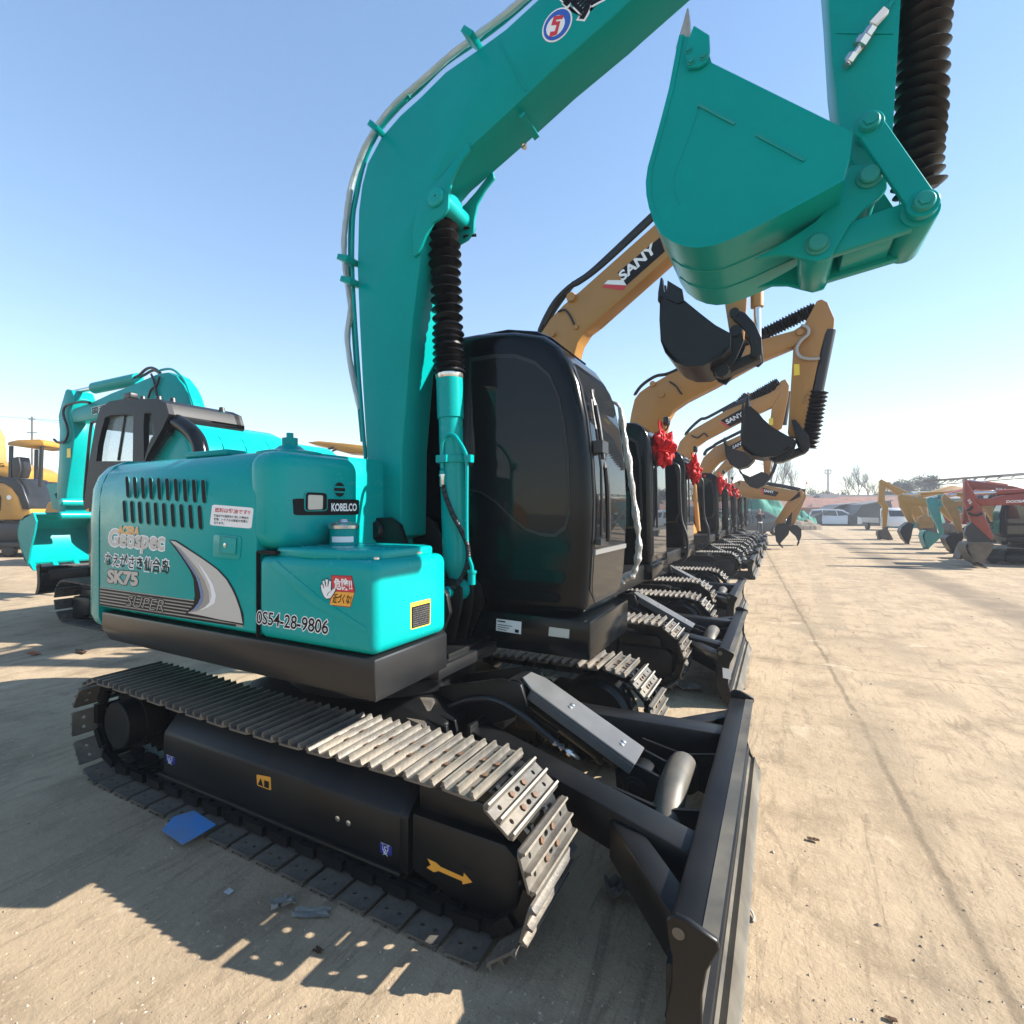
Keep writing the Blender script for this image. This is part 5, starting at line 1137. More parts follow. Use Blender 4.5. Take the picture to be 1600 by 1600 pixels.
# --- two with buckets on the ground
for k, (yc, lab, dxp, dyp) in enumerate(((26.5, 'excavator with lowered arm, left one of the two whose buckets rest on the yard', 0, 0), (29.8, 'excavator at the far end of the row, right one of two grounded buckets', 8, 2))):
    r7, b7, o7 = sany(lab, yc, -.50, False); ya, yb = yc - .13, yc + .13
    s = lambda pts: [(a + dxp, b + dyp) for a, b in pts]
    f = (yc / 28.0) ** 0 
    bo = poly('boom', s([(1118, 800), (1126, 772), (1142, 757), (1156, 750), (1190, 757), (1250, 768), (1252, 776), (1236, 784), (1190, 775), (1160, 772), (1146, 785), (1138, 800)]) if not k else [(1134, 800), (1140, 772), (1152, 764), (1190, 766), (1244, 774), (1240, 784), (1190, 780), (1160, 778), (1150, 800)], ya, yb, M['sanyo'], r7, .02)
    if not k: sany_mark(bo, [(1191, 772), (1212, 776), (1217, 769), (1189, 761)], [(1189, 762), (1191, 772), (1194, 772), (1192, 763)], (1193.5, 768.4), (1209, 771.2), (1193.5, 764.2), ya)
    else: sany_mark(bo, None, None, (1188, 774.5), (1202, 776.5), (1188.5, 771), ya)
    pipe('arm_cylinder', s([(1190, 754), (1220, 759), (1250, 765)]), .08, yc, M['rubber'], bo)
    if not k:
        poly('arm', [(1244, 772), (1250, 764), (1255, 768), (1254, 778), (1222, 820), (1214, 822), (1210, 816), (1230, 784)], ya, yb, M['sanyo'], r7, .02)
        poly('bucket_link', [(1232, 802), (1238, 800), (1236, 818), (1232, 826), (1226, 824)], yc - .05, yc + .05, M['blackb'], r7)
        px_bucket(r7, [(1218, 851), (1213, 846), (1211, 834), (1211, 824), (1216, 818)], [(1226, 818), (1235, 824), (1232, 835), (1222, 846)], yc - .5, yc + .4)
    else:
        poly('arm', [(1252, 772), (1258, 768), (1260, 776), (1240, 822), (1234, 822), (1236, 800)], ya, yb, M['sanyo'], r7, .02)
        px_bucket(r7, [(1248, 848), (1252, 838), (1252, 827), (1246, 821), (1238, 820)], [(1232, 826), (1236, 832), (1243, 838)], yc - .45, yc + .4)
# one more of the same row stands behind the photographer and shows as a reflection in the cab
r9 = dup(r4, (ROOT.x - 4.2, -4.6, 0), PI); r9['label'] = 'orange excavator standing opposite, seen only as reflection in the black cab'
OFF = Vector((0, 0, 0))
# ================================================================== machines on the other side of the yard and behind
def turned(label, cat, loc, rotz, group=None, name='excavator'):
    global PINV, OFF
    OFF = Vector((0, 0, 0)); r = thing(name, label, cat, loc, rotz, group)
    PINV = (r, (Matrix.Translation(Vector(loc)) @ Matrix.Rotation(rotz, 4, 'Z')).inverted()); return r
def body(r, col, cabcol='cabdark', boomcol=None, cx=0.0, s=1.0, lamp=True):
    """tracks, frame, covers and cab in the machine's own axes (x forward, cab on its left side)"""
    global PINV, OFF
    keep, keepo = PINV, OFF; PINV = None; OFF = Vector((0, 0, 0))
    far_tracks(r)
    for ch in [c for c in ex.children if base(c.name) in ('track_frame', 'centre_frame', 'slew_ring')]:
        c = ch.copy(); COL.objects.link(c); c.parent = r
        for g in ch.children:
            if base(g.name) in SKIP or base(g.name) == 'guard_slot': continue
            d = g.copy(); COL.objects.link(d); d.parent = c
    bm = NB(); box(bm, (-1.55, -1.08, .86), (.95, 1.08, 1.05)); obj('lower_skirt', bm, M['black'], r, bevel=.02)
    bm = NB(); prism(bm, [(-1.70, -1.08, 1.05), (-1.74, -1.08, 1.5), (-1.6, -1.08, 1.9), (-1.3, -1.08, 2.0), (-.3, -1.08, 1.98), (-.05, -1.08, 1.8), (.05, -1.08, 1.5), (.75, -1.08, 1.45), (.80, -1.08, 1.05)], (0, 1.0, 0)); obj('body_cover', bm, M[col], r, bevel=.06, seg=3, smooth=50)
    bm = NB(); prism(bm, [(-1.72, -.06, 1.05), (-1.76, -.06, 1.5), (-1.62, -.06, 1.88), (-1.3, -.06, 1.97), (-.62, -.06, 1.97), (-.60, -.06, 1.05)], (0, 1.14, 0)); obj('counterweight', bm, M[col], r, bevel=.06, seg=3, smooth=50)
    prof = [(-.55, 1.03), (-.57, 2.35), (-.48, 2.60), (-.2, 2.72), (.55, 2.73), (.78, 2.66), (.92, 2.5), (1.05, 2.1), (1.10, 1.7), (1.08, 1.3), (1.05, 1.03)]
    bm = NB(); prism(bm, [(a, .16, b) for a, b in prof], (0, .94, 0)); cb = obj('cab', bm, M[cabcol], r, bevel=.06, seg=3, smooth=50)
    for pts in ([(.10, 1.55), (.10, 2.5), (.55, 2.55), (.72, 2.48), (.88, 2.15), (.92, 1.75), (.90, 1.55)], [(-.46, 1.62), (-.46, 2.42), (-.05, 2.52), (-.02, 1.62)], [(.22, 1.15), (.22, 1.46), (.92, 1.46), (.92, 1.15)]):
        bm = NB(); prism(bm, [(a, 1.095, b) for a, b in pts], (0, .012, 0)); obj('window', bm, M['winglass'], cb)
    bm = NB(); rows = [[(1.10 - .12 * max(0, z - 1.9) ** 1.0 * 1.6 + .01, y, z) for y in (.26, 1.0)] for z in (1.15, 1.5, 1.9, 2.2, 2.45)]; loft(bm, rows, cap=False, closed=False); obj('window', bm, M['winglass'], cb)
    bm = NB(); tube(bm, [(.98, 1.14, 2.0), (.99, 1.18, 1.95), (.99, 1.18, 1.3), (.98, 1.14, 1.25)], .015, 7, 2); obj('grab_rail', bm, M['rubber'], cb)
    PINV, OFF = keep, keepo
GR = 'excavators in the row across the yard'
def other(label, tip, dx, col, yc, cabcol='gloss', off_y=0):
    g_ = P(*tip, z=0); return turned(label, 'excavator', (g_.x + dx, yc, 0), PI, GR), yc
# nearest cab at the right edge, its boom stands upright out of frame
r = turned('teal excavator with big black cab cut by the right edge of the photo', 'excavator', (6.75, 23.2, 0), PI, GR); body(r, 'tealf'); r.scale = (.82,) * 3; PINV = None
bm = NB(); prism(bm, [(.2, -.42, 1.1), (-.3, -.42, 2.4), (-.9, -.42, 3.3), (-1.6, -.42, 3.5), (-1.7, -.42, 3.2), (-1.0, -.42, 2.9), (-.1, -.42, 2.2), (.5, -.42, 1.1)], (0, .3, 0)); obj('boom', bm, M['tealf'], r, off=Vector((0, 0, 0)), bevel=.02)
# red one
def arms(r, yc, boom, arm, bucket, col, bcol, cylp=None, acyl=None, bw=.85, aw=.3, th=.05):
    b = poly('boom', boom, yc - aw / 2, yc + aw / 2, M[col], r, .02) if boom else None
    a = poly('arm', arm, yc - aw / 2 + .02, yc + aw / 2 - .02, M[col], r, .015)
    k = px_bucket(r, bucket[0], bucket[1], yc - bw / 2, yc + bw / 2, bcol, th)
    if acyl: 
        c = seg_tube('arm_cylinder', acyl[0], acyl[1], yc, .05, M['chrome'], r); seg_tube('cylinder_barrel', acyl[1], acyl[2], yc, .085, M[col], c)
    return b, a, k
zz = lambda x, y: (1360 + x / 6.667, 720 + y / 6.667)
ZL = lambda *p: [zz(*q) for q in p]
yc = 21.0
r, yc = other('red excavator with white lettering on its boom and a rusty bucket on the yard', (1530, 886), 5.1, 'redp', 21.0); body(r, 'redp')
b, a, k = arms(r, yc, ZL((1100, 400), (1130, 395), (1290, 385), (1420, 355), (1700, 330), (1900, 480), (1950, 620), (1800, 620), (1700, 480), (1560, 455), (1180, 470), (1120, 440)), ZL((985, 235), (1005, 200), (1030, 260), (1130, 400), (1170, 520), (1285, 790), (1270, 830), (1230, 800), (1060, 640), (985, 420)), (ZL((1170, 1100), (1080, 1060), (1010, 950), (995, 890), (1010, 860), (1060, 850)), ZL((1240, 850), (1285, 870), (1270, 930), (1190, 1050))), 'redp', 'bucketsteel', acyl=(zz(1015, 340), zz(1310, 330), zz(1700, 315)))
lettering('boom_lettering', 'DOOSAN', P(*zz(1415, 440), y=yc - .15), P(*zz(1650, 432), y=yc - .15), P(*zz(1418, 412), y=yc - .15), NRM, M['white'], b, bold=.04)
lettering('arm_lettering', 'DX', P(*zz(1035, 455), y=yc - .13), P(*zz(1060, 435), y=yc - .13), P(*zz(1010, 410), y=yc - .13), NRM, M['white'], a, bold=.03)
poly('bucket_link', ZL((1000, 690), (1060, 640), (1240, 800), (1290, 830), (1200, 860), (1040, 850), (980, 760)), yc - .1, yc + .1, M['rubber'], r)
bm = NB(); [tube(bm, [P(*zz(*q), y=yc - .17) for q in pts], .03, 7, 3) for pts in ([(1010, 540), (1060, 560), (1110, 570), (1165, 545)], [(1060, 470), (1050, 500), (1000, 520)])]; obj('arm_hose', bm, M['rubber'], a); PINV = None
r, yc = other('darker red excavator just behind the lettered red one, boom above it', (1503, 868), 5.4, 'redp', 24.6); body(r, 'redp', 'redp')
b, a, k = arms(r, yc, ZL((1005, 200), (1040, 205), (1210, 225), (1500, 265), (1750, 330), (1760, 390), (1500, 315), (1250, 300), (1100, 300), (1040, 260)), ZL((985, 190), (1010, 190), (1080, 300), (1110, 380), (1000, 660), (960, 660), (985, 420)), (ZL((960, 1035), (930, 1020), (960, 930), (985, 880)), ZL((1040, 880), (1050, 990), (1000, 1030))), 'redp', 'bucketsteel', acyl=(zz(1020, 205), zz(1200, 235), zz(1420, 265)))
lettering('boom_lettering', 'KINUO', P(*zz(1305, 305), y=yc - .15), P(*zz(1490, 325), y=yc - .15), P(*zz(1308, 280), y=yc - .15), NRM, M['white'], b, bold=.02); PINV = None
r, yc = other('faded tan excavator with slim black bucket standing left of the red pair', (1493, 865), 5.2, 'tan', 27.4); body(r, 'tan')
arms(r, yc, ZL((900, 420), (980, 410), (1100, 400), (1300, 430), (1400, 620), (1280, 640), (1200, 500), (1000, 490), (910, 470)), ZL((750, 380), (780, 345), (830, 390), (900, 430), (940, 600), (965, 740), (930, 740), (830, 560), (760, 440)), (ZL((900, 970), (860, 950), (800, 860), (785, 810), (830, 775)), ZL((960, 750), (970, 800), (930, 900))), 'tan', 'blackb', acyl=(zz(790, 360), zz(900, 350), zz(980, 345))); PINV = None
r, yc = other('light teal excavator with teal arm and teal bucket in the far row', (1458, 858), 5.0, 'tealf', 30.0); body(r, 'tealf', 'tealf')
arms(r, yc, ZL((690, 400), (800, 390), (950, 420), (1150, 560), (1080, 620), (920, 500), (700, 470)), ZL((590, 400), (620, 380), (690, 385), (720, 480), (765, 760), (740, 780), (680, 640), (610, 500)), (ZL((600, 930), (570, 870), (545, 790), (560, 740), (600, 730)), ZL((760, 760), (700, 830), (620, 900))), 'tealf', 'tealf', acyl=(zz(630, 385), zz(700, 375), zz(760, 370))); PINV = None
r, yc = other('tan orange excavator with a black bucket, second from the left in the far row', (1422, 850), 5.0, 'ylw', 34.0); body(r, 'tan')
arms(r, yc, ZL((320, 350), (400, 370), (590, 390), (800, 440), (960, 620), (860, 640), (700, 500), (500, 470), (370, 480), (330, 420)), ZL((290, 370), (330, 340), (390, 400), (420, 500), (460, 650), (400, 640), (310, 480)), (ZL((400, 865), (350, 820), (310, 740), (330, 690), (400, 640)), ZL((460, 660), (440, 720), (425, 800))), 'ylw', 'blackb', acyl=(zz(340, 350), zz(520, 345), zz(760, 335)))
poly('body_panel', ZL((515, 590), (560, 570), (630, 580), (660, 640), (660, 700), (515, 700)), yc - .6, yc + .1, M['tan'], r); PINV = None
r, yc = other('yellow excavator at the left end of the far row, arm hanging straight from its raised boom', (1388, 843), 5.0, 'ylw', 38.4); body(r, 'ylw')
arms(r, yc, ZL((90, 215), (115, 190), (150, 210), (380, 320), (480, 420), (600, 640), (480, 640), (360, 420), (290, 350), (160, 270), (110, 250)), ZL((95, 220), (130, 205), (160, 270), (150, 400), (190, 480), (170, 690), (130, 690), (125, 480), (80, 430)), (ZL((100, 815), (80, 770), (85, 730)), ZL((180, 710), (240, 820), (200, 826))), 'ylw', 'bucketsteel', acyl=(zz(165, 280), zz(230, 315), zz(300, 350))); PINV = None

# ------------------------------------------------------------------ turquoise machine behind on the left
r = turned('turquoise excavator behind on the left, black glazed cab, boom out to the left', 'excavator', (-7.87, 4.95, 0), PI); L1 = r
PINV_K = PINV; PINV = None; bl = copy_under(ex, r, False); far_tracks(r); bl.location.z = .33; PINV = PINV_K
bm = NB(); box(bm, (-8.4, 3.85, .86), (-6.2, 6.05, 1.06)); obj('lower_skirt', bm, M['grey'], r, bevel=.02)
cz = lambda x, y: (60 + x / 5.333, 560 + y / 5.333)
cabp = [cz(*q) for q in ((420, 1250), (450, 1000), (470, 850), (520, 560), (560, 420), (640, 365), (760, 345), (1040, 345), (1110, 380), (1135, 470), (1080, 590), (960, 800), (880, 1000), (880, 1250))]
Yc = 3.95
def holed_panel(bm, outer, holes, y, t):
    tb = NB()
    for lp_ in [outer] + holes:
        vs = [tb.verts.new((q.x, y, q.z)) for q in PY(lp_, Yc)]
        for i in range(len(vs)): tb.edges.new((vs[i], vs[(i + 1) % len(vs)]))
    bmesh.ops.triangle_fill(tb, use_beauty=True, edges=tb.edges[:])
    def inside(p, lp_):
        c = False; n = len(lp_)
        for i in range(n):
            (x1, z1), (x2, z2) = lp_[i], lp_[(i + 1) % n]
            if (z1 > p[1]) != (z2 > p[1]) and p[0] < (x2 - x1) * (p[1] - z1) / (z2 - z1) + x1: c = not c
        return c
    hv = [[(q.x, q.z) for q in PY(h, Yc)] for h in holes]
    bad = [f for f in tb.faces if any(inside((f.calc_center_median().x, f.calc_center_median().z), h) for h in hv)]
    if bad: bmesh.ops.delete(tb, geom=bad, context='FACES')
    bmesh.ops.recalc_face_normals(tb, faces=tb.faces[:]); bmesh.ops.solidify(tb, geom=tb.faces[:], thickness=t); merge(bm, tb)
wins = [[cz(*q) for q in pts] for pts in ([(528, 860), (545, 720), (572, 600), (600, 500), (650, 478), (825, 472), (838, 490), (835, 640), (832, 860)], [(925, 860), (922, 560), (930, 465), (985, 460), (1010, 520), (1012, 640), (960, 730)])]
bm = NB(); holed_panel(bm, cabp, wins, Yc, .07); holed_panel(bm, cabp, wins, Yc + .95, .07)
vtop = PY(cabp, Yc)
for i, j in ((3, 4), (4, 5), (5, 6), (6, 7), (7, 8), (8, 9), (9, 10), (13, 0)): prism(bm, [vtop[i], vtop[j], vtop[j] + Vector((0, 0, -.05)), vtop[i] + Vector((0, 0, -.05))], (0, 1.0, 0))
box(bm, (vtop[0].x, Yc, .95), (vtop[12].x, Yc + 1.0, 1.45))
cb = obj('cab', bm, M['cabdark'], r, smooth=40)
bm = NB(); prism(bm, [Vector((-7.6, Yc + .3, 1.4)), Vector((-7.1, Yc + .3, 1.4)), Vector((-7.05, Yc + .3, 2.2)), Vector((-7.25, Yc + .3, 2.25))], (0, .45, 0)); obj('seat', bm, M['rubber'], cb, bevel=.04)
for w_ in wins:
    bm = NB(); prism(bm, PY(w_, Yc - .004), (0, .006, 0)); obj('window', bm, M['thinglass'], cb)
pipe('door_post', [cz(*q) for q in ((890, 440), (895, 620), (880, 850), (870, 1000))], .035, Yc, M['gloss'], cb, 8); pipe('door_post', [cz(*q) for q in ((730, 480), (690, 720), (670, 850))], .022, Yc, M['rubber'], cb)
pipe('roof_arch', [cz(*q) for q in ((1060, 470), (1120, 510), (1220, 565), (1300, 640), (1345, 730), (1370, 900))], .095, Yc + .05, M['gloss'], cb, 14)
pipe('roof_strut', [cz(*q) for q in ((1100, 610), (940, 830))], .035, Yc, M['rubber'], cb, 8, 1)
pipe('grab_rail', [cz(*q) for q in ((500, 525), (460, 530), (440, 560), (415, 780), (390, 1060), (385, 1180), (400, 1250))], .022, Yc + .15, M['rubber'], cb, 8)
bm = NB(); [rbox(bm, P(*cz(a, b), y=4.2) + Vector((-.09, -.06, -.03)), P(*cz(a, b), y=4.2) + Vector((.09, .06, .05)), .015) for a, b in ((770, 320),)]; [lathe(bm, P(*cz(a, b), y=4.1), (0, 0, 1), [(-.03, .04), (.03, .03)], 10) for a, b in ((870, 335), (1005, 335), (1120, 350), (1530, 430))]; obj('cab_lamp', bm, M['rubber'], cb)
bm = NB(); prism(bm, [(-7.3, 4.02, 1.06), (-7.3, 4.02, 2.62), (-6.95, 4.02, 2.80), (-6.7, 4.02, 2.82), (-6.5, 4.02, 2.74), (-6.33, 4.02, 2.56), (-6.22, 4.02, 2.3), (-6.18, 4.02, 1.9), (-6.18, 4.02, 1.06)], (0, 1.62, 0)); eh = obj('engine_cover', bm, M['teal'], r, bevel=.12, seg=5, smooth=60)
bm = NB()
for yy in (4.45, 4.8, 5.2): prism(bm, [(-6.52, yy, 2.755), (-6.34, yy, 2.585), (-6.26, yy, 2.44), (-6.30, yy, 2.44), (-6.54, yy, 2.73)], (0, .04, 0))
obj('pressed_rib', bm, M['teal'], eh)
bm = NB(); prism(bm, [(-6.9, 5.66, 1.06), (-6.9, 5.66, 2.62), (-6.6, 5.66, 2.72), (-6.35, 5.66, 2.62), (-6.18, 5.66, 2.36), (-6.12, 5.66, 1.9), (-6.12, 5.66, 1.06)], (0, .95, 0)); cw = obj('counterweight', bm, M['teal'], r, bevel=.14, seg=5, smooth=60)
lettering('name_lettering', 'KOBELCO', (-6.20, 5.74, 2.36), (-6.20, 6.52, 2.36), (-6.32, 5.74, 2.54), (1, 0, .7), M['white'], cw, bold=.04, lift=.012)
Yb, Yb2 = 4.80, 5.04
bo = poly('boom', [cz(*q) for q in ((270, 450), (290, 420), (430, 372), (600, 292), (770, 225), (1000, 125), (1080, 115), (1140, 145), (1200, 220), (1240, 300), (1275, 420), (1300, 640), (1220, 640), (1150, 440), (1060, 400), (900, 425), (640, 470), (440, 515), (290, 532))], Yb, Yb2, M['teal_matt'], r, .015)
lettering('boom_lettering', '国源', P(*cz(448, 468), y=Yb), P(*cz(560, 440), y=Yb), P(*cz(446, 410), y=Yb), NRM, M['ink'], bo, outline=M['white'], bold=.02)
for dy_ in (.02, .07, .20, .25):
    bm = NB(); tube(bm, [P(*cz(*q), y=Yb + dy_) + Vector((.02, 0, .03)) for q in ((1000, 118), (1085, 105), (1150, 135), (1215, 210), (1262, 330), (1290, 420))], .018, 7, 4); obj('boom_pipe', bm, M['teal'], bo)
pipe('boom_hose', [cz(*q) for q in ((780, 170), (840, 140), (890, 95), (935, 78), (980, 92), (1015, 120))], .022, 4.9, M['rubber'], bo); pipe('boom_hose', [cz(*q) for q in ((820, 165), (880, 140), (930, 110), (970, 100), (1010, 125))], .022, 5.0, M['rubber'], bo)
pipe('boom_hose', [cz(*q) for q in ((1010, 150), (985, 220), (940, 260), (915, 330))], .018, Yb - .03, M['rubber'], bo); pipe('boom_hose', [cz(*q) for q in ((940, 130), (965, 200), (985, 300), (1000, 340))], .018, Yb - .03, M['rubber'], bo)
ac = seg_tube('arm_cylinder', cz(285, 285), cz(480, 245), 4.95, .045, M['chrome'], r); seg_tube('cylinder_barrel', cz(470, 247), cz(830, 172), 4.95, .10, M['teal_matt'], ac)
z2 = lambda x, y: (x / 5.333, 660 + y / 5.333)
ar = poly('arm', [cz(225, 265), cz(240, 255), cz(275, 265), cz(300, 330), cz(270, 450), cz(285, 520), z2(620, 120), z2(600, 300), z2(560, 560), z2(535, 780), z2(480, 780), z2(470, 560), z2(490, 300), z2(495, 60), cz(165, 480), cz(185, 400)], Yb + .01, Yb2 + .12, M['teal_matt'], r, .012)
pipe('arm_hose', [cz(*q) for q in ((430, 370), (370, 362), (300, 372), (230, 395), (208, 440), (215, 500), (238, 560), (245, 630), (220, 690), (165, 700), (130, 675))], .022, Yb - .04, M['rubber'], ar)
bm = NB(); plate(bm, PY([z2(558, 295), z2(590, 290), z2(588, 215), z2(560, 220)], Yb + .004), NRM, .003); obj('warning_sticker', bm, M['yellow'], ar)
bk = px_bucket(r, [z2(*q) for q in ((232, 1185), (200, 1140), (175, 1060), (150, 960), (143, 890), (160, 830), (205, 780), (275, 752))], [z2(300, 825), z2(285, 920), z2(250, 1060)], 4.38, 5.52, 'teal_matt', .03)
poly('bucket_link', [z2(*q) for q in ((385, 520), (430, 505), (500, 520), (500, 560), (455, 600), (500, 690), (510, 740), (440, 720), (420, 620))], 4.85, 5.05, M['teal_worn'], r)
bm = NB(); [lathe(bm, P(*z2(a, b), y=4.70), (0, 1, 0), [(0, .05), (.02, .07), (.5, .07)], 14) for a, b in ((490, 775), (500, 665))]; obj('bucket_pin', bm, M['teal'], bk); PINV = None

# ------------------------------------------------------------------ yellow machines at the left edge
def at_depth(px, py, D): return Vector((0, 0, CAMH)) + ray(px, py) * D
AZ = math.atan2(Rv.y, Rv.x)
def facing(label, cat, px, D, rot, name, group=None):
    g_ = at_depth(px, HY, D); return turned(label, cat, (g_.x, g_.y, 0), AZ + rot, group, name)
def local(): 
    global PINV; PINV = None
D = 20.0; k = D / 840.0
r = facing('long grey flatbed trailer under the yellow mini excavator at the left edge', 'trailer', 30, D, 0, 'flatbed_trailer'); local()
bm = NB(); box(bm, (-4.5, -1.1, .36), (1.6, 1.1, .52)); obj('deck', bm, M['grey'], r, bevel=.02, off=Vector())
for x in (-3.2, -2.2, .4):
    for y in (-1.0, .75): bm = NB(); lathe(bm, (x, y, .24), (0, 1, 0), [(0, .1), (.02, .2), (.05, .24), (.2, .24), (.23, .2)], 20); obj('wheel', bm, M['rubber'], r, off=Vector())
r = facing('yellow mini excavator with canopy and rounded dark rear cover at the left edge', 'excavator', 44, D, 0, 'mini_excavator'); local()
hz = lambda py: CAMH + (HY - py) * k
hx = lambda px: (px - 44) * k
def lp(pts): return [Vector((hx(a), -.7, hz(b))) for a, b in pts]
bm = NB(); prism(bm, lp([(16, 800), (17, 765), (22, 752), (34, 749), (48, 750), (58, 762), (68, 785), (72, 800), (72, 812), (18, 812)]), (0, 1.4, 0)); bd = obj('body', bm, M['ylw'], r, bevel=.06, seg=3, smooth=50)
bm = NB(); prism(bm, [p + Vector((0, -.03, 0)) for p in lp([(20, 756), (24, 749), (36, 747), (50, 749), (60, 761), (69, 785), (71, 796), (60, 796), (54, 778), (44, 764), (32, 757)])], (0, 1.46, 0)); obj('rear_cover', bm, M['grey'], r, bevel=.03, smooth=50)
bm = NB(); prism(bm, [p + Vector((0, -.012, 0)) for p in lp([(16.5, 797), (17.5, 768), (22, 766), (28, 778), (27, 798)])], (0, .01, 0)); obj('body_panel', bm, M['ink'], bd)
q = lp([(18.5, 789), (25.5, 789), (18.5, 783), (18.8, 781.5), (25, 781.5), (18.8, 778)]); lettering('body_lettering', '35', q[0] + Vector((0, -.015, 0)), q[1] + Vector((0, -.015, 0)), q[2] + Vector((0, -.015, 0)), NRM, M['white'], bd, bold=.04); lettering('body_lettering', 'PC', q[3] + Vector((0, -.015, 0)), q[4] + Vector((0, -.015, 0)), q[5] + Vector((0, -.015, 0)), NRM, M['silver'], bd)
bm = NB(); plate(bm, disc_loop(lp([(39.5, 778)])[0] + Vector((0, -.003, 0)), Vector((1, 0, 0)), Vector((0, 0, 1)), .085, 20), NRM, .004); obj('round_sticker', bm, M['white'], bd)
bm = NB(); prism(bm, lp([(36, 699), (38, 694), (52, 691), (86, 690), (92, 694), (92, 700), (60, 702)]), (0, 1.4, 0)); obj('canopy', bm, M['ylw'], r, bevel=.03, smooth=50)
for y in (-.62, .5):
    for a, b in (((40, 700), (39, 750)), ((86, 700), (84, 762))): bm = NB(); A_, B_ = lp([a, b]); beam(bm, A_ + Vector((0, y + .7, 0)), B_ + Vector((0, y + .7, 0)), .09, .10); obj('canopy_post', bm, M['grey'], r)
bm = NB(); prism(bm, lp([(43, 718), (54, 716), (57, 735), (53, 748), (44, 748)]), (0.0, .5, 0)); obj('seat', bm, M['rubber'], r, bevel=.04)
for y in (-.78, .45):
    bm = NB(); prism(bm, [Vector((hx(a), y, hz(b))) for a, b in ((10, 838), (6, 828), (10, 817), (70, 817), (78, 828), (74, 840), (66, 845), (14, 845))], (0, .33, 0)); obj('crawler_track', bm, M['rubber'], r, bevel=.05)
bm = NB(); box(bm, (-.5, -.5, .75), (.5, .5, 1.35)); obj('track_base', bm, M['black'], r)
r = facing('yellow machine with black lettering on its hood cut by the left edge', 'excavator', 18, 22, 0, 'excavator'); local(); k = 22 / 840.0
hz = lambda py: CAMH + (HY - py) * k
hx = lambda px: (px - 18) * k
bm = NB(); prism(bm, [Vector((hx(a), -.9, hz(b))) for a, b in ((-70, 745), (-66, 720), (-8, 720), (20, 724), (44, 731), (55, 738), (55, 752), (30, 746), (-30, 742))], (0, 2.2, 0)); hd = obj('hood', bm, M['ylw'], r, bevel=.05, smooth=50)
lettering('hood_lettering', 'XCMG', Vector((hx(-1), -.915, hz(729.5))), Vector((hx(37), -.915, hz(733))), Vector((hx(-1), -.915, hz(723.5))), NRM, M['ink'], hd, bold=.03)
bm = NB(); box(bm, (hx(-66), -.7, hz(786)), (hx(40), 1.0, hz(743))); obj('engine_bay', bm, M['rubber'], r, bevel=.03)
bm = NB(); box(bm, (hx(-70), -.95, hz(812)), (hx(22), 1.2, hz(789))); obj('lower_skirt', bm, M['grey'], r, bevel=.03)
bm = NB(); prism(bm, [Vector((hx(a), -.2, hz(b))) for a, b in ((-40, 725), (-26, 640), (-10, 660), (2, 682), (5, 722))], (0, .4, 0)); obj('boom', bm, M['tan'], r, bevel=.03)
for y in (-1.1, .7): bm = NB(); prism(bm, [Vector((hx(a), y, hz(b))) for a, b in ((-90, 845), (-96, 830), (-88, 814), (14, 814), (24, 826), (18, 846), (8, 861), (-84, 861))], (0, .45, 0)); obj('crawler_track', bm, M['rubber'], r, bevel=.06)
r = facing('crinkled silver foil over a machine front behind the mini excavator', 'cover', 72, 24, 0, 'foil_cover'); local(); bm = NB(); bmesh.ops.create_icosphere(bm, subdivisions=4, radius=.42)
for v in bm.verts: v.co = v.co * (.85 + .45 * mnoise.noise(v.co * 5)); v.co.y *= .5; v.co.z = v.co.z * 1.05
bmesh.ops.translate(bm, verts=bm.verts[:], vec=(0, 0, CAMH + 26 / 840 * 24)); obj('foil_sheet', bm, M['foil'], r, smooth=20)
bm = NB(); cyl(bm, (0, .3, 0), (0, .3, 2.2), .18, 12); box(bm, (-.6, .2, 1.3), (.6, .6, 1.75)); obj('machine_front', bm, M['black'], r)
def plain_digger(label, px, D, rot, col, scale, ln):
    r = facing(label, 'excavator', px, D, rot, 'excavator'); local(); body(r, col)
    bm = NB(); prism(bm, [(.2, -.25, 1.1), (.5, -.25, 2.4), (1.2, -.25, 3.2), (2.0, -.25, 3.35), (4.0, -.25, 2.75), (4.1, -.25, 2.5), (2.0, -.25, 2.9), (1.4, -.25, 2.7), (.9, -.25, 2.0), (.7, -.25, 1.1)], (0, .3, 0)); obj('boom', bm, M[col], r, bevel=.03)
    bm = NB(); prism(bm, [(3.8, -.22, 2.8), (4.2, -.22, 2.9), (4.3, -.22, 2.5), (3.7, -.22, .9), (3.55, -.22, .95)], (0, .24, 0)); obj('arm', bm, M[col], r, bevel=.02)
    bm = NB(); prism(bm, [(3.5, -.5, 1.0), (3.9, -.5, .9), (4.0, -.5, .5), (3.7, -.5, .15), (3.2, -.5, .05), (3.3, -.5, .5)], (0, .8, 0)); obj('bucket', bm, M['bucketsteel'], r, bevel=.03)
    r.scale = (scale,) * 3; return r
plain_digger('yellow excavator glimpsed through the door glass of the turquoise one on the left', 195, 17, 0, 'ylw', 1.0, 0)
plain_digger('yellow excavator between the hood of the big turquoise machine and its boom', 590, 24, PI * .95, 'ylw', 1.2, 0)
r = facing('small yellow digger whose canopy shows between the turquoise hood and boom', 'excavator', 520, 24.0, 0, 'mini_excavator'); local(); k = 24 / 840.0
hz = lambda py: CAMH + (HY - py) * k
hx = lambda px: (px - 520) * k
def lp(pts): return [Vector((hx(a), -.7, hz(b))) for a, b in pts]
bm = NB(); prism(bm, lp([(487, 694), (505, 692), (548, 696), (600, 702), (600, 712), (548, 709), (510, 699)]), (0, 1.4, 0)); obj('canopy', bm, M['ylw'], r, bevel=.04)
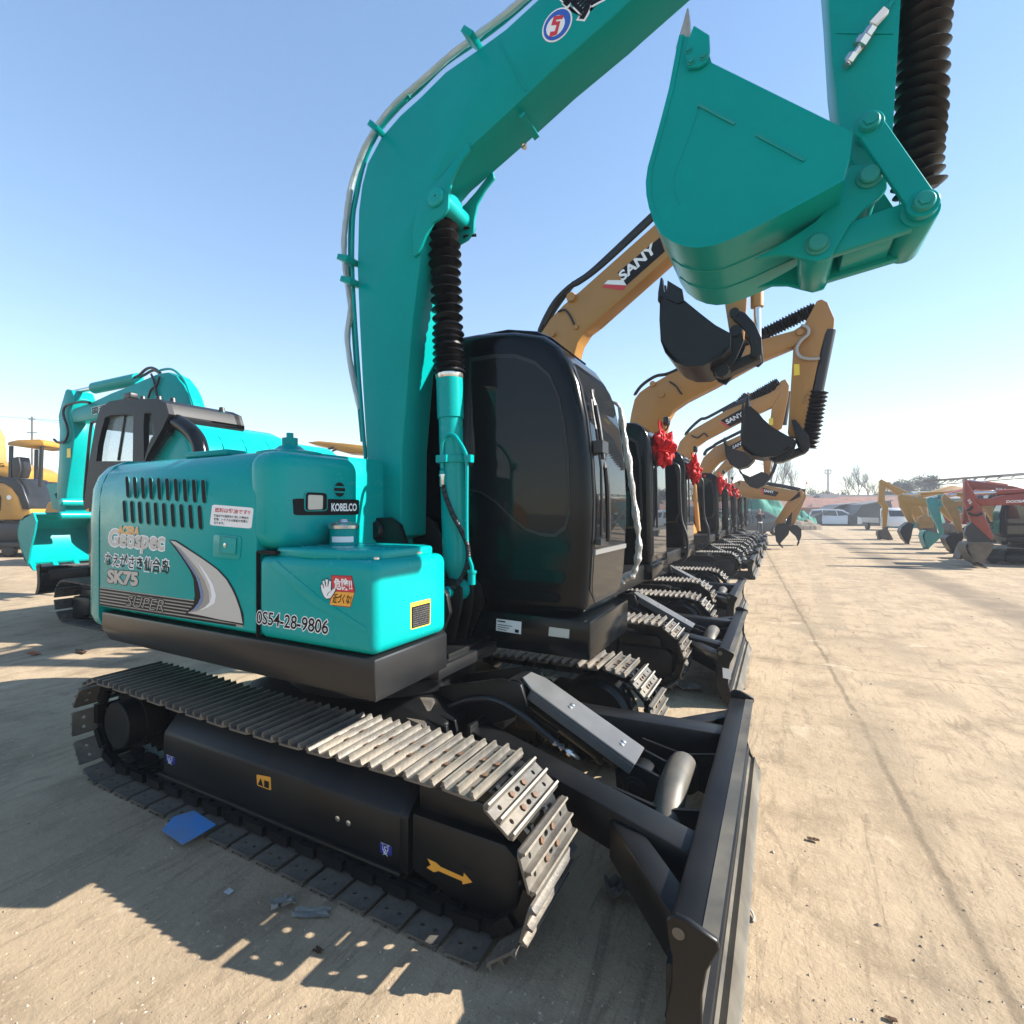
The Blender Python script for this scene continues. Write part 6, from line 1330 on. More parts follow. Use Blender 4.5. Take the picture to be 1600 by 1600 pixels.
bm = NB(); prism(bm, lp([(512, 714), (526, 712), (545, 722), (600, 724), (600, 800), (535, 800), (528, 730)]), (0, 1.3, 0)); obj('body', bm, M['ylw'], r, bevel=.05)
bm = NB(); tube(bm, lp([(513, 716), (518, 706), (528, 702)]), .05, 8, 4); tube(bm, lp([(518, 718), (524, 709), (532, 705)]), .04, 8, 4); obj('hose', bm, M['rubber'], r)
for y in (-.75, .4): bm = NB(); prism(bm, [Vector((hx(a), y, b)) for a, b in ((500, .1), (495, .35), (505, .65), (640, .65), (650, .35), (640, .02), (510, .02))], (0, .35, 0)); obj('crawler_track', bm, M['rubber'], r, bevel=.05)
bm = NB(); box(bm, (-.3, -.4, .4), (2.4, .5, hz(795))); obj('track_base', bm, M['black'], r)
plain_digger('tan excavator mostly hidden behind the teal arm of the far row', 1535, 36, PI, 'tan', 1.0, 0)
plain_digger('dull red excavator mostly hidden behind the tan arm of the far row', 1575, 32, PI, 'redp', .95, 0)
plain_digger('dark teal excavator far behind the yellow mini excavator', 110, 34, PI, 'tealf', 1.25, 0)

# ------------------------------------------------------------------ cars
M['carwhite'] = mat('white_car_paint', (0.62, 0.63, 0.65), .22, coat=.8); M['cardark'] = mat('dark_grey_car_paint', (0.045, 0.05, 0.05), .25, coat=.8); M['carsilver'] = mat('silver_grey_car_paint', (.33, .34, .35), .28, coat=.7)
M['carglass'] = mat('dark_car_glass', (.01, .012, .014), .05, spec=.7); M['alloy'] = mat('alloy_wheel', (.5, .5, .5), .3, metal=.8)
def car(label, cat, name, loc, rotz, L, H, W, prof, glass, wheels, col, wr, group=None):
    r = turned(label, cat, loc, rotz, group, name); local()
    rings = []
    for j, (f, zi) in enumerate(((-.5, .0), (-.49, .0), (0, 0), (.49, 0), (.5, 0))): pass
    bm = NB(); up = [(x * L, z * H) for x, z in prof]; half = W / 2
    secs = [(-half, .94), (-half * .97, .985), (-half * .6, 1.0), (0, 1.006), (half * .6, 1.0), (half * .97, .985), (half, .94)]
    rings = []
    for y, s in secs:
        rings.append([(x, y * (1 - .16 * max(0, (z / H - .55)) ** 1.0 * (1 if abs(y) > .1 else 0)), z * (s if z / H > .5 else 1)) for x, z in up])
    loft(bm, rings); b = obj('body', bm, M[col], r, smooth=40, bevel=0)
    def side(pts, name, m, t=.012):
        for s in (-1, 1):
            bm = NB(); q = [Vector((x * L, s * half * (1 - .16 * max(0, z - .55)) + s * .004, z * H * .985)) for x, z in pts]; prism(bm, q, (0, s * t, 0)); obj(name, bm, M[m], r)
    for g_ in glass: side(g_, 'window', 'carglass')
    for x in wheels:
        for s in (-1, 1):
            bm = NB(); lathe(bm, (x * L, s * (half - .20), wr), (0, s, 0), [(0, wr * .6), (.01, wr), (.20, wr), (.222, wr * .93), (.222, wr * .68)], 26); w = obj('wheel', bm, M['rubber'], r)
            bm = NB(); lathe(bm, (x * L, s * (half + .012), wr), (0, s, 0), [(0, wr * .66), (.012, wr * .64), (.014, wr * .15), (.02, wr * .13)], 26)
            obj('rim', bm, M['alloy'], w)
            bm = NB()
            for q in range(5):
                a = q * 2 * PI / 5; beam(bm, (x * L + .12 * wr * math.cos(a), s * (half + .028), wr + .12 * wr * math.sin(a)), (x * L + .6 * wr * math.cos(a + .3), s * (half + .028), wr + .6 * wr * math.sin(a + .3)), .05, .012, up=(0, 1, 0))
            obj('spoke', bm, M['hole'], w)
    return r, b
mp = [(-.5, .22), (-.505, .42), (-.49, .62), (-.46, .86), (-.42, .97), (-.25, 1.0), (.05, .995), (.16, .94), (.30, .72), (.36, .62), (.47, .50), (.50, .40), (.505, .24), (.49, .12), (.40, .10), (-.40, .10), (-.49, .12)]
g_ = P(1305, 832, z=0); van, vb = car('white minivan with dark windows parked across the far end of the yard', 'car', 'minivan', tuple((ray(1305, HY) * 60).to_2d()) + (0,), AZ - math.radians(38), 4.95, 1.85, 1.86, mp, [[(-.45, .62), (-.43, .90), (-.24, .93), (-.22, .62)], [(-.20, .62), (-.22, .93), (.02, .92), (.05, .60)], [(.07, .60), (.04, .92), (.14, .88), (.28, .66)]], (-.30, .31), 'carwhite', .35)
bm = NB(); [prism(bm, [(2.38, s * .62, .80), (2.46, s * .62, .74), (2.46, s * .88, .70), (2.36, s * .90, .78)], (0, 0, .10)) for s in (-1, 1)]; obj('headlight', bm, M['alloy'], van)
bm = NB(); prism(bm, [(1.60, -.7, 1.22), (.86, -.62, 1.68), (.86, .62, 1.68), (1.60, .7, 1.22)], (.02, 0, .02)); obj('windscreen', bm, M['carglass'], van)
sp_ = [(-.5, .30), (-.50, .55), (-.47, .70), (-.42, .80), (-.34, .95), (-.22, 1.0), (.10, .99), (.20, .93), (.32, .74), (.46, .64), (.50, .50), (.505, .30), (.48, .16), (-.48, .16)]
sv_ = ray(1166, HY) * 36.3
suv, sb = car('dark grey parked car with light alloy wheels behind the standing person', 'car', 'parked_car', (sv_.x, sv_.y, 0), AZ + math.radians(2), 4.9, 1.72, 1.9, sp_, [[(-.36, .66), (-.30, .90), (-.18, .93), (-.18, .66)], [(-.16, .66), (-.16, .93), (.06, .93), (.08, .66)], [(.10, .66), (.08, .93), (.16, .90), (.29, .70)]], (-.31, .31), 'cardark', .37)
lp_ = [(-.5, .12), (-.5, .5), (-.49, .9), (-.45, .99), (.20, 1.0), (.30, .95), (.40, .60), (.49, .50), (.5, .2), (.47, .10), (-.48, .10)]
v2, _ = car('silver grey van half hidden behind the white minivan', 'van', 'parked_van', tuple((ray(1340, HY) * 62).to_2d()) + (0,), AZ - math.radians(52), 4.6, 1.95, 1.8, lp_, [[(-.44, .60), (-.44, .90), (-.1, .92), (-.1, .60)], [(-.07, .60), (-.07, .92), (.2, .92), (.33, .62)]], (-.32, .33), 'carsilver', .33)
bm = NB(); prism(bm, [(1.94, -.72, 1.18), (1.44, -.66, 1.82), (1.44, .66, 1.82), (1.94, .72, 1.18)], (.03, 0, .02)); obj('windscreen', bm, M['carglass'], v2)
bm = NB(); prism(bm, [(2.26, -.7, .55), (2.31, -.7, .9), (2.31, .7, .9), (2.26, .7, .55)], (.03, 0, 0)); obj('grille', bm, M['hole'], v2)
r = turned('small white flatbed truck behind the hanging yellow arm', 'truck', tuple((ray(1385, HY) * 46).to_2d()) + (0,), AZ - math.radians(100), None, 'flatbed_truck'); local()
bm = NB(); prism(bm, [(.6, -.8, .35), (.6, -.8, 1.82), (.75, -.8, 1.9), (1.5, -.8, 1.88), (1.85, -.8, 1.1), (1.9, -.8, .35)], (0, 1.6, 0)); obj('cab', bm, M['carwhite'], r, bevel=.05)
bm = NB(); prism(bm, [(1.62, -.7, 1.66), (1.83, -.7, 1.18), (1.83, .7, 1.18), (1.62, .7, 1.66)], (.025, 0, .01)); obj('windscreen', bm, M['carglass'], r)
for s in (-1, 1): bm = NB(); prism(bm, [(.8, s * .80, 1.1), (.8, s * .80, 1.7), (1.4, s * .80, 1.7), (1.65, s * .80, 1.1)], (0, s * .01, 0)); obj('window', bm, M['carglass'], r)
bm = NB(); box(bm, (-2.2, -.85, .62), (.5, .85, .74)); box(bm, (-2.2, -.85, .74), (.5, -.80, 1.05)); box(bm, (-2.2, .80, .74), (.5, .85, 1.05)); obj('load_bed', bm, M['carsilver'], r)
for x in (-1.5, 1.2):
    for s in (-1, 1): bm = NB(); lathe(bm, (x, s * .62, .30), (0, s, 0), [(0, .15), (.01, .30), (.18, .30), (.2, .18)], 20); obj('wheel', bm, M['rubber'], r)

# ------------------------------------------------------------------ person filming at the far end of the row
def skin_body(name, joints, edges, radii, m, parent, lv=2):
    me = bpy.data.meshes.new(name); me.from_pydata(joints, edges, []); o = bpy.data.objects.new(name, me); COL.objects.link(o)
    o.modifiers.new('skin', 'SKIN'); o.modifiers.new('sub', 'SUBSURF').levels = lv
    if not me.skin_vertices: bpy.context.view_layer.objects.active = o
    for i, rr in enumerate(radii): me.skin_vertices[0].data[i].radius = (rr, rr) if not isinstance(rr, tuple) else rr
    me.skin_vertices[0].data[0].use_root = True; o.modifiers['sub'].render_levels = lv
    dg = bpy.context.evaluated_depsgraph_get(); m2 = bpy.data.meshes.new_from_object(o.evaluated_get(dg)); m2.name = name
    bpy.data.objects.remove(o); m2.materials.clear()
    for mm in (m if isinstance(m, list) else [m]): m2.materials.append(mm)
    for p in m2.polygons: p.use_smooth = True
    o2 = bpy.data.objects.new(name, m2); COL.objects.link(o2)
    if parent: o2.parent = parent
    return o2
M['skin'] = mat('skin', (.38, .22, .15), .55); M['jacket'] = mat('black_jacket', (.015, .015, .018), .85); M['trous'] = mat('grey_trousers', (.06, .065, .07), .9); M['hair'] = mat('grey_hair', (.22, .21, .20), .8)
gp = P(1187, 840, z=0); pr = thing('person', 'person in black jacket standing beside the dark parked car, hands raised to the face', 'person', (gp.x, gp.y, 0), AZ)
J = [(0, 0, .93), (0, 0, 1.10), (0, 0, 1.30), (0, .01, 1.42), (0, .01, 1.50), (0, 0, 1.60), (0, -.01, 1.70), (-.10, 0, .88), (-.12, -.01, .48), (-.13, .02, .09), (-.13, -.13, .03), (.10, 0, .88), (.13, 0, .48), (.15, .03, .09), (.16, -.12, .03), (-.18, 0, 1.38), (-.27, -.12, 1.20), (-.10, -.27, 1.44), (-.05, -.29, 1.52), (.18, 0, 1.38), (.27, -.12, 1.20), (.10, -.27, 1.44), (.05, -.29, 1.52)]
E_ = [(0, 1), (1, 2), (2, 3), (3, 4), (4, 5), (5, 6), (0, 7), (7, 8), (8, 9), (9, 10), (0, 11), (11, 12), (12, 13), (13, 14), (3, 15), (15, 16), (16, 17), (17, 18), (3, 19), (19, 20), (20, 21), (21, 22)]
Rr = [(.15, .11), (.145, .11), (.165, .12), (.09, .08), .052, (.075, .09), (.07, .085), .085, .058, .042, .035, .085, .058, .042, .035, .06, .045, .036, .03, .06, .045, .036, .03]
pb = skin_body('body', J, E_, Rr, [M['skin'], M['jacket'], M['trous']], pr)
for p in pb.data.polygons: p.material_index = 0 if (p.center.z > 1.44 and (abs(p.center.x) < .11)) else (1 if p.center.z > .92 else 2)
bm = NB(); bmesh.ops.create_uvsphere(bm, u_segments=16, v_segments=10, radius=.10)
for v in bm.verts: v.co.z *= 1.05; v.co.y = v.co.y * 1.05 + .02
bmesh.ops.delete(bm, geom=[v for v in bm.verts if v.co.y < -.03 and v.co.z < .03], context='VERTS'); bmesh.ops.translate(bm, verts=bm.verts[:], vec=(0, .0, 1.665)); obj('hair', bm, M['hair'], pr)
bm = NB(); lathe(bm, (0, 0, .90), (0, 0, 1), [(0, .155), (.07, .162)], 18); 
for v in bm.verts: v.co.y *= .78
obj('waist_band', bm, M['white'], pr)
# ------------------------------------------------------------------ pale winter haze over the yard
OFF = Vector((0, 0, 0)); PINV = None
bm = NB(); box(bm, (-262, -202, -1.4), (262, 262, 17)); hm = bpy.data.materials.new('haze'); hm.use_nodes = True; hn = hm.node_tree.nodes; hn.clear()
ho = hn.new('ShaderNodeOutputMaterial'); hv_ = hn.new('ShaderNodeVolumePrincipled'); hv_.inputs['Color'].default_value = (.87, .90, .96, 1); hv_.inputs['Density'].default_value = .0016; hv_.inputs['Anisotropy'].default_value = .0
hm.node_tree.links.new(hv_.outputs[0], ho.inputs['Volume'])
hz_ = obj('haze', bm, hm); hz_['kind'] = 'stuff'
# ================================================================== far end of the yard
OFF = Vector((0, 0, 0)); PINV = None
M['tile'] = mat('weathered_red_tile', (.20, .075, .05), .85, var=.55, vscale=1.1, dust=.5, dustcol=(.22, .16, .12), bump=.6, bscale=5)
M['brick'] = mat('old_brick_wall', (.21, .13, .09), .9, var=.35, vscale=2.2, dust=.3)
M['shed'] = mat('dark_sheet_metal', (.035, .04, .05), .45, var=.4, vscale=1.5)
M['net'] = mat('green_dust_net', (.0, .17, .12), .8, var=.45, vscale=3, bump=.5, bscale=6)
M['dirtpile'] = mat('spoil_heap', (.20, .16, .115), .95, var=.4, vscale=2, bump=.5, bscale=8)
M['bark'] = mat('bare_branches', (.085, .07, .055), .9, var=.3); M['needle'] = mat('dull_evergreen', (.028, .036, .018), .8, var=.5, vscale=3)
M['rustbeam'] = mat('rusty_steel_frame', (.08, .055, .045), .8, var=.3); M['concrete'] = mat('pale_concrete', (.38, .37, .35), .8); M['flagred'] = mat('red_flag_cloth', (.55, .02, .02), .7)
M['roofgrey'] = mat('grey_sheet_roof', (.16, .15, .14), .6, var=.3, vscale=.8)
AZ = math.atan2(Rv.y, Rv.x)
def far_root(label, cat, px, D, name, rot=0.0, group=None):
    g_ = Vector((0, 0, 0)) + ray(px, HY) * D; return thing(name, label, cat, (g_.x, g_.y, 0), AZ + rot, group)
def zof(py, D): return CAMH + (HY - py) * D / FPX
# low brick building with a tiled roof
D = 72; r = far_root('long low brick building with weathered red tile roof behind the cars', 'building', 1320, D, 'brick_building')
k = D / FPX; x0, x1 = (1225 - 1320) * k, (1500 - 1320) * k
bm = NB(); box(bm, (x0, 0, 0), (x1, 7, zof(791, D))); wl_ = obj('wall', bm, M['brick'], r)
bm = NB(); prism(bm, [(x0 - .4, -.6, zof(793, D)), (x0 - .4, 3.5, zof(774, D)), (x0 - .4, 7.6, zof(793, D)), (x0 - .4, 7.6, zof(795, D)), (x0 - .4, 3.5, zof(776, D)), (x0 - .4, -.6, zof(795, D))], (x1 - x0 + .8, 0, 0)); obj('roof', bm, M['tile'], r)
bm = NB(); beam(bm, (x0 - .4, 3.5, zof(773.4, D)), (x1 + .4, 3.5, zof(773.4, D)), .35, .25); obj('roof_ridge', bm, M['concrete'], r)
for i in range(7):
    x = x0 + 1.4 + i * 3.2; bm = NB(); prism(bm, [(x, -.03, .9), (x + 1.1, -.03, .9), (x + 1.1, -.03, 2.0), (x, -.03, 2.0)], (0, .06, 0)); w = obj('window', bm, M['carglass'], r)
    bm = NB(); box(bm, (x - .08, -.06, .82), (x + 1.18, -.0, .9)); obj('sill', bm, M['concrete'], w)
bm = NB(); box(bm, (x0 + 6.6, 2.8, zof(778, D)), (x0 + 9.2, 3.6, zof(770.5, D))); obj('roof_box', bm, M['concrete'], r)
bm = NB(); box(bm, ((1266 - 1320) * k, -.3, 0), ((1268 - 1320) * k, -.05, zof(787, D))); obj('pier', bm, M['concrete'], r)
# dark sheds with slanted panels
for i, (px, D, pts, lab) in enumerate(((1300, 60, ((1268, 808), (1290, 800), (1310, 790), (1352, 786), (1352, 812), (1268, 812)), 'dark sheet metal lean-to in front of the brick building'), (1360, 58, ((1330, 806), (1344, 790), (1372, 785), (1392, 783), (1400, 815), (1330, 815)), 'dark shed with steep panel roof behind the silver grey van'))):
    r = far_root(lab, 'shed', px, D, 'shed'); k = D / FPX
    bm = NB(); prism(bm, [((a - px) * k, 0, max(0, zof(b, D)) if j < 4 else 0) for j, (a, b) in enumerate(pts)], (0, 1.8, 0)); obj('wall', bm, M['shed'], r)
    bm = NB()
    for (a, b), (c, d) in zip(pts[:3], pts[1:4]): prism(bm, [((a - px) * k, -.3, zof(b, D) + .03), ((c - px) * k, -.3, zof(d, D) + .03), ((c - px) * k, -.3, zof(d, D) + .12), ((a - px) * k, -.3, zof(b, D) + .12)], (0, 2.3, 0))
    obj('roof', bm, M['roofgrey'], r)
# long grey roof and steel frame on the right
D = 64; r = far_root('long grey roofed hall behind the far excavator row', 'building', 1560, D, 'hall'); k = D / FPX
bm = NB(); box(bm, ((1446 - 1560) * k, 0, 0), ((1790 - 1560) * k, 3, zof(778, D))); obj('wall', bm, M['shed'], r)
bm = NB(); prism(bm, [((1438 - 1560) * k, -.5, zof(779, D)), ((1438 - 1560) * k, 1.5, zof(767, D)), ((1438 - 1560) * k, 3.5, zof(779, D))], ((1790 - 1438) * k, 0, 0)); obj('roof', bm, M['roofgrey'], r)
D = 55; r = far_root('rusty open steel frame of an unfinished shed rising at the right edge', 'steel frame', 1530, D, 'steel_frame'); k = D / FPX
for i, px in enumerate((1471, 1480, 1491, 1504, 1520, 1538, 1558, 1580, 1604)):
    top_ = 750.5 - (px - 1465) * .075
    for yy in (0, 1.4):
        bm = NB(); beam(bm, ((px - 1530) * k, yy, 0), ((px - 1530) * k, yy, zof(top_, D)), .16, .16)
        if i < 8: beam(bm, ((px - 1530) * k, yy, zof(top_ + 5, D)), ((px - 1530) * k + .5, yy, zof(top_ + .5, D)), .07, .07)
        obj('post', bm, M['rustbeam'], r)
for yy in (0, 1.4):
    bm = NB()
    for dz in (0, 3.2): beam(bm, ((1464 - 1530) * k, yy, zof(750.5 + dz * 2.2, D)), ((1640 - 1530) * k, yy, zof(750.5 + dz * 2.2 - 176 * .075, D)), .08 if dz else .18, .08 if dz else .22)
    obj('rail', bm, M['rustbeam'], r)
bm = NB(); prism(bm, [((1560 - 1530) * k, -.5, zof(746, D)), ((1660 - 1530) * k, -.5, zof(738, D)), ((1660 - 1530) * k, -.5, zof(733, D)), ((1560 - 1530) * k, -.5, zof(742.5, D))], (0, 2, 0)); obj('roof_sheet', bm, M['roofgrey'], r)
# heaps under green netting
def heap(name, label, cat, px, D, w, h, dpt, m, seed, fold=1.0):
    r = far_root(label, cat, px, D, name); bm = NB(); n = 44
    g = [[None] * (n + 1) for _ in range(n + 1)]
    for i in range(n + 1):
        for j in range(n + 1):
            u, v = i / n * 2 - 1, j / n * 2 - 1; rr = max(0, 1 - (abs(u) ** 3 + abs(v) ** 3)); q = Vector((u * 3 + seed, v * 3, seed))
            z = h * rr ** .55 * (.78 + .32 * mnoise.noise(q)) + fold * .16 * abs(mnoise.noise(Vector((u * 11, v * 5, seed)))) * (rr > 0) 
            g[i][j] = bm.verts.new((u * w / 2, v * dpt / 2, max(0, z) - .02))
    for i in range(n):
        for j in range(n): bm.faces.new((g[i][j], g[i + 1][j], g[i + 1][j + 1], g[i][j + 1]))
    o = obj('cover', bm, m, r, smooth=60); return r
heap('covered_heap', 'heap under bright green netting between the grounded bucket and the minivan', 'heap', 1242, 50, 3.4, 1.9, 3, M['net'], 3.1)
heap('covered_heap', 'big stack under dark teal netting behind the parked dark car', 'heap', 1178, 48, 4.8, 3.6, 5, M['net'], 8.7)
heap('rubble_heap', 'grey rubble heap at the left of the white minivan', 'heap', 1252, 47, 3.2, .9, 2, M['dirtpile'], 5.5)
heap('covered_heap', 'low mound of green netting behind the tan excavator arm', 'heap', 1440, 52, 5.5, 2.2, 3, M['net'], 1.2)
# flag and telecom tower
D = 85; r = far_root('small red flag on a thin leaning pole', 'flag', 1259, D, 'flag'); bm = NB(); cyl(bm, (0, 0, 0), (0, 0, zof(750, D)), .05, 8); obj('flagpole', bm, M['concrete'], r); bm = NB(); prism(bm, [(0, 0, zof(750.5, D)), (.38, .02, zof(756.5, D)), (.02, 0, zof(757, D))], (0, .02, 0)); obj('flag_cloth', bm, M['flagred'], r)
D = 150; r = far_root('pale telecom tower with platforms above the bare trees', 'tower', 1294, D, 'telecom_tower'); k = D / FPX
bm = NB(); 
cyl(bm, (0, 0, 0), (0, 0, zof(733, D)), .55, 12, r2=.28); obj('mast', bm, M['concrete'], r)
bm = NB(); [lathe(bm, (0, 0, zof(p_, D)), (0, 0, 1), [(0, .9), (.25, .95), (.3, .3)], 14) for p_ in (741, 735)]; obj('platform', bm, M['concrete'], r)
bm = NB(); [box(bm, (math.cos(a) * .8 - .12, math.sin(a) * .8 - .12, zof(739, D)), (math.cos(a) * .8 + .12, math.sin(a) * .8 + .12, zof(735, D))) for a in (0, 2.1, 4.2)]; obj('antenna_panel', bm, M['concrete'], r)
# utility pole and wires, left
D = 70; r = far_root('wooden utility pole with cross arms and wires at the far left', 'utility pole', 50, D, 'utility_pole'); k = D / FPX
bm = NB(); cyl(bm, (0, 0, 0), (0, 0, zof(651, D)), .16, 10, r2=.11); obj('pole', bm, M['bark'], r)
bm = NB(); [beam(bm, (-w_, 0, zof(p_, D)), (w_, 0, zof(p_, D)), .1, .1) for w_, p_ in ((.45, 655), (.65, 676))]; obj('cross_arm', bm, M['bark'], r)
bm = NB(); tube(bm, [(-9, 0, zof(646, D)), (-4, 0, zof(651, D)), (0, 0, zof(654, D)), (4.5, 0, zof(658, D)), (9, 0, zof(658, D)), (16, 0, zof(655, D))], .025, 5, 4); tube(bm, [(0, 0, zof(655, D)), (6, 0, zof(664, D)), (14, 0, zof(672, D))], .022, 5, 4); obj('wire', bm, M['ink'], r)
# trees
def grow(bm, p, d, L, r, lv, rnd, spread):
    q = p + d * L
    n = 3 if lv > 1 else (4 if lv == 1 else 3)
    mid_ = p.lerp(q, .5) + Vector((rnd.uniform(-1, 1), rnd.uniform(-1, 1), 0)) * L * .04
    pts = [p, mid_, q]; k = 6 if lv == 0 else (4 if lv == 1 else 3); rings = []
    dd, s, u = frame_of(d)
    for i, c in enumerate(pts): rr = r * (1 - .32 * i / 2); rings.append([c + (s * math.cos(2 * PI * a / k) + u * math.sin(2 * PI * a / k)) * rr for a in range(k)])
    loft(bm, rings, cap=False)
    if lv >= 4: return
    for i in range(n + (1 if lv else 2)):
        t = rnd.uniform(.35, 1.0) if i else 1.0; b = p.lerp(q, t); a = rnd.uniform(0, 6.28); tilt = rnd.uniform(.25, .75) * spread if i else rnd.uniform(.05, .25)
        nd = (d * math.cos(tilt) + (s * math.cos(a) + u * math.sin(a)) * math.sin(tilt) + Vector((0, 0, .12))).normalized()
        grow(bm, b, nd, L * rnd.uniform(.55, .8), r * rnd.uniform(.42, .6), lv + 1, rnd, spread)
def bare_tree(label, px, D, h, seed, spread=1.0, rr=.012):
    rnd = random.Random(seed); r = far_root(label, 'tree', px, D, 'bare_tree', rnd.uniform(0, 6), 'bare trees beyond the yard')
    bm = NB(); cyl(bm, (0, 0, 0), (0, 0, h * .28), h * rr * 1.25, 8, r2=h * rr); obj('trunk', bm, M['bark'], r)
    bm = NB(); grow(bm, Vector((0, 0, h * .27)), Vector((0, 0, 1)), h * .30, h * rr, 0, rnd, spread); obj('crown', bm, M['bark'], r)
TR = ((1113, 95, 9.5, 'bare slender tree left of the hanging buckets, seen past the orange booms'), (1138, 100, 9, 'bare tree with few twigs just behind the sixth bucket'), (1206, 92, 9.5, 'tall bare tree right behind the arm of the third machine'), (1222, 90, 8.6, 'tall bare tree standing left of the red flag'), (1238, 98, 8.2, 'bare tree nearest the left side of the red flag'), (1325, 95, 6.6, 'small bare tree right of the telecom tower'), (1342, 100, 8.0, 'bare tree halfway between tower and yellow arm'), (1356, 96, 7.0, 'bare tree just left of the hanging yellow arm'), (1460, 95, 5.6, 'bare tree between evergreens and steel frame'), (1366, 90, 5.6, 'short bare tree behind the hanging yellow arm'))
for i, (px, D, h, lab) in enumerate(TR): bare_tree(lab, px, D, h * 1.3, 40 + i, .8 if h > 7 else 1.1)
def shrub_tree(label, px, D, w, h, seed, m='needle', dens=9000, z0=.12):
    rnd = random.Random(seed); r = far_root(label, 'tree', px, D, 'evergreen_tree', 0, 'dark bushy trees beyond the yard')
    bm = NB(); cyl(bm, (0, 0, 0), (0, 0, h * .5), .14, 7, r2=.06)
    for i in range(5): a = rnd.uniform(0, 6.28); cyl(bm, (0, 0, h * .3), (math.cos(a) * w * .3, math.sin(a) * w * .3, h * .75), .06, 5, r2=.02)
    obj('trunk', bm, M['bark'], r); bm = NB()
    cl = [(Vector((rnd.uniform(-.5, .5) * w, rnd.uniform(-.4, .4) * w, h * rnd.uniform(.3, .92))), rnd.uniform(.14, .3) * min(w, h)) for _ in range(16)]
    for i in range(dens):
        c, rad = rnd.choice(cl); d = Vector((rnd.gauss(0, 1), rnd.gauss(0, 1), rnd.gauss(0, 1))).normalized(); p = c + d * rad * rnd.uniform(.3, 1.05) 
        if p.z < h * z0: continue
        a = Vector((rnd.uniform(-1, 1), rnd.uniform(-1, 1), rnd.uniform(-1, 1))).normalized(); b = a.cross(d).normalized(); s = rnd.uniform(.08, .24)
        vs = [bm.verts.new(p + a * s), bm.verts.new(p + b * s * .6), bm.verts.new(p - a * s)]; bm.faces.new(vs)
    obj('crown', bm, M[m], r)
for i, (px, D, w, h, lab) in enumerate(((1292, 96, 4.5, 4.4, 'round bushy tree below the telecom tower'), (1308, 99, 3.6, 3.6, 'smaller bushy tree right of the one below the tower'), (1405, 92, 4.4, 5.4, 'dark bushy tree right of the yellow boom'), (1425, 96, 5.6, 6.6, 'tallest dark bushy tree in the clump beyond the far row'), (1442, 94, 4.6, 5.6, 'dark bushy tree left of the steel frame'), (1382, 98, 3.0, 4.2, 'thin bushy tree behind the apex of the yellow boom'))): shrub_tree(lab, px, D, w * 1.15, h * 1.2, 70 + i)
# far hedge line so the horizon is not a bare edge
bm = NB(); rnd = random.Random(5)
for i in range(5200):
    D_ = rnd.uniform(150, 175); px = rnd.uniform(-250, 1900); b = ray(px, HY) * D_; hh = (3.2 + 3.2 * (mnoise.noise(Vector((px * .012, 0, 3))) + .35)) ; z = rnd.uniform(0, 1) ** .8 * max(.8, hh)
    s = rnd.uniform(.25, .8); a = rnd.uniform(0, 6.28); p = Vector((b.x, b.y, z)); q = Vector((math.cos(a), math.sin(a), rnd.uniform(-.6, .6))); w_ = Vector((-q.y, q.x, rnd.uniform(.2, 1)))
    bm.faces.new([bm.verts.new(p + q * s), bm.verts.new(p + w_ * s * .7), bm.verts.new(p - q * s)])
hd = obj('far_treeline', bm, M['bark']); hd['kind'] = 'stuff'
# ================================================================== litter on the ground
def flake(name, label, cat, px, py, size, m, seed, z=.004, asp=.6, crump=.25, n=7, rot=0, group=None):
    rnd = random.Random(seed); c = P(px, py, z=z); bm = NB(); g = [[None] * n for _ in range(n)]
    for i in range(n):
        for j in range(n):
            u, v = i / (n - 1) - .5, j / (n - 1) - .5; q = Vector((u * 3, v * 3, seed * 1.7))
            x = u * size * (1 + .25 * mnoise.noise(q)); y = v * size * asp * (1 + .35 * mnoise.noise(q + Vector((9, 0, 0)))); h = crump * size * (.5 + .5 * mnoise.noise(q * 1.6 + Vector((0, 5, 0))))
            ca, sa = math.cos(rot), math.sin(rot); g[i][j] = bm.verts.new((x * ca - y * sa, x * sa + y * ca, max(0.0, h)))
    fs = []
    for i in range(n - 1):
        for j in range(n - 1): fs.append(bm.faces.new((g[i][j], g[i + 1][j], g[i + 1][j + 1], g[i][j + 1])))
    bmesh.ops.solidify(bm, geom=fs, thickness=.0015)
    o = obj(name, bm, m, None, off=Vector(), smooth=25); o.location = c; return tag(o, label, cat, group)
bm = NB(); c = P(295, 1293, z=.045); q = [P(253, 1298, z=.035), P(270, 1277, z=.045), P(303, 1267, z=.055), P(338, 1289, z=.052), P(312, 1305, z=.046), P(285, 1320, z=.034)]
prism(bm, list(reversed(q)), (0, 0, .002)); tag(obj('plastic_sheet', bm, M['blues'], None, off=c), 'flat blue plastic sheet lying on the shoes of the front crawler', 'plastic sheet').location = c
flake('crumpled_paper', 'crumpled pale paper scrap beside the long flat one near the front crawler', 'litter', 441, 1418, .10, M['paper'], 11, asp=.55, crump=.5, rot=.9)
flake('paper_scrap', 'long flat pale paper scrap pointing at the front crawler', 'litter', 487, 1428, .15, M['paper'], 12, asp=.32, crump=.12, rot=.5)
flake('paper_scrap', 'tiny white paper square alone in the shade left of the crumpled scrap', 'litter', 357, 1393, .035, M['white'], 13, asp=.8, crump=.1)
flake('crumpled_rag', 'crumpled grey rag on the ground inside the blade', 'rag', 978, 1403, .17, M['cloth'], 14, asp=.6, crump=.55, rot=.4, n=11)
flake('crumpled_rag', 'grey cloth lying against the crawler of the second machine', 'rag', 1074, 1076, .24, M['paper'], 15, asp=.6, crump=.3, n=11)
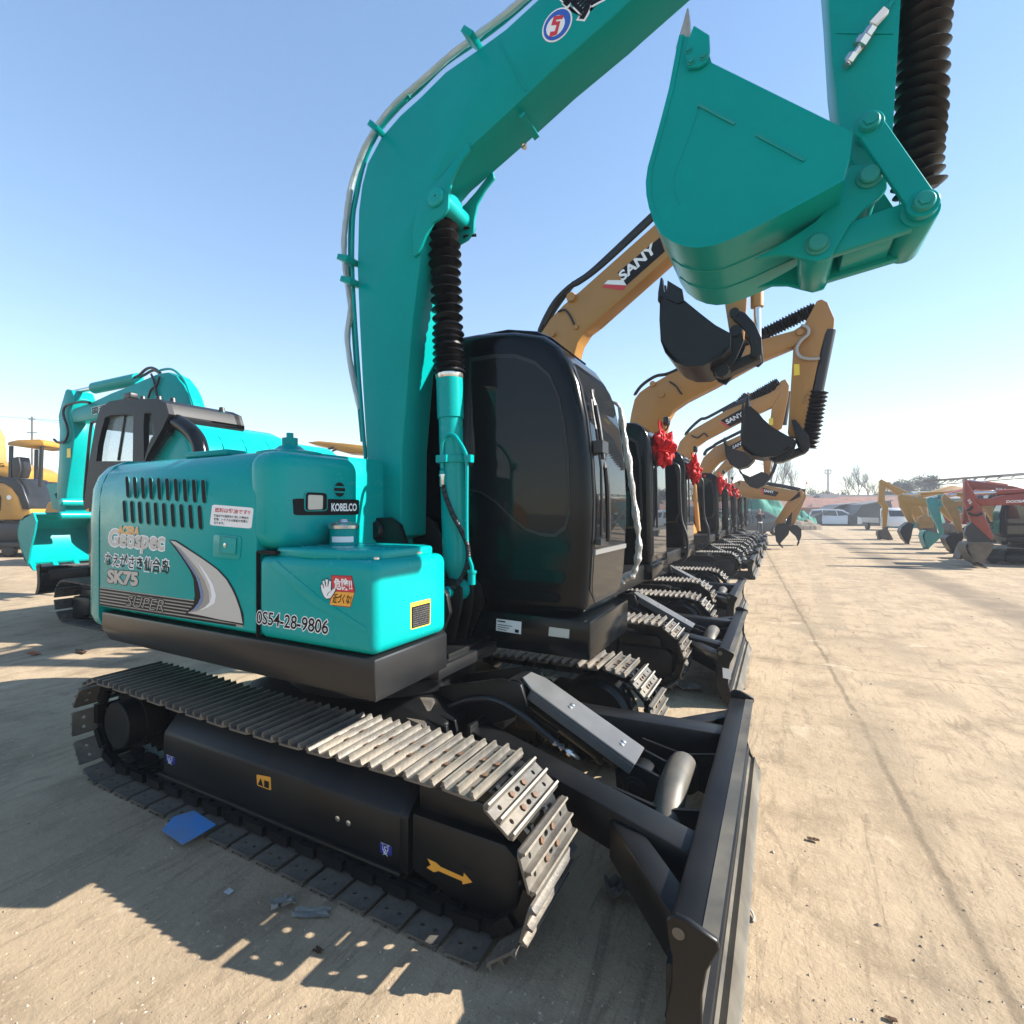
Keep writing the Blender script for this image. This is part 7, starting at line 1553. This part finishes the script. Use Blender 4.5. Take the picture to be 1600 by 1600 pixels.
flake('orange_scrap', 'dark and orange torn scrap on the sunlit strip at the left', 'litter', 52, 1022, .20, M['orangep'], 16, asp=.35, crump=.15)
flake('dry_leaves', 'curled brown leaves on the sunlit strip behind the rear of the crawler', 'litter', 128, 1020, .20, M['leaf'], 17, asp=.35, crump=.2)
flake('dry_leaf', 'dark dry leaf in the shade between two bars of light', 'leaf', 497, 1487, .035, M['leaf'], 18, asp=.7, crump=.4)
flake('dry_leaf', 'small brown leaf on the open yard right of the blade, upper one', 'leaf', 1270, 1313, .05, M['leaf'], 19, asp=.5, crump=.25)
flake('dry_leaf', 'dark leaf near the bottom edge right of the blade', 'leaf', 1393, 1594, .03, M['leaf'], 20, asp=.6, crump=.3)
flake('paper_scrap', 'pale scrap on the sunlit ground beyond the blade of the front machine', 'litter', 1156, 1078, .10, M['paper'], 21, asp=.4, crump=.3)
bm = NB(); c = P(1170, 1400, z=.006); tube(bm, [P(1163, 1362, z=.012), P(1168, 1378, z=.02), P(1160, 1402, z=.02), P(1172, 1420, z=.012), P(1178, 1432, z=.008), P(1177, 1440, z=.006)], .004, 6, 4)
tag(obj('dry_stalk', bm, M['paper'], None, off=Vector()), 'pale bent dry stalk lying against the face of the front blade', 'stalk')
# scattered chips and grit
bm = NB(); rnd = random.Random(3)
for i in range(3600):
    if i < 2200: a = rnd.uniform(-100, 1700); b = 1600 - 560 * rnd.random() ** 1.6; c = P(a, b, z=0)
    else: c = Vector((rnd.uniform(-9, 6), rnd.uniform(.8, 16), 0))
    s = .0018 + .005 * rnd.random() ** 4 * (1.2 if i < 2200 else 3.0); R_ = Matrix.Rotation(rnd.uniform(0, 6.28), 3, 'Z')
    t = [Vector((rnd.uniform(.6, 1.3), 0, 0)), Vector((0, rnd.uniform(.4, 1), 0)), Vector((-rnd.uniform(.6, 1.3), 0, 0)), Vector((0, -rnd.uniform(.4, 1), 0))]
    vs = [bm.verts.new(c + R_ @ (q * s)) for q in t]; tp_ = bm.verts.new(c + Vector((0, 0, s * rnd.uniform(.4, 1.1)))); mi = rnd.choice((0, 0, 0, 0, 1, 1, 1))
    for k_ in range(4): bm.faces.new((vs[k_], vs[(k_ + 1) % 4], tp_)).material_index = mi
M['grit1'] = mat('pale_grit', (.40, .33, .25), .9); M['grit2'] = mat('brown_grit', (.20, .15, .11), .9); M['grit3'] = mat('dark_grit', (.07, .055, .045), .9)
gv = obj('grit', bm, [M['grit1'], M['grit2'], M['grit3']], None, off=Vector()); gv['kind'] = 'stuff'
